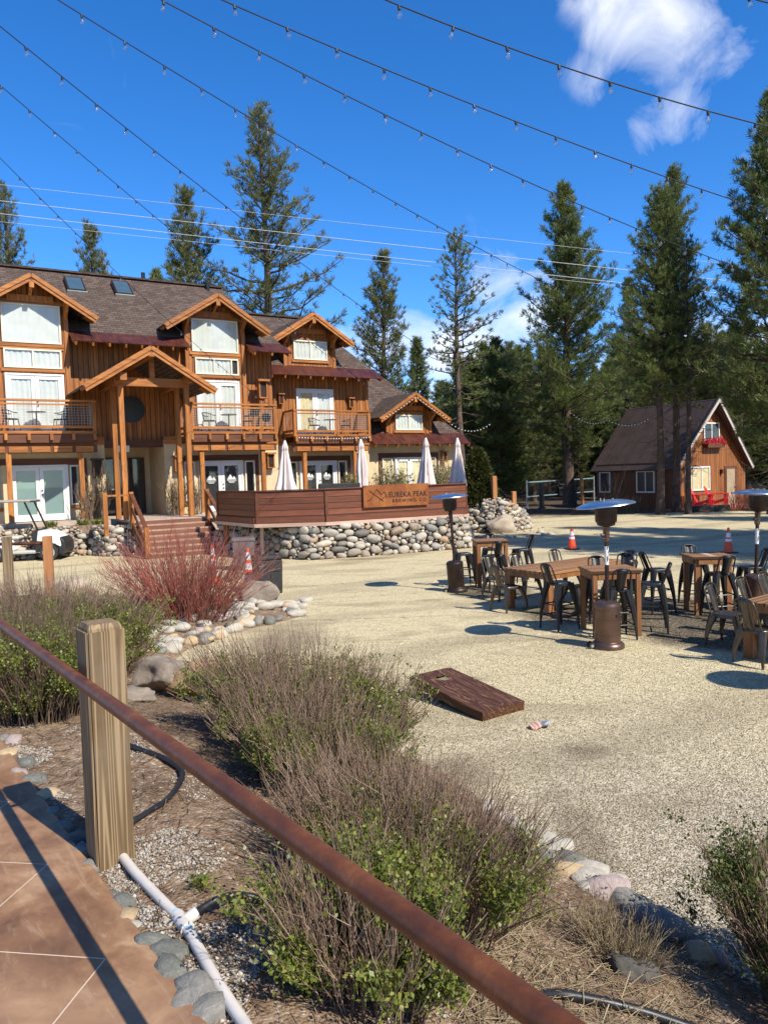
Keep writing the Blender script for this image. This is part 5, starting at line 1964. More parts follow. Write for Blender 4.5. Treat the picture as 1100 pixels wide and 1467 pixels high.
# ---------------------------------------------------------------- entrance stairs
st_ = empty('entrance_stairs', Lw(3.95, 3.5, 0), TH, 'red brown wooden entrance stairs with sloping handrails up to the porch', 'stairs')
N = 7
rise, run = FLOOR / N, .31
for i in range(N - 1):
    z = FLOOR - rise * (i + 1)
    mb = MB()
    mb.box(-1.25, 1.25, -run * (i + 1) - .03, -run * i - .002, z - .045, z)
    mb.build('tread', M['tread'], st_)
    mb = MB()
    mb.box(-1.24, 1.24, -run * i - .025, -run * i + .0, z + .002, z + rise - .047)
    mb.build('riser', M['stair_wood'], st_)
mb = MB()
mb.box(-1.24, 1.24, -run * (N - 1) - .025, -run * (N - 1), 0, rise - .047)
mb.build('riser', M['stair_wood'], st_)
for s in (-1, 1):
    x = s * 1.36
    mb = MB()
    mb.prism([(x - .03, 0, FLOOR - .05), (x - .03, -run * N, .02), (x - .03, -run * N + .35, -.02), (x - .03, 0, FLOOR - .42)], (.06, 0, 0))
    mb.build('stringer', M['timber_dark'], st_)
    for y, z0, z1 in ((.02, FLOOR - .3, FLOOR + 1.0), (-run * N + .25, -.02, 1.05)):
        MB().box(x - .07, x + .07, y - .07, y + .07, z0, z1).build('newel_post', M['timber_x' if 0 else 'timber'], st_)
    mb = MB()
    mb.beam((x, .05, FLOOR + .96), (x, -run * N + .2, .98), .13, .06)
    mb.beam((x, .0, FLOOR + .42), (x, -run * N + .25, .42), .05, .10)
    mb.build('handrail', M['timber_dark'], st_)
mb = MB()
mb.box(-2.25, -1.45, -.02, .04, FLOOR + .86, FLOOR + .92)
mb.box(-2.32, -2.18, -.07, .07, FLOOR - .5, FLOOR + 1.0)
mb.build('side_rail', M['timber'], st_)

# ---------------------------------------------------------------- golf cart
gc = empty('golf_cart', (0, 0, 0), 0, 'white golf cart with grey roof parked by the low stone wall', 'golf cart')
def wheel(par, x, y):
    mb = MB()
    mb.tube([(x, y - .09, .28), (x, y + .09, .28)], .28, 24)
    w_ = mb.build('wheel', M['tyre'], par)
    mb = MB()
    mb.tube([(x, y - .10, .28), (x, y + .10, .28)], .20, 20)
    mb.build('hubcap', M['wheel_grey'], w_)
for x in (.0, -1.75):
    for y in (-.52, .52): wheel(gc, x, y)
mb = MB()   # front cowl
mb.prism([(-.36, -.5, 1.02), (.02, -.5, .98), (.34, -.5, .78), (.44, -.5, .52), (.40, -.5, .42), (.0, -.5, .62), (-.42, -.5, .66)], (0, 1.0, 0))
mb.build('cowl', M['cart_white'], gc, bevel=.03)
mb = MB()
mb.prism([(.36, -.53, .80), (.50, -.53, .62), (.52, -.53, .36), (.44, -.53, .20), (.30, -.53, .22), (.30, -.53, .42), (.40, -.53, .50)], (0, 1.06, 0))
mb.prism([(-.42, -.51, .64), (.32, -.51, .50), (.32, -.51, .42), (.2, -.51, .55), (-.2, -.51, .58), (-.32, -.51, .3), (-.46, -.51, .3)], (0, 1.02, 0))
mb.prism([(-.40, -.49, 1.08), (-.34, -.49, 1.06), (-.40, -.49, .62), (-.56, -.49, .62), (-.58, -.49, .95)], (0, .98, 0))
mb.build('bumper', M['black_plastic'], gc, bevel=.02)
for y in (-.42, .42):
    mb = MB()
    mb.cbox((.36, y, .68), (.14, .13, .15), 0, 0, .7)
    mb.build('headlight', M['black_plastic'], gc, bevel=.02)
MB().box(-1.5, -.3, -.48, .48, .28, .36).build('floor_pan', M['cart_grey'], gc)
MB().box(-1.5, -.45, -.51, -.44, .26, .31).build('rocker_trim', M['alu'], gc)
MB().box(-2.3, -1.15, -.5, .5, .36, .74).build('rear_body', M['cart_white'], gc, bevel=.05)
mb = MB()
mb.box(-1.62, -.98, -.5, .5, .74, .86)
mb.build('seat', M['cart_grey'], gc, bevel=.05)
MB().box(-1.85, -1.70, -.5, .5, .86, 1.22).build('backrest', M['cart_grey'], gc, bevel=.05)
for y in (-.46, .46):
    MB().beam((-.36, y, 1.04), (-.74, y, 2.0), .06, .045).build('roof_strut', M['black_metal'], gc)
    MB().beam((-2.0, y, .8), (-2.05, y, 2.02), .045, .03).build('roof_strut', M['black_metal'], gc)
MB().box(-2.35, -.55, -.56, .56, 2.0, 2.08).build('roof', M['wheel_grey'], gc, bevel=.035)
MB().box(-.66, -.50, -.40, .40, 1.985, 2.03).build('roof_lip', M['black_plastic'], gc, bevel=.02)
mb = MB()
c = Vector((-.72, -.2, 1.06))
ring = []
for k in range(17):
    a = 2 * math.pi * k / 16
    ring.append(c + Vector((.10 * math.cos(a), .17 * math.sin(a), .14 * math.cos(a))))
mb.tube(ring, .018, 6)
mb.tube([c, (-.48, -.2, .88)], .02, 6)
mb.build('steering_wheel', M['black_plastic'], gc)
p = G(70, 803, 0)
gc.location = (p.x, p.y + .5, 0)
gc.rotation_euler = (0, 0, R_(6))

# ---------------------------------------------------------------- bins, cones
def bin_(px, py, w_, h, mat, label, rz, taper=.88, Y=None):
    p = G(px, py, 0) if Y is None else D(px, py, Y)
    r = empty('trash_bin', (p.x, p.y, 0), rz, label, 'bin', 'bins by the stairs')
    a, b = w_ / 2 * taper, w_ / 2
    mb = MB()
    mb.add([(-a, -a, 0), (a, -a, 0), (a, a, 0), (-a, a, 0), (-b, -b, h * .88), (b, -b, h * .88), (b, b, h * .88), (-b, b, h * .88)], [(0, 3, 2, 1), (4, 5, 6, 7), (0, 1, 5, 4), (1, 2, 6, 5), (2, 3, 7, 6), (3, 0, 4, 7)])
    mb.build('body', M[mat], r, bevel=.015)
    k = 1.06
    MB().box(-b * k, b * k, -b * k, b * k, h * .885, h).build('lid', M[mat], r, bevel=.03)
    return r
b1 = bin_(384, 849, .56, .84, 'bin_brown', 'dark brown square bin standing on the gravel beside the grey peaked boulder', .42, .94)
mb = MB()
for x0 in (-.22, .01):
    mb.box(x0, x0 + .205, -.286, -.272, .10, .44)
mb.box(-.24, .24, -.29, -.275, .50, .60)
mb.build('side_panel', M['black_plastic'], b1)
mb = MB()
pts = [(-.20 + .05 * math.sin(t * 1.7), -.2935, .655 + .035 * math.cos(t)) for t in np.linspace(0, 5.2, 12)]
mb.tube(pts, .004, 4)
mb.build('swirl_mark', M['steel'], b1)
b2 = bin_(350, 815, .62, .90, 'bin_grey', 'grey plastic bin by the foot of the entrance stairs', .2, .84, 21.3)
mb = MB()
mb.tube([(.0 + .09 * math.cos(t), -.315 + .02 * math.sin(t), .52 + .10 * math.sin(t)) for t in np.linspace(-.6, 3.6, 10)], .022, 6)
mb.build('moulded_emblem', M['bin_grey'], b2)
def cone(px, py, label, h=.72, Y=None, stripes=1):
    p = G(px, py, 0) if Y is None else Vector((D(px, py, Y).x, Y, 0))
    r = empty('traffic_cone', p, random.uniform(0, 1), label, 'cone', 'orange traffic cones')
    mb = MB()
    mb.box(-.19, .19, -.19, .19, 0, .035)
    mb.build('base', M['black_plastic' if stripes == 1 else 'cone'], r, bevel=.01)
    MB().lathe([(.135, .036), (.028, h), (.012, h + .005)], 20).build('body', M['cone'], r, smooth=True, auto=40)
    def rad(z): return .135 + (.028 - .135) * (z - .036) / (h - .036) + .0025
    bands = [(.62, .80), (.46, .56)] if stripes == 1 else [(.72, .9), (.48, .64), (.2, .36)]
    mb = MB()
    for a, b in bands: mb.lathe([(rad(h * a), h * a), (rad(h * b), h * b)], 20, caps=False)
    mb.build('reflective_band', M['cone_white'], r, smooth=True)
    return r
cone(819, 787, 'orange cone with grey bands on the gravel between the left and middle heaters')
cone(1043, 792, 'orange cone behind the bar table on the right')
cone(306, 822, 'orange cone seen through the red twigged shrub by the stairs', .95, 18.6, 2)
cone(357, 838, 'orange and white banded cone between the red shrub and the dark bin', .95, 17.4, 2)

# bollard posts near the golf cart with pipe rail
for px, lab, top, mat in ((68, 'orange brown wooden bollard nearest the golf cart front wheel', 768, 'post_orange'), (10, 'weathered wooden bollard at the left picture edge', 769, 'post')):
    p = D(px, top, 13.6)
    o = empty('bollard_post', (p.x, 13.6, -.1), .25, lab, 'post', 'wooden posts of the left pipe rail')
    MB().box(-.075, .075, -.075, .075, 0, p.z + .1).build('shaft', M[mat], o, bevel=.008)
    mb = MB()
    for z in (.95, .6): mb.tube([(.0, -.075, z), (0, -.084, z)], .022, 8)
    mb.build('bolt', M['steel'], o)
a, b = D(-140, 782, 13.75), D(64, 778.5, 13.72)
o = MB().tube([a, b], .03, 10).build('pipe_rail', M['rust'], smooth=True, auto=40)
tag(o, 'rusty pipe rail between the two wooden bollards at the left', 'rail')
# bollards on the mound with a sagging rope
for px, top, Y, lab in ((707, 682, 32.2, 'taller orange brown post on the stone faced mound'), (735, 704, 33.0, 'shorter orange brown post at the right end of the stone faced mound')):
    p = D(px, top, Y)
    o = MB().box(-.10, .10, -.10, .10, 0, p.z - .7).build('bollard_post', M['post_orange'], bevel=.015)
    o.location = (p.x, Y, .7)
    o.rotation_euler = (0, 0, .3)
    tag(o, lab, 'post', 'posts on the mound')
a, b = D(709, 692, 32.2), D(733, 712, 32.9)
o = MB().tube([a.lerp(b, t) - Vector((0, 0, .12 * math.sin(t * math.pi))) for t in np.linspace(0, 1, 9)], .018, 6).build('rope', M['rope'])
tag(o, 'dark rope sagging between the two posts on the mound', 'rope')
# ---------------------------------------------------------------- yard furniture
def hoop(w0, z0, w1, z1, y0, y1, r):
    """bent tube arch from seat corner to seat corner, leaning back"""
    pts = []
    for t in np.linspace(0, 1, 7): pts.append((-w0 + (w0 - w1) * t * .6, y0 + (y1 - y0) * t * .8, z0 + (z1 - z0) * .78 * t))
    cx0 = pts[-1][0]
    zc = pts[-1][2]
    for a in np.linspace(0, math.pi, 11)[1:]:
        k = math.sin(a)
        pts.append((cx0 * math.cos(a), y0 + (y1 - y0) * (.8 + .2 * k), zc + (z1 - zc) * k ** .8))
    pts += [(-p[0], p[1], p[2]) for p in reversed(pts[:6])]
    return pts


def metal_seat(name, mat, H, sw, top, spread, brace, hoop_top, seat_mat=None):
    r = empty(name)
    m = M[mat]
    mb = MB()
    # dished square pan with rounded corners
    n = 28
    rings = [(.0, -.012), (.55, -.010), (.86, -.002), (.97, .004), (1.0, -.004), (1.0, -.045), (.93, -.045)]
    vs, fs = [], []
    for k, (q, dz) in enumerate(rings):
        for i in range(n):
            a = 2 * math.pi * i / n
            c, s = math.cos(a), math.sin(a)
            e = 2 / 5.0
            vs.append((sw * q * math.copysign(abs(c) ** e, c), sw * q * math.copysign(abs(s) ** e, s), H + dz))
    for k in range(len(rings) - 1):
        for i in range(n): fs.append((k * n + i, k * n + (i + 1) % n, (k + 1) * n + (i + 1) % n, (k + 1) * n + i))
    mb.add(vs, fs).build('seat', m, r, smooth=True, auto=50)
    for sx in (-1, 1):
        for sy in (-1, 1):
            mb = MB()
            a, b = Vector((sx * (sw - .03), sy * (sw - .03), H - .02)), Vector((sx * spread, sy * spread, 0))
            # folded sheet leg: broad at the seat, narrow at the foot, slightly bowed out
            K = 7
            pts, rad = [], []
            for t in np.linspace(0, 1, K):
                p = a.lerp(b, t)
                bow = .018 * math.sin(t * math.pi)
                pts.append(p + Vector((sx * bow, sy * bow, 0)))
                rad.append(.046 * (1 - t) ** 1.2 + .015)
            mb.tube(pts, rad, 6)
            mb.build('leg', m, r, smooth=True, auto=50)
    if brace:
        mb = MB()
        for z in brace:
            t = 1 - z / H
            q = (sw - .03) * (1 - t) + spread * t
            mb.tube([(-q, -q, z), (q, -q, z), (q, q, z), (-q, q, z), (-q, -q, z)], .011, 6)
        mb.build('stretcher', m, r)
    mb = MB()
    y0 = -sw + .01
    y1 = y0 - .13
    mb.tube(hoop(sw - .01, H - .02, sw - .03, hoop_top, y0, y1, .012), .0125, 8, caps=True)
    mb.build('back_frame', m, r, smooth=True, auto=50)
    mb = MB()
    vs, fs = [], []
    K = 9
    for i in range(K):
        t = i / (K - 1)
        z = H - .02 + (hoop_top - H + .01) * t
        y = y0 + (y1 - y0) * min(1, t * 1.03)
        w_ = sw * (.36 + .16 * t)
        for x in np.linspace(-1, 1, 5):
            vs.append((x * w_, y + .03 * x * x - .028, z))
    for i in range(K - 1):
        for j in range(4): fs.append((i * 5 + j, i * 5 + j + 1, (i + 1) * 5 + j + 1, (i + 1) * 5 + j))
    o = mb.add(vs, fs).build('back_splat', m, r, smooth=True)
    md = o.modifiers.new('thick', 'SOLIDIFY')
    md.thickness = .004
    return r


def face(o, x, y, deg, z=0.0):
    """deg: heading the seat faces, 0 = away from the viewer (+y), 90 = to the left"""
    o.location = (x, y, z)
    o.rotation_euler = (random.uniform(-.008, .008), random.uniform(-.008, .008), R_(deg))

stool0 = metal_seat('bar_stool', 'black_metal', .75, .155, .3, .215, (.22, .40), 1.06)
chair0 = metal_seat('dining_chair', 'gunmetal', .45, .185, .3, .235, None, .85)
T1, T2, T3 = 'square bar table beside the left patio heater', 'square bar table behind the nearest patio heater', 'right hand square bar table'
SG = 'black metal bar stools round the bar tables'
first = True
for x, y, a, lab in [(1.72, 16.75, -80, 'black bar stool left of the %s' % T1), (2.36, 16.2, 8, 'black bar stool in front of the %s' % T1), (3.12, 17.25, 100, 'black bar stool angled right of the %s' % T1), (2.45, 17.6, 178, 'black bar stool behind the %s' % T1),
                     (2.74, 12.0, -62, 'black bar stool left of the %s' % T2), (3.42, 11.22, 3, 'black bar stool under the front of the %s' % T2), (4.08, 11.62, 74, 'black bar stool right of the %s' % T2), (3.52, 12.45, 176, 'black bar stool behind the %s' % T2), (3.98, 12.75, 150, 'black bar stool farther back right of the %s' % T2),
                     (4.72, 13.15, -82, 'black bar stool left of the %s' % T3), (5.50, 12.45, 5, 'black bar stool in front of the %s' % T3), (6.32, 13.05, 88, 'black bar stool right of the %s' % T3), (5.62, 13.75, 182, 'black bar stool behind the %s' % T3)]:
    s = stool0 if first else copy_tree(stool0)
    first = False
    face(s, x, y, a)
    tag(s, lab, 'bar stool', SG)

def table(name, loc, rz, w_, l, h, label, leg=.085, top=.045, group='wooden tables in the gravel yard', inset=.02, mat='table_wood'):
    r = empty(name, loc, rz, label, 'table', group)
    mb = MB()
    nb = max(4, int(round(w_ / .125)))
    bw = w_ / nb
    for i in range(nb):
        y = -w_ / 2 + bw * i
        mb.box(-l / 2, l / 2, y + .0025, y + bw - .0025, h - top, h + random.uniform(-.0015, .0015))
    mb.build('table_top', M[mat], r, bevel=.004)
    mb = MB()
    for y in (-w_ / 2 + .035, w_ / 2 - .035): mb.box(-l / 2 + .1, l / 2 - .1, y - .018, y + .018, h - top - .085, h - top - .002)
    for x in (-l / 2 + .035, l / 2 - .035): mb.box(x - .018, x + .018, -w_ / 2 + .1, w_ / 2 - .1, h - top - .085, h - top - .002)
    mb.build('apron', M['table_leg'], r)
    for sx in (-1, 1):
        for sy in (-1, 1):
            x, y = sx * (l / 2 - inset - leg / 2), sy * (w_ / 2 - inset - leg / 2)
            MB().box(x - leg / 2, x + leg / 2, y - leg / 2, y + leg / 2, 0, h - top - .002).build('leg', M['table_leg'], r, bevel=.006)
    return r
table('bar_table', (2.33, 16.85, 0), .03, .72, .72, 1.02, T1 + ', reddish wood')
table('bar_table', (3.43, 11.60, 0), .02, .74, .76, 1.0, T2 + ', reddish wood', leg=.07)
bt3 = table('bar_table', (5.50, 12.95, 0), -.06, .72, .70, 1.0, T3 + ' with one pale plank in its top', leg=.085, inset=.05)
mb = MB()
mb.box(-.07, .05, -.359, .359, 1.0016, 1.0045)
mb.build('pale_plank', M['deck_trim'], bt3)
table('dining_table', (3.45, 14.20, 0), R_(35), 1.12, 2.35, .75, 'long reddish plank dining table in the middle of the yard', leg=.13)
table('dining_table', (5.86, 10.10, 0), R_(38), 1.10, 2.35, .75, 'reddish plank dining table cut off by the right picture edge', leg=.13)

DT1, DT2 = 'long dining table', 'dining table at the right edge'
CG = 'gunmetal dining chairs round the dining tables'
ROT = 35
chairs = [(2.22, 13.72, -62, 'gunmetal chair at the near left end of the %s' % DT1), (3.42, 13.42, 32, 'gunmetal chair tucked under the near side of the %s' % DT1), (4.30, 13.95, 38, 'gunmetal chair on the near side of the %s' % DT1), (2.22, 14.95, 218, 'gunmetal chair at the far left corner of the %s' % DT1),
          (2.78, 15.15, 212, 'gunmetal chair second along the far side of the %s' % DT1), (3.72, 15.72, 214, 'gunmetal chair last along the far side of the %s' % DT1), (4.72, 15.15, 122, 'gunmetal chair at the far right end of the %s' % DT1),
          (4.72, 9.50, -70, 'nearest gunmetal chair, at the left end of the %s' % DT2), (4.78, 10.52, 220, 'gunmetal chair at the far left corner of the %s' % DT2), (5.42, 10.98, 216, 'gunmetal chair second along the far side of the %s' % DT2), (6.0, 11.45, 216, 'gunmetal chair farthest along the far side of the %s' % DT2)]
for i, (x, y, a, lab) in enumerate(chairs):
    c = chair0 if i == 0 else copy_tree(chair0)
    face(c, x, y, a)
    tag(c, lab, 'chair', CG)

# ---------------------------------------------------------------- patio heaters
def heater(mat_body, sticker=True):
    r = empty('patio_heater')
    m = M[mat_body]
    MB().lathe([(.0, 0), (.225, 0), (.232, .02), (.225, .06), (.205, .085), (.182, .095), (.178, .105)], 36).build('base_plate', m, r, smooth=True, auto=35)
    dr = MB().lathe([(.175, .10), (.178, .12), (.178, .575), (.182, .585), (.182, .61), (.172, .64), (.13, .665), (.05, .672), (.0, .672)], 40, caps=False).build('tank_drum', m, r, smooth=True, auto=35)
    mb = MB()
    for z in (.20, .42, .55):
        for k in range(36):
            a = 2 * math.pi * k / 36
            c, s = math.cos(a), math.sin(a)
            mb.cbox((.1785 * c, .1785 * s, z), (.0025, .010, .010), a)
    mb.build('vent_hole', M['dark_room'], dr)
    mb = MB()
    mb.cbox((.11, -.143, .475), (.085, .012, .03), R_(37))
    mb.build('handle_slot', M['dark_room'], dr)
    MB().tube([(0, 0, .66), (0, 0, 1.56)], .029, 14).build('pole', M['dark_bronze'], r, smooth=True, auto=40)
    if sticker:
        mb = MB()
        mb.lathe([(.0302, 1.18), (.0302, 1.44)], 14, caps=False)
        stk = mb.build('warning_sticker', M['white'], r, smooth=True)
        mb = MB()
        for (z0, z1, a0) in ((1.39, 1.43, -1.5), (1.33, 1.36, -1.1), (1.22, 1.29, -1.6)):
            for k in range(5):
                a = a0 + k * .12
                mb.cbox((.0306 * math.cos(a), .0306 * math.sin(a), (z0 + z1) / 2 + .008 * k), (.001, .005, z1 - z0), a)
        mb.build('sticker_mark', M['black_plastic'], stk)
    MB().lathe([(.034, 1.50), (.045, 1.515), (.045, 1.72), (.05, 1.73)], 18).build('valve_sleeve', m, r, smooth=True, auto=35)
    mb = MB()
    mb.tube([(-.04, -.02, 1.60), (-.085, -.03, 1.60)], .022, 8)
    mb.tube([(-.03, -.03, 1.55), (-.07, -.05, 1.545)], .012, 8)
    mb.build('control_knob', M['black_plastic'], r)
    MB().lathe([(.05, 1.715), (.115, 1.735), (.125, 1.75), (.125, 1.77), (.138, 1.775), (.150, 1.80), (.150, 1.99), (.09, 2.0), (.0, 2.0)], 30).build('burner_head', M['dark_bronze'], r, smooth=True, auto=35)
    rf_ = MB().lathe([(.0, 2.10), (.12, 2.098), (.25, 2.085), (.36, 2.055), (.405, 2.035), (.408, 2.022), (.400, 2.024), (.35, 2.045), (.24, 2.075), (.0, 2.088)], 48, caps=False).build('reflector', M['alu'], r, smooth=True, auto=60)
    mb = MB()
    for k in range(3):
        a = 2 * math.pi * k / 3
        mb.tube([(.1 * math.cos(a), .1 * math.sin(a), 1.98), (.1 * math.cos(a), .1 * math.sin(a), 2.115)], .008, 6)
    mb.build('support_stud', M['steel'], r)
    for s in (-1, 1):
        mb = MB()
        mb.tube([(-.235, s * .06 - .012, .045), (-.235, s * .06 + .012, .045)], .045, 16)
        w_ = mb.build('wheel', M['tyre'], r)
        mb = MB()
        mb.tube([(-.235, s * .06 - .014, .045), (-.235, s * .06 + .014, .045)], .022, 12)
        mb.build('hub', M['alu'], w_)
    return r
h0 = heater('bronze')
h1 = heater('dark_bronze', False)
h2 = copy_tree(h0)
h3 = copy_tree(h0)
for h, x, y, lean, rz, lab in ((h0, 3.10, 10.62, (-.005, .004), .35, 'bronze patio heater nearest the viewer, with tilted blue reflecting hood'), (h1, 1.50, 16.1, (.0, -.055), 2.0, 'dark brown patio heater leaning beside the stone wall'), (h2, 6.22, 12.75, (.0, .035), 3.6, 'bronze patio heater at the right picture edge'), (h3, 5.66, 7.35, (0, 0), 1.2, 'bronze patio heater just outside the picture whose round shadow lies below the right tables')):
    h.location = (x, y, -.005)
    h.rotation_euler = (lean[0], lean[1], 0)
    tag(h, lab, 'patio heater', 'standing patio heaters in the yard')
    for ch in KIDS[h.name]:
        if ch.name.startswith('reflector'):
            ch.rotation_euler = (.0, -.10 if h is h0 else 0, 0)
            if h is h0: ch.location.x += .2

# ---------------------------------------------------------------- cornhole
ch_ = empty('cornhole_board', (.93, 7.6, 0), math.atan2(.35, .49), 'dark stained cornhole board tilted up at its far end on the gravel', 'game board')
Wd, Ln = .60, 1.22
tilt = math.asin(.135 / Ln)
def cb(mb, x0, x1, y0, y1, z0, z1):
    m = Matrix.Translation((0, 0, .0)) @ Matrix.Rotation(tilt, 4, 'X')
    return mb.box(x0, x1, y0, y1, z0, z1, m)
# top board with a round hole
n = 32
hx, hy, hr = Wd / 2, Ln - .23, .078
m_t = Matrix.Rotation(tilt, 4, 'X')
vs, fs = [], []
outer = []
for k in range(n):
    a = 2 * math.pi * k / n
    c, s = math.cos(a), math.sin(a)
    # project onto a rectangle ring round the hole
    t = min((Wd / 2) / abs(c) if abs(c) > 1e-6 else 1e9, (.23) / abs(s) if abs(s) > 1e-6 else 1e9)
    outer.append((hx + c * t, hy + s * t))
for zz in (.095, .08):
    for (x, y) in outer: vs.append((x, y, zz))
    for k in range(n):
        a = 2 * math.pi * k / n
        vs.append((hx + hr * math.cos(a), hy + hr * math.sin(a), zz))
for k in range(n):
    j = (k + 1) % n
    fs += [(k, j, n + j, n + k), (2 * n + k, 3 * n + k, 3 * n + j, 2 * n + j), (n + k, n + j, 3 * n + j, 3 * n + k)]
mb = MB()
mb.add([m_t @ Vector(v) for v in vs], fs)
cb(mb, 0, Wd, 0, hy - .23, .08, .095)
mb.build('deck', M['cornhole'], ch_)
mb = MB()
cb(mb, 0, Wd, -.0005, .03, 0.0, .0795)
cb(mb, 0, Wd, Ln - .03, Ln + .0005, 0, .0795)
cb(mb, -.0005, .03, .031, Ln - .031, 0, .0795)
cb(mb, Wd - .03, Wd + .0005, .031, Ln - .031, 0, .0795)
mb.build('frame', M['cornhole'], ch_)
for x in (.05, Wd - .05):
    MB().box(x - .02, x + .02, Ln - .16, Ln - .10, 0, .17).build('leg', M['cornhole'], ch_)
# bean bags
def beanbag(loc, rz, mat, label, sq=1.0):
    V, Fq = ICO3
    W_ = np.sign(V) * np.abs(V) ** .6
    W_ = W_ * np.array([.056 * sq, .053, .019])
    W_[:, 2] += .014 * np.sin(W_[:, 0] * 45) + .02
    o = np_mesh('bean_bag', W_, Fq, mat, smooth=True)
    o.location = loc
    o.rotation_euler = (.1, .12, rz)
    return tag(o, label, 'bean bag', 'bean bags on the gravel')
def m_stripe():
    t = NT('coral_striped_cloth')
    tc_ = t.n('ShaderNodeTexCoord')
    sp = t.n('ShaderNodeSeparateXYZ')
    t.l(tc_.outputs['Object'], sp.inputs[0])
    f = t.math('GREATER_THAN', t.math('FRACT', t.math('DIVIDE', sp.outputs[0], .036)), .5)
    return t.done(t.bsdf(t.mix(f, (.52, .19, .14), (.50, .42, .35)), .9, 0, t.bump(t.noise(t.coord('Object'), 40, 3), .2, .004), .2))
def m_dots():
    t = NT('grey_dotted_cloth')
    vo = t.n('ShaderNodeTexVoronoi', feature='F1')
    vo.inputs['Scale'].default_value = 34
    t.l(t.coord('Object'), vo.inputs['Vector'])
    f = t.math('LESS_THAN', vo.outputs['Distance'], .33)
    return t.done(t.bsdf(t.mix(f, (.24, .245, .26), (.45, .45, .45)), .9, 0, None, .2))
p = G(766, 1044)
beanbag((p.x, p.y, .008), .3, m_stripe(), 'coral striped bean bag lying on the gravel')
p = G(779, 1042)
beanbag((p.x, p.y + .01, .016), -.35, m_dots(), 'grey speckled bean bag touching the striped one', 1.05)

# ---------------------------------------------------------------- A-frame cabin
CB = R_(30)
corner = D(966, 735, 43.0)
cabin = empty('cabin', (corner.x, 43.0, -.02), CB, 'brown A frame cabin with dark metal roof and white gable trim', 'house')
CW, CL, CZ = 6.4, 5.9, 2.75
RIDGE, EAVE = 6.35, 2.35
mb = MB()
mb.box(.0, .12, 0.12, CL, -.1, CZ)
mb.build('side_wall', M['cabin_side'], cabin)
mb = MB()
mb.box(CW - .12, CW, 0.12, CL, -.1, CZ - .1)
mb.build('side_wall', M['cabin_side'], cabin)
mb = MB()
mb.prism([(0, 0, -.1), (CW, 0, -.1), (CW, 0, CZ - .05), (CW / 2, 0, RIDGE - .22), (0, 0, CZ - .05)], (0, .12, 0))
mb.build('gable_wall', M['cabin_wall'], cabin)
mb = MB()
mb.prism([(0.12, CL, -.1), (CW - .12, CL, -.1), (CW - .12, CL, CZ - .05), (CW / 2, CL, RIDGE - .22), (0.12, CL, CZ - .05)], (0, -.12, 0))
mb.build('rear_wall', M['cabin_wall'], cabin)
OVF, OVB, OVS = .6, .3, .28
mb = MB()
for s, x in ((-1, -OVS), (1, CW + OVS)):
    a = [Vector((CW / 2, -OVF, RIDGE)), Vector((x, -OVF * .55, EAVE)), Vector((x, CL + OVB, EAVE)), Vector((CW / 2, CL + OVB, RIDGE))]
    nn = (a[1] - a[0]).cross(a[2] - a[0]).normalized()
    if nn.z > 0: nn = -nn
    mb.prism(a, nn * .10)
croof = mb.build('roof', M['cabin_roof'], cabin)
mb = MB()
for s, x in ((-1, -OVS), (1, CW + OVS)):
    mb.beam((CW / 2, -OVF - .025, RIDGE - .06), (x, -OVF * .55 - .025, EAVE - .06), .04, .20)
mb.build('gable_trim', M['cabin_trim'], croof)
mb = MB()
for s, x in ((-1, -OVS), (1, CW + OVS)):
    mb.beam((CW / 2, -OVF - .02, RIDGE + .09), (x, -OVF * .55 - .02, EAVE + .09), .09, .06)
mb.build('roof_edge', M['cabin_roof'], croof)
def cwin(x0, x1, z0, z1, cols, label=None, cur='curtain_tan', side=False, fw=.08):
    m = Matrix.Rotation(math.pi / 2, 4, 'Z') if False else Matrix.Identity(4)
    def B(mb, a, b, c, d, e, f):
        if side: return mb.box(-d, -c, a, b, e, f)
        return mb.box(a, b, -d, -c, e, f)
    mb = MB()
    B(mb, x0, x1, 0, .06, z0, z0 + fw)
    B(mb, x0, x1, 0, .06, z1 - fw, z1)
    B(mb, x0, x0 + fw, 0, .06, z0 + fw, z1 - fw)
    B(mb, x1 - fw, x1, 0, .06, z0 + fw, z1 - fw)
    for k in range(1, cols):
        x = x0 + (x1 - x0) * k / cols
        B(mb, x - fw * .4, x + fw * .4, 0, .055, z0 + fw, z1 - fw)
    fr = mb.build('window', M['white'], cabin)
    B(MB(), x0 + fw, x1 - fw, .005, .012, z0 + fw, z1 - fw).build('blind', M[cur], fr)
    B(MB(), x0 + fw, x1 - fw, .03, .034, z0 + fw, z1 - fw).build('pane', M['glass'], fr)
    return fr
cwin(2.55, 3.95, 3.95, 5.0, 2, cur='dark_room')
cwin(.85, 3.05, 1.05, 2.45, 3)
cwin(1.35, 2.7, 1.0, 2.3, 2, cur='dark_room', side=True)
cwin(4.75, 5.65, 1.0, 2.3, 1, cur='dark_room', side=True)
mb = MB()
mb.box(4.42, 5.5, -.05, -.0, .1, 2.42)
dr_ = mb.build('door', M['timber_dark'], cabin)
MB().box(4.52, 5.28, -.09, -.052, .12, 2.25).build('door_leaf', M['door_tan'], dr_)
MB().box(5.20, 5.25, -.12, -.092, 1.1, 1.2).build('handle', M['iron'], dr_)
mb = MB()
mb.box(4.02, 4.16, -.16, 0, 1.98, 2.24)
mb.build('wall_lamp', M['iron'], cabin)
mb = MB()
mb.box(-1.1, CW + .6, -2.7, -.01, -.1, .10)
mb.build('porch_deck', M['red_deck'], cabin)
def Cw(x, y, z): return cabin.matrix_basis @ Vector((x, y, z))
bpy.context.view_layer.update()
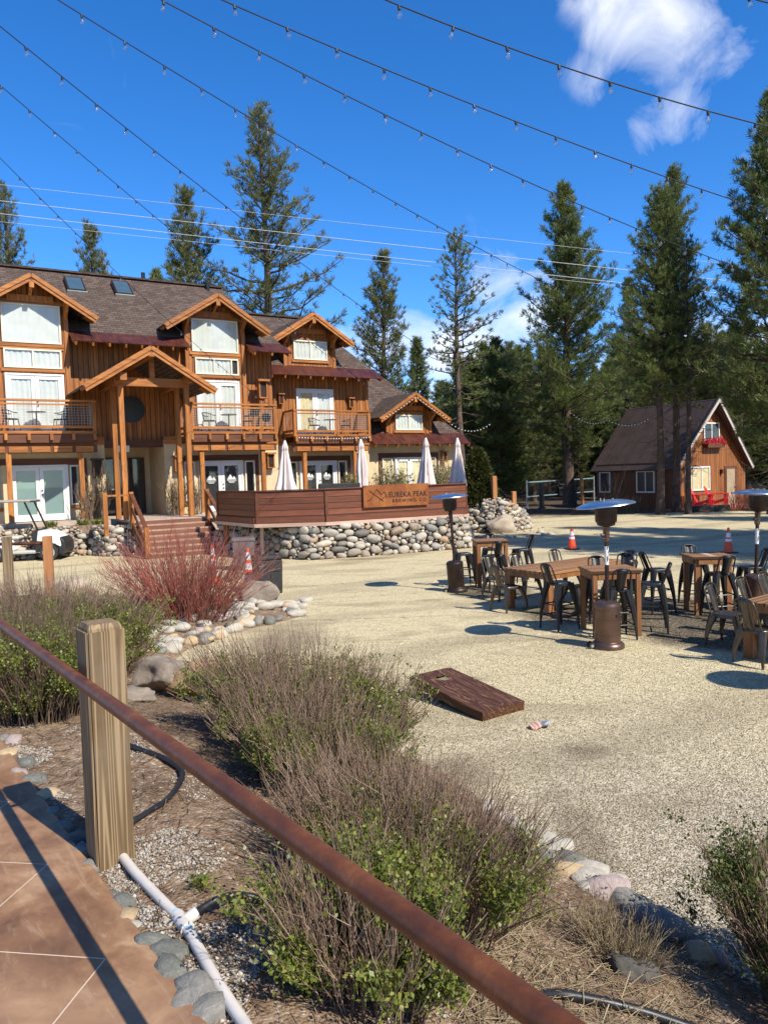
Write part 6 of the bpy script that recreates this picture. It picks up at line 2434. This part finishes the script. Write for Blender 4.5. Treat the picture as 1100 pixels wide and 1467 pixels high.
# flower box below the upper window
fbx = empty('flower_box', Cw(3.25, -.2, 3.62), CB, 'window box of red flowers under the upper cabin window', 'flower box')
MB().box(-.75, .75, -.16, .12, -.1, .16).build('box', M['timber_dark'], fbx)
rgf = np.random.default_rng(5)
T = 140
Cc = np.stack([rgf.uniform(-.8, .9, T), rgf.uniform(-.18, .1, T), rgf.uniform(.1, .42, T)], 1)
V, Q = blades(Cc, norm(rgf.normal(0, 1, (T, 3))), 5, .11, .07, .8, rgf)
np_mesh('flowers', V, Q, M['red_flower'], fbx)
# adirondack chairs
def adirondack():
    r = empty('lounge_chair')
    m = M['red_paint']
    mb = MB()
    for i in range(6):
        y = .30 - i * .11
        mb.cbox((0, y, .37 - (.30 - y) * .22), (.52, .09, .025), 0, .21)
    mb.build('seat', m, r)
    mb = MB()
    for i in range(5):
        x = -.22 + i * .11
        L = .78 - .05 * abs(i - 2)
        mb.beam((x * .9, -.27, .22), (x * 1.12, -.27 - L * .42, .22 + L * .9), .095, .025, (0, 1, .4))
    mb.build('backrest', m, r)
    for s in (-1, 1):
        MB().box(s * .34 - .075, s * .34 + .075, -.42, .38, .57, .60).build('armrest', m, r)
        MB().box(s * .30 - .03, s * .30 + .03, .24, .34, 0, .57).build('leg', m, r)
        mb = MB()
        mb.beam((s * .28, .34, .36), (s * .28, -.72, .02), .03, .13)
        mb.build('side_rail', m, r)
        MB().box(s * .31 - .02, s * .31 + .02, -.42, -.36, .1, .57).build('rear_support', m, r)
    return r
ad = adirondack()
for i, (x, lab) in enumerate(((.95, 'red slatted lounge chair partly hidden by the thin pine trunk'), (2.25, 'red slatted lounge chair on the cabin porch nearer the door'))):
    o = ad if i == 0 else copy_tree(ad)
    q = Cw(x, -1.2, .12)
    o.location = q
    o.rotation_euler = (0, 0, CB + math.pi + .5)
    o.scale = (1.3,) * 3
    tag(o, lab, 'lounge chair', 'red chairs on the cabin porch')
q = Cw(1.6, -1.1, .12)
o = MB().lathe([(.0, .0), (.16, .0), (.18, .03), (.18, .52), (.21, .54), (.21, .58), (.0, .58)], 20).build('side_table', M['cream'], smooth=True, auto=40)
o.location = q
tag(o, 'small pale drum table between the two red chairs', 'side table')
q = Cw(-.1, -2.75, 0)
o = MB().box(-1.3, .7, -.17, .17, -.05, .36).build('low_bench', M['dark_room'], bevel=.03)
o.location = q
o.rotation_euler = (0, 0, .04)
tag(o, 'dark low timber bench beside the twin pine trunks at the cabin', 'bench')
# bare bushes round the cabin
for px, Y, h, rx, sd_, lab, mat in ((1056, 40.6, 1.35, .7, 401, 'bare brown bush in front of the cabin door', 'twig_red'), (878, 42.5, 2.6, .45, 402, 'pale bare sapling in front of the cabin side wall', 'twig'), (905, 42.0, .9, .6, 403, 'small green brown bush by the cabin side wall', 'twig'), (1080, 41.5, 1.2, .7, 404, 'low bare bush at the right end of the cabin porch', 'twig')):
    q = D(px, 730, Y)
    shrub('bare_bush', (q.x, Y, -.02), lab, M[mat], M['leaf_dark'], 'bare bushes round the cabin', seed=sd_, n=(36 if sd_ == 401 else 60) if sd_ != 402 else 12, rx=rx, ry=rx * .8, h=h, r0=.016, twigs=6, leaf_n=6 if sd_ == 403 else 0, leaf_size=.08, lean=.5)
# volleyball net
vn = empty('volleyball_net', D(755, 690, 50), 0, 'blue banded volleyball net strung between poles under the pines', 'net')
a0, a1 = D(754, 691, 50), D(850, 685, 55)
loc = Vector(vn.location)
def tape(z_off): return (a0 - loc + Vector((0, 0, z_off)), a1 - loc + Vector((0, 0, z_off)))
p0, p1 = tape(0)
MB().beam(p0, p1, .02, .08).build('top_band', M['mesh_blue'], vn)
q0, q1 = tape(-.95)
MB().beam(q0, q1, .02, .06).build('bottom_band', M['mesh_blue'], vn)
mb = MB()
for t in np.linspace(0, 1, 42): mb.tube([p0.lerp(p1, t), q0.lerp(q1, t)], .008, 4)
for k in range(1, 8):
    mb.tube([p0.lerp(q0, k / 8), p1.lerp(q1, k / 8)], .008, 4)
mb.build('netting', M['rope'], vn)
for p_ in (a0, a1):
    MB().tube([(p_.x - loc.x, p_.y - loc.y, -loc.z), p_ - loc + Vector((0, 0, .15))], .06, 10).build('pole', M['steel'], vn)
for px, top, Y, r_, mat, lab in ((775, 692, 49, .17, 'black_plastic', 'thick black padded post in front of the volleyball net'), (834, 681, 47, .11, 'post_orange', 'tan leaning wooden pole right of the thick pine trunk')):
    q = D(px, top, Y)
    o = empty('standing_pole', (q.x, Y, 0), 0, lab, 'pole', 'poles by the volleyball court')
    MB().tube([(0, 0, -.05), (.0 if mat != 'post_orange' else -.08, 0, q.z)], r_, 12).build('shaft', M[mat], o, smooth=True, auto=40)
    MB().tube([(0, 0, -.02), (0, 0, .10)], r_ * 1.5, 12).build('foot', M[mat], o)
# pale trailer glimpsed far right
q = D(1088, 690, 62)
tr_ = empty('trailer', (q.x, 62, 0), .25, 'pale blue white trailer glimpsed beyond the cabin at right', 'trailer')
MB().box(-2.0, 3.5, -1, 1, .5, 2.7).build('body', M['trailer'], tr_, bevel=.15)
for x in (-1.2, .2, 1.6): MB().box(x, x + .8, -1.02, -1.003, 1.4, 2.2).build('window', M['dark_room'], tr_)
for x in (.3, 1.4): MB().tube([(x, -.95, .35), (x, -.7, .35)], .35, 16).build('wheel', M['tyre'], tr_)

# ---------------------------------------------------------------- foreground rail
pa, pb = D(0, 893, 4.60), D(700, 1400, 1.235)
dv = (pb - pa)
rail = MB().tube([pa - dv * .5, pa, pa.lerp(pb, .25), pa.lerp(pb, .5), pa.lerp(pb, .75), pb, pb + dv * .3], .0275, 24).build('pipe_rail', M['rust'], smooth=True, auto=50)
tag(rail, 'long rusty pipe handrail running down across the foreground', 'handrail')
best = None
for k in range(0, 300):
    x_, y_ = E_pt(.2 + k * .005, .102)
    v_ = Vector((x_, y_, .8 - EYE))
    px_ = 550 + F_PX * v_.dot(Rv) / v_.dot(Fv)
    if best is None or abs(px_ - 160) < best[0]: best = (abs(px_ - 160), x_, y_)
pz = Vector((best[1], best[2], .8))
post = empty('fence_post', (pz.x, pz.y, .6), AD - math.pi / 2 + .0, 'weathered square wooden post carrying the rusty pipe handrail', 'post')
hw = .087
topz = D(131, 897, pz.y).z - .6
bm_ = bmesh.new()
bmesh.ops.create_cube(bm_, size=1)
for v in bm_.verts:
    v.co.x *= 2 * hw
    v.co.y *= 2 * hw
    v.co.z = (v.co.z + .5) * topz
bmesh.ops.subdivide_edges(bm_, edges=[e for e in bm_.edges if abs(e.verts[0].co.z - e.verts[1].co.z) > .1], cuts=24)
topf = [f for f in bm_.faces if f.normal.z > .9]
r_in = bmesh.ops.inset_region(bm_, faces=topf, thickness=.030, depth=.0)
for f in topf:
    for v in f.verts: v.co.z += .020
bmesh.ops.bevel(bm_, geom=[e for e in bm_.edges if e.calc_face_angle(0) > 1.2], offset=.012, segments=2, affect='EDGES')
for v in bm_.verts:
    k = mnoise.noise(Vector((v.co.x * 20, v.co.y * 20, v.co.z * 1.6)))
    v.co.x += .003 * k
    v.co.y += .003 * mnoise.noise(Vector((v.co.x * 20 + 9, v.co.y * 20, v.co.z * 1.6)))
    if v.co.z > topz - .002 and abs(v.co.x) < hw - .014: v.co.z += .0
me = bpy.data.meshes.new('shaft')
bm_.to_mesh(me)
bm_.free()
me.materials.append(M['post'])
link('shaft', me, post)
mb = MB()
mb.tube([(-hw + .0, 0, 1.67 - .6), (-hw - .045, 0, 1.67 - .6)], .012, 8)
mb.build('bracket', M['rust'], post)

# ---------------------------------------------------------------- pipe and hoses in the bed
def zb(x, y, r=.02): return bedz(x, y) + r
def on_bed(px, py, r=.02, it=6):
    z = .7
    for _ in range(it):
        p = G(px, py, z)
        z = bedz(p.x, p.y, False) + r
    return Vector((p.x, p.y, z))
def smooth_path(pts, n=8):
    out = []
    P = [pts[0]] + list(pts) + [pts[-1]]
    for i in range(1, len(P) - 2):
        for k in range(n):
            t = k / n
            a, b, c, d = P[i - 1], P[i], P[i + 1], P[i + 2]
            out.append(.5 * ((2 * b) + (c - a) * t + (2 * a - 5 * b + 4 * c - d) * t * t + (3 * b - a - 3 * c + d) * t ** 3))
    out.append(pts[-1])
    return out
pp = [on_bed(x, y, .022) for x, y in ((172, 1222), (196, 1252), (232, 1290), (262, 1322), (285, 1360), (310, 1405), (332, 1440), (352, 1470), (372, 1505))]
pv = empty('drain_pipe', pp[0], 0, 'white plastic pipe with a tee fitting lying beside the walkway', 'pipe')
loc = pp[0]
MB().tube([q - loc for q in smooth_path(pp)], .021, 14).build('pipe', M['pvc'], pv, smooth=True, auto=50)
q = pp[3]
dq = (pp[4] - pp[2]).normalized()
sq = Vector((dq.y, -dq.x, 0)).normalized()
if sq.x < 0: sq = -sq
sq.z = .35
tee = MB()
tee.tube([q - dq * .055 - loc, q + dq * .055 - loc], .028, 14)
tee.tube([q - loc, q + sq * .06 - loc], .0245, 14)
tee.build('tee_fitting', M['pvc'], pv, smooth=True, auto=50)
for k in (-.07, .07): MB().tube([q + dq * (k - .008) - loc, q + dq * (k + .008) - loc], .0225, 14).build('primer_ring', M['pvc_blue'], pv)
h1p = [q + sq * .06] + [on_bed(x, y, r) for x, y, r in ((295, 1298, .06), (315, 1287, .07), (345, 1282, .04), (385, 1290, .02))]
o = MB().tube(smooth_path(h1p), .014, 10).build('garden_hose', M['hose'], smooth=True)
tag(o, 'short black hose branching from the white pipe tee', 'hose', 'black hoses in the planting bed')
h2p = [on_bed(x, y, .02) for x, y in ((165, 1060), (200, 1073), (240, 1088), (262, 1108), (245, 1140), (215, 1162), (188, 1178))]
o = MB().tube(smooth_path(h2p), .016, 10).build('garden_hose', M['hose'], smooth=True)
tag(o, 'black hose looping over the bare soil behind the wooden rail post', 'hose', 'black hoses in the planting bed')
h3p = [on_bed(x, y, .02) for x, y in ((770, 1428), (800, 1424), (850, 1432), (895, 1442), (940, 1455), (1000, 1475))]
o = MB().tube(smooth_path(h3p), .019, 10).build('garden_hose', M['hose'], smooth=True)
tag(o, 'black hose on the soil at the lower right', 'hose', 'black hoses in the planting bed')
h4p = [on_bed(x, y, .02) for x, y in ((100, 1206), (112, 1208), (124, 1206), (136, 1203))]
o = MB().tube(h4p, .018, 10).build('garden_hose', M['hose'], smooth=True)
tag(o, 'stub of black hose between the slab and the wooden rail post', 'hose', 'black hoses in the planting bed')

# ---------------------------------------------------------------- loose gravel, chips and litter (uncountable)
rgp = np.random.default_rng(9)
OCT = np.array([(1, 0, 0), (-1, 0, 0), (0, 1, 0), (0, -1, 0), (0, 0, 1), (0, 0, -1)], float)
OF = np.array([(0, 2, 4), (2, 1, 4), (1, 3, 4), (3, 0, 4), (2, 0, 5), (1, 2, 5), (3, 1, 5), (0, 3, 5)])
def scatter(name, pts, smin, smax, mat, label, cat, flat=.6, pw=1.6):
    n_ = len(pts)
    s = smin + (smax - smin) * rgp.uniform(0, 1, (n_, 1, 1)) ** pw
    V = OCT[None] * s * (1 + rgp.normal(0, .22, (n_, 6, 1))) * np.stack([rgp.uniform(.7, 1.2, n_), rgp.uniform(.7, 1.2, n_), rgp.uniform(flat * .6, flat * 1.2, n_)], 1)[:, None, :]
    a = rgp.uniform(0, 6.28, n_)
    c, s2 = np.cos(a)[:, None], np.sin(a)[:, None]
    X = V[:, :, 0] * c - V[:, :, 1] * s2
    Y = V[:, :, 0] * s2 + V[:, :, 1] * c
    V = np.stack([X, Y, V[:, :, 2]], 2) + pts[:, None, :]
    Fq = (OF[None] + (np.arange(n_) * 6)[:, None, None]).reshape(-1, 3)
    o = np_mesh(name, V.reshape(-1, 3), Fq, M[mat])
    return tag(o, label, cat, kind='stuff')
P_ = []
N_ = 60000
yy = 3.4 + 8.2 * rgp.uniform(0, 1, N_ * 2) ** 1.35
xx = rgp.uniform(-.35, .54, N_ * 2) * yy
for x, y in zip(xx, yy):
    if len(P_) >= N_: break
    if inside(x, y) and edge_dist(x, y) > .12: continue
    P_.append((x, y, .003))
scatter('gravel', np.array(P_), .003, .0085, 'pebble', 'loose pale gravel chippings over the near yard', 'gravel')
P_ = []
for i in range(30000):
    s = rgp.uniform(-1.2, 3.6)
    t = abs(rgp.normal(0, .42)) + .03
    x, y = E_pt(s, t)
    if mnoise.noise((x * 2.2, y * 2.2, 7)) < -.02 + t * .25: continue
    P_.append((x, y, bedz(x, y) + .003))
scatter('stone_chips', np.array(P_), .003, .0115, 'chip', 'pale stone chips strewn along the walkway edge', 'stone chips')
def litter(name, n_, L0, L1, mat, label, cat, gen):
    P = []
    for i in range(n_):
        x, y = gen()
        z = bedz(x, y)
        a = rgp.uniform(0, 6.28)
        L = rgp.uniform(L0, L1)
        d = np.array([math.cos(a), math.sin(a), 0]) * L
        k = rgp.normal(0, .25)
        mid = np.array([x, y, z + .006 + abs(rgp.normal(0, .006))])
        e = np.array([-d[1], d[0], 0]) * k * .3
        P.append([mid - d / 2, mid + e, mid + d / 2 + np.array([0, 0, abs(rgp.normal(0, .25)) * L * .5])])
    P = np.array(P)
    V, Q = np_tubes(P, np.full((n_, 3), .0019) * rgp.uniform(.6, 1.4, (n_, 1)), 3)
    return tag(np_mesh(name, V, Q, M[mat]), label, cat, kind='stuff')
def gen_bed():
    while True:
        x, y = rgp.uniform(-4.5, 2.6), rgp.uniform(1.2, 9)
        if (Vector((x, y)) - EDGE0).dot(ENRM) > .05 and inside(x, y): return x, y
litter('twig_litter', 5200, .03, .16, 'litter', 'dead twigs and leaf litter strewn over the planting bed', 'litter', gen_bed)
def gen_low():
    while True:
        p = on_bed(rgp.uniform(640, 1010), rgp.uniform(1290, 1470), 0, 3)
        if inside(p.x, p.y): return p.x + rgp.normal(0, .05), p.y + rgp.normal(0, .05)
litter('straw', 800, .06, .28, 'dry_grass', 'dry straw stalks lying at the lower right of the bed', 'straw', gen_low)
# small green weed beside the pipe
p = on_bed(285, 1272, 0)
shrub('weed', p, 'tiny green weed sprouting beside the white pipe', M['leaf'], M['leaf'], None, 'weed', seed=9, n=10, rx=.05, ry=.05, h=.07, r0=.002, twigs=1, leaf_n=10, leaf_size=.022)

# ---------------------------------------------------------------- overhead string lights
def bulb_proto():
    mb = MB()
    mb.lathe([(.010, .0), (.021, -.004), (.021, -.052), (.017, -.06), (.0, -.06)], 10)
    return mb
sock_me = bulb_proto().build('socket', M['rope'], None)
BULB = MB().lathe([(.014, -.058), (.022, -.072), (.036, -.098), (.041, -.122), (.036, -.146), (.02, -.160), (.0, -.164)], 14, caps=False).build('bulb', M['bulb_glass'], None, smooth=True)
FIL = MB().tube([(-.008, 0, -.075), (-.010, 0, -.118), (.010, 0, -.118), (.008, 0, -.075)], .0022, 4).build('filament', M['steel'], None)
bulb_me, sock, fil = BULB.data, sock_me.data, FIL.data
for o in (BULB, sock_me, FIL):
    COL.objects.unlink(o)
    bpy.data.objects.remove(o)

def string_light(a, b, sag, spacing, label, phase=.3, r=.0075):
    a, b = Vector(a), Vector(b)
    N_ = 60
    L = (b - a).length
    f = lambda t: a.lerp(b, t) - Vector((0, 0, sag * 4 * t * (1 - t)))
    root = empty('string_light', a, 0, label, 'string light', 'bulb strings across the sky')
    MB().tube([f(t) - a for t in np.linspace(0, 1, N_)], r, 6).build('wire', M['rope'], root)
    n_ = int(L / spacing)
    for i in range(n_):
        t = (i + phase) * spacing / L
        if t > .995: break
        p = f(t) - a
        s = link('socket', sock, root)
        s.location = p
        s.scale = (.8,) * 3
        s.rotation_euler = (random.uniform(-.22, .22), random.uniform(-.22, .22), random.uniform(0, 6))
        link('bulb', bulb_me, s)
        link('filament', fil, s)
    return root
def sl(p0, p1, pm, spacing, label, phase):
    """ends given as pixel + distance, pm a pixel the cable passes through"""
    a, b = D(*p0), D(*p1)
    best = None
    for k in range(0, 260):
        sag = k * .01
        # find the sagging curve's height where it crosses pm's column
        e = 1e9
        for t in np.linspace(0, 1, 81):
            q = a.lerp(b, t) - Vector((0, 0, sag * 4 * t * (1 - t)))
            v = q - Vector((0, 0, EYE))
            w_ = v.dot(Fv)
            x, y = 550 + F_PX * v.dot(Rv) / w_, 733.5 - F_PX * v.dot(Uv) / w_
            e = min(e, math.hypot(x - pm[0], y - pm[1]))
        if best is None or e < best[0]: best = (e, sag)
    return string_light(a, b, best[1], spacing, label, phase)
SLB = 'bulb string overhead, '
sl((380, -75, 8.0), (1240, 212, 9.0), (825, 103), .6, SLB + 'passing in front of the big white cloud, topmost of all', .35)
sl((150, -75, 8.6), (1180, 328, 12.0), (658, 140), .62, SLB + 'second from the top, meeting the right hand pine', .3)
sl((120, -60, 9.2), (1110, 402, 15.0), (578, 176), .62, SLB + 'running from top left to the tops of the twin pines', .5)
sl((-40, -78, 9.6), (905, 462, 22.0), (459, 231), .62, SLB + 'crossing the top of the tallest lodge pine', .2)
sl((-60, -12, 10.2), (640, 520, 24.0), (307, 282), .62, SLB + 'passing down behind the lodge pine towards the end wing', .6)
sl((-60, 70, 12.5), (548, 566, 36.5), (207, 302), .66, SLB + 'ending at the eave over the third balcony', .4)
sl((-60, 165, 15.5), (392, 585, 31.2), (165, 388), .66, SLB + 'ending at the corner post of the middle balcony', .7)
a, b = D(1055, -12, 8.3), D(1120, 6, 8.6)
string_light(a, b, .03, .6, SLB + 'showing only one bulb in the top right corner', .3)

def fairy(pts, sag, label, n_, drop=.0):
    """small white globes on a thin line"""
    root = empty('fairy_lights', pts[0], 0, label, 'fairy lights', 'small white bulb strings')
    a0_ = Vector(pts[0])
    path = []
    for a, b in zip(pts[:-1], pts[1:]):
        for t in np.linspace(0, 1, 9)[:-1]: path.append(Vector(a).lerp(Vector(b), t) - Vector((0, 0, sag * 4 * t * (1 - t))) - a0_)
    path.append(Vector(pts[-1]) - a0_)
    MB().tube(path, .008, 4).build('wire', M['rope'], root)
    me = None
    for i in range(n_):
        t = (i + .5) / n_ * (len(path) - 1)
        k = int(t)
        q = path[k].lerp(path[min(k + 1, len(path) - 1)], t - k)
        if me is None:
            V, Fq = ICO2
            ob = np_mesh('globe', V * .034, Fq, M['white'], root, smooth=True)
            me = ob.data
        else:
            ob = link('globe', me, root)
        ob.location = q - Vector((0, 0, .05))
fairy([Lw(16.05, -1.6, 5.35), Lw(18.1, -1.6, 6.5), Lw(20.15, -1.6, 5.35)], .05, 'string of white globes under the end wing dormer eave', 24)
fairy([D(640, 602, 42), D(703, 606, 44)], .5, 'string of white globes from the end wing to the pines', 14)
fairy([D(820, 592, 42), D(870, 600, 41), D(930, 598, 40)], .35, 'string of white globes from the thick pine to the cabin trees', 26)
fairy([Lw(11.0, -.72, 4.40), Lw(14.8, -.72, 4.40)], .06, 'string of white globes along the third balcony edge', 26)

# power lines
for i, (y0, ym, y1, lab) in enumerate(((264, 325, 385, 'thin power line, topmost of the four'), (287, 349, 409, 'bright white power line, second of the four'), (305, 368, 428, 'bright white power line, third of the four'), (318, 374, 432, 'thin power line, lowest of the four'))):
    Y0, Y1 = 47, 47
    a, b = D(-120, y0 - 13, Y0), D(1180, y1 + 8, Y1)
    m_ = D(550, ym, 47)
    sag = max(0, (a.lerp(b, (m_.x - a.x) / (b.x - a.x)).z - m_.z))
    o = MB().tube([a.lerp(b, t) - Vector((0, 0, sag * 4 * t * (1 - t))) for t in np.linspace(0, 1, 40)], .010 if i in (0, 3) else .017, 6).build('power_line', M['power_wire'])
    tag(o, lab + ' crossing above the lodge roof', 'cable', 'power lines across the sky')
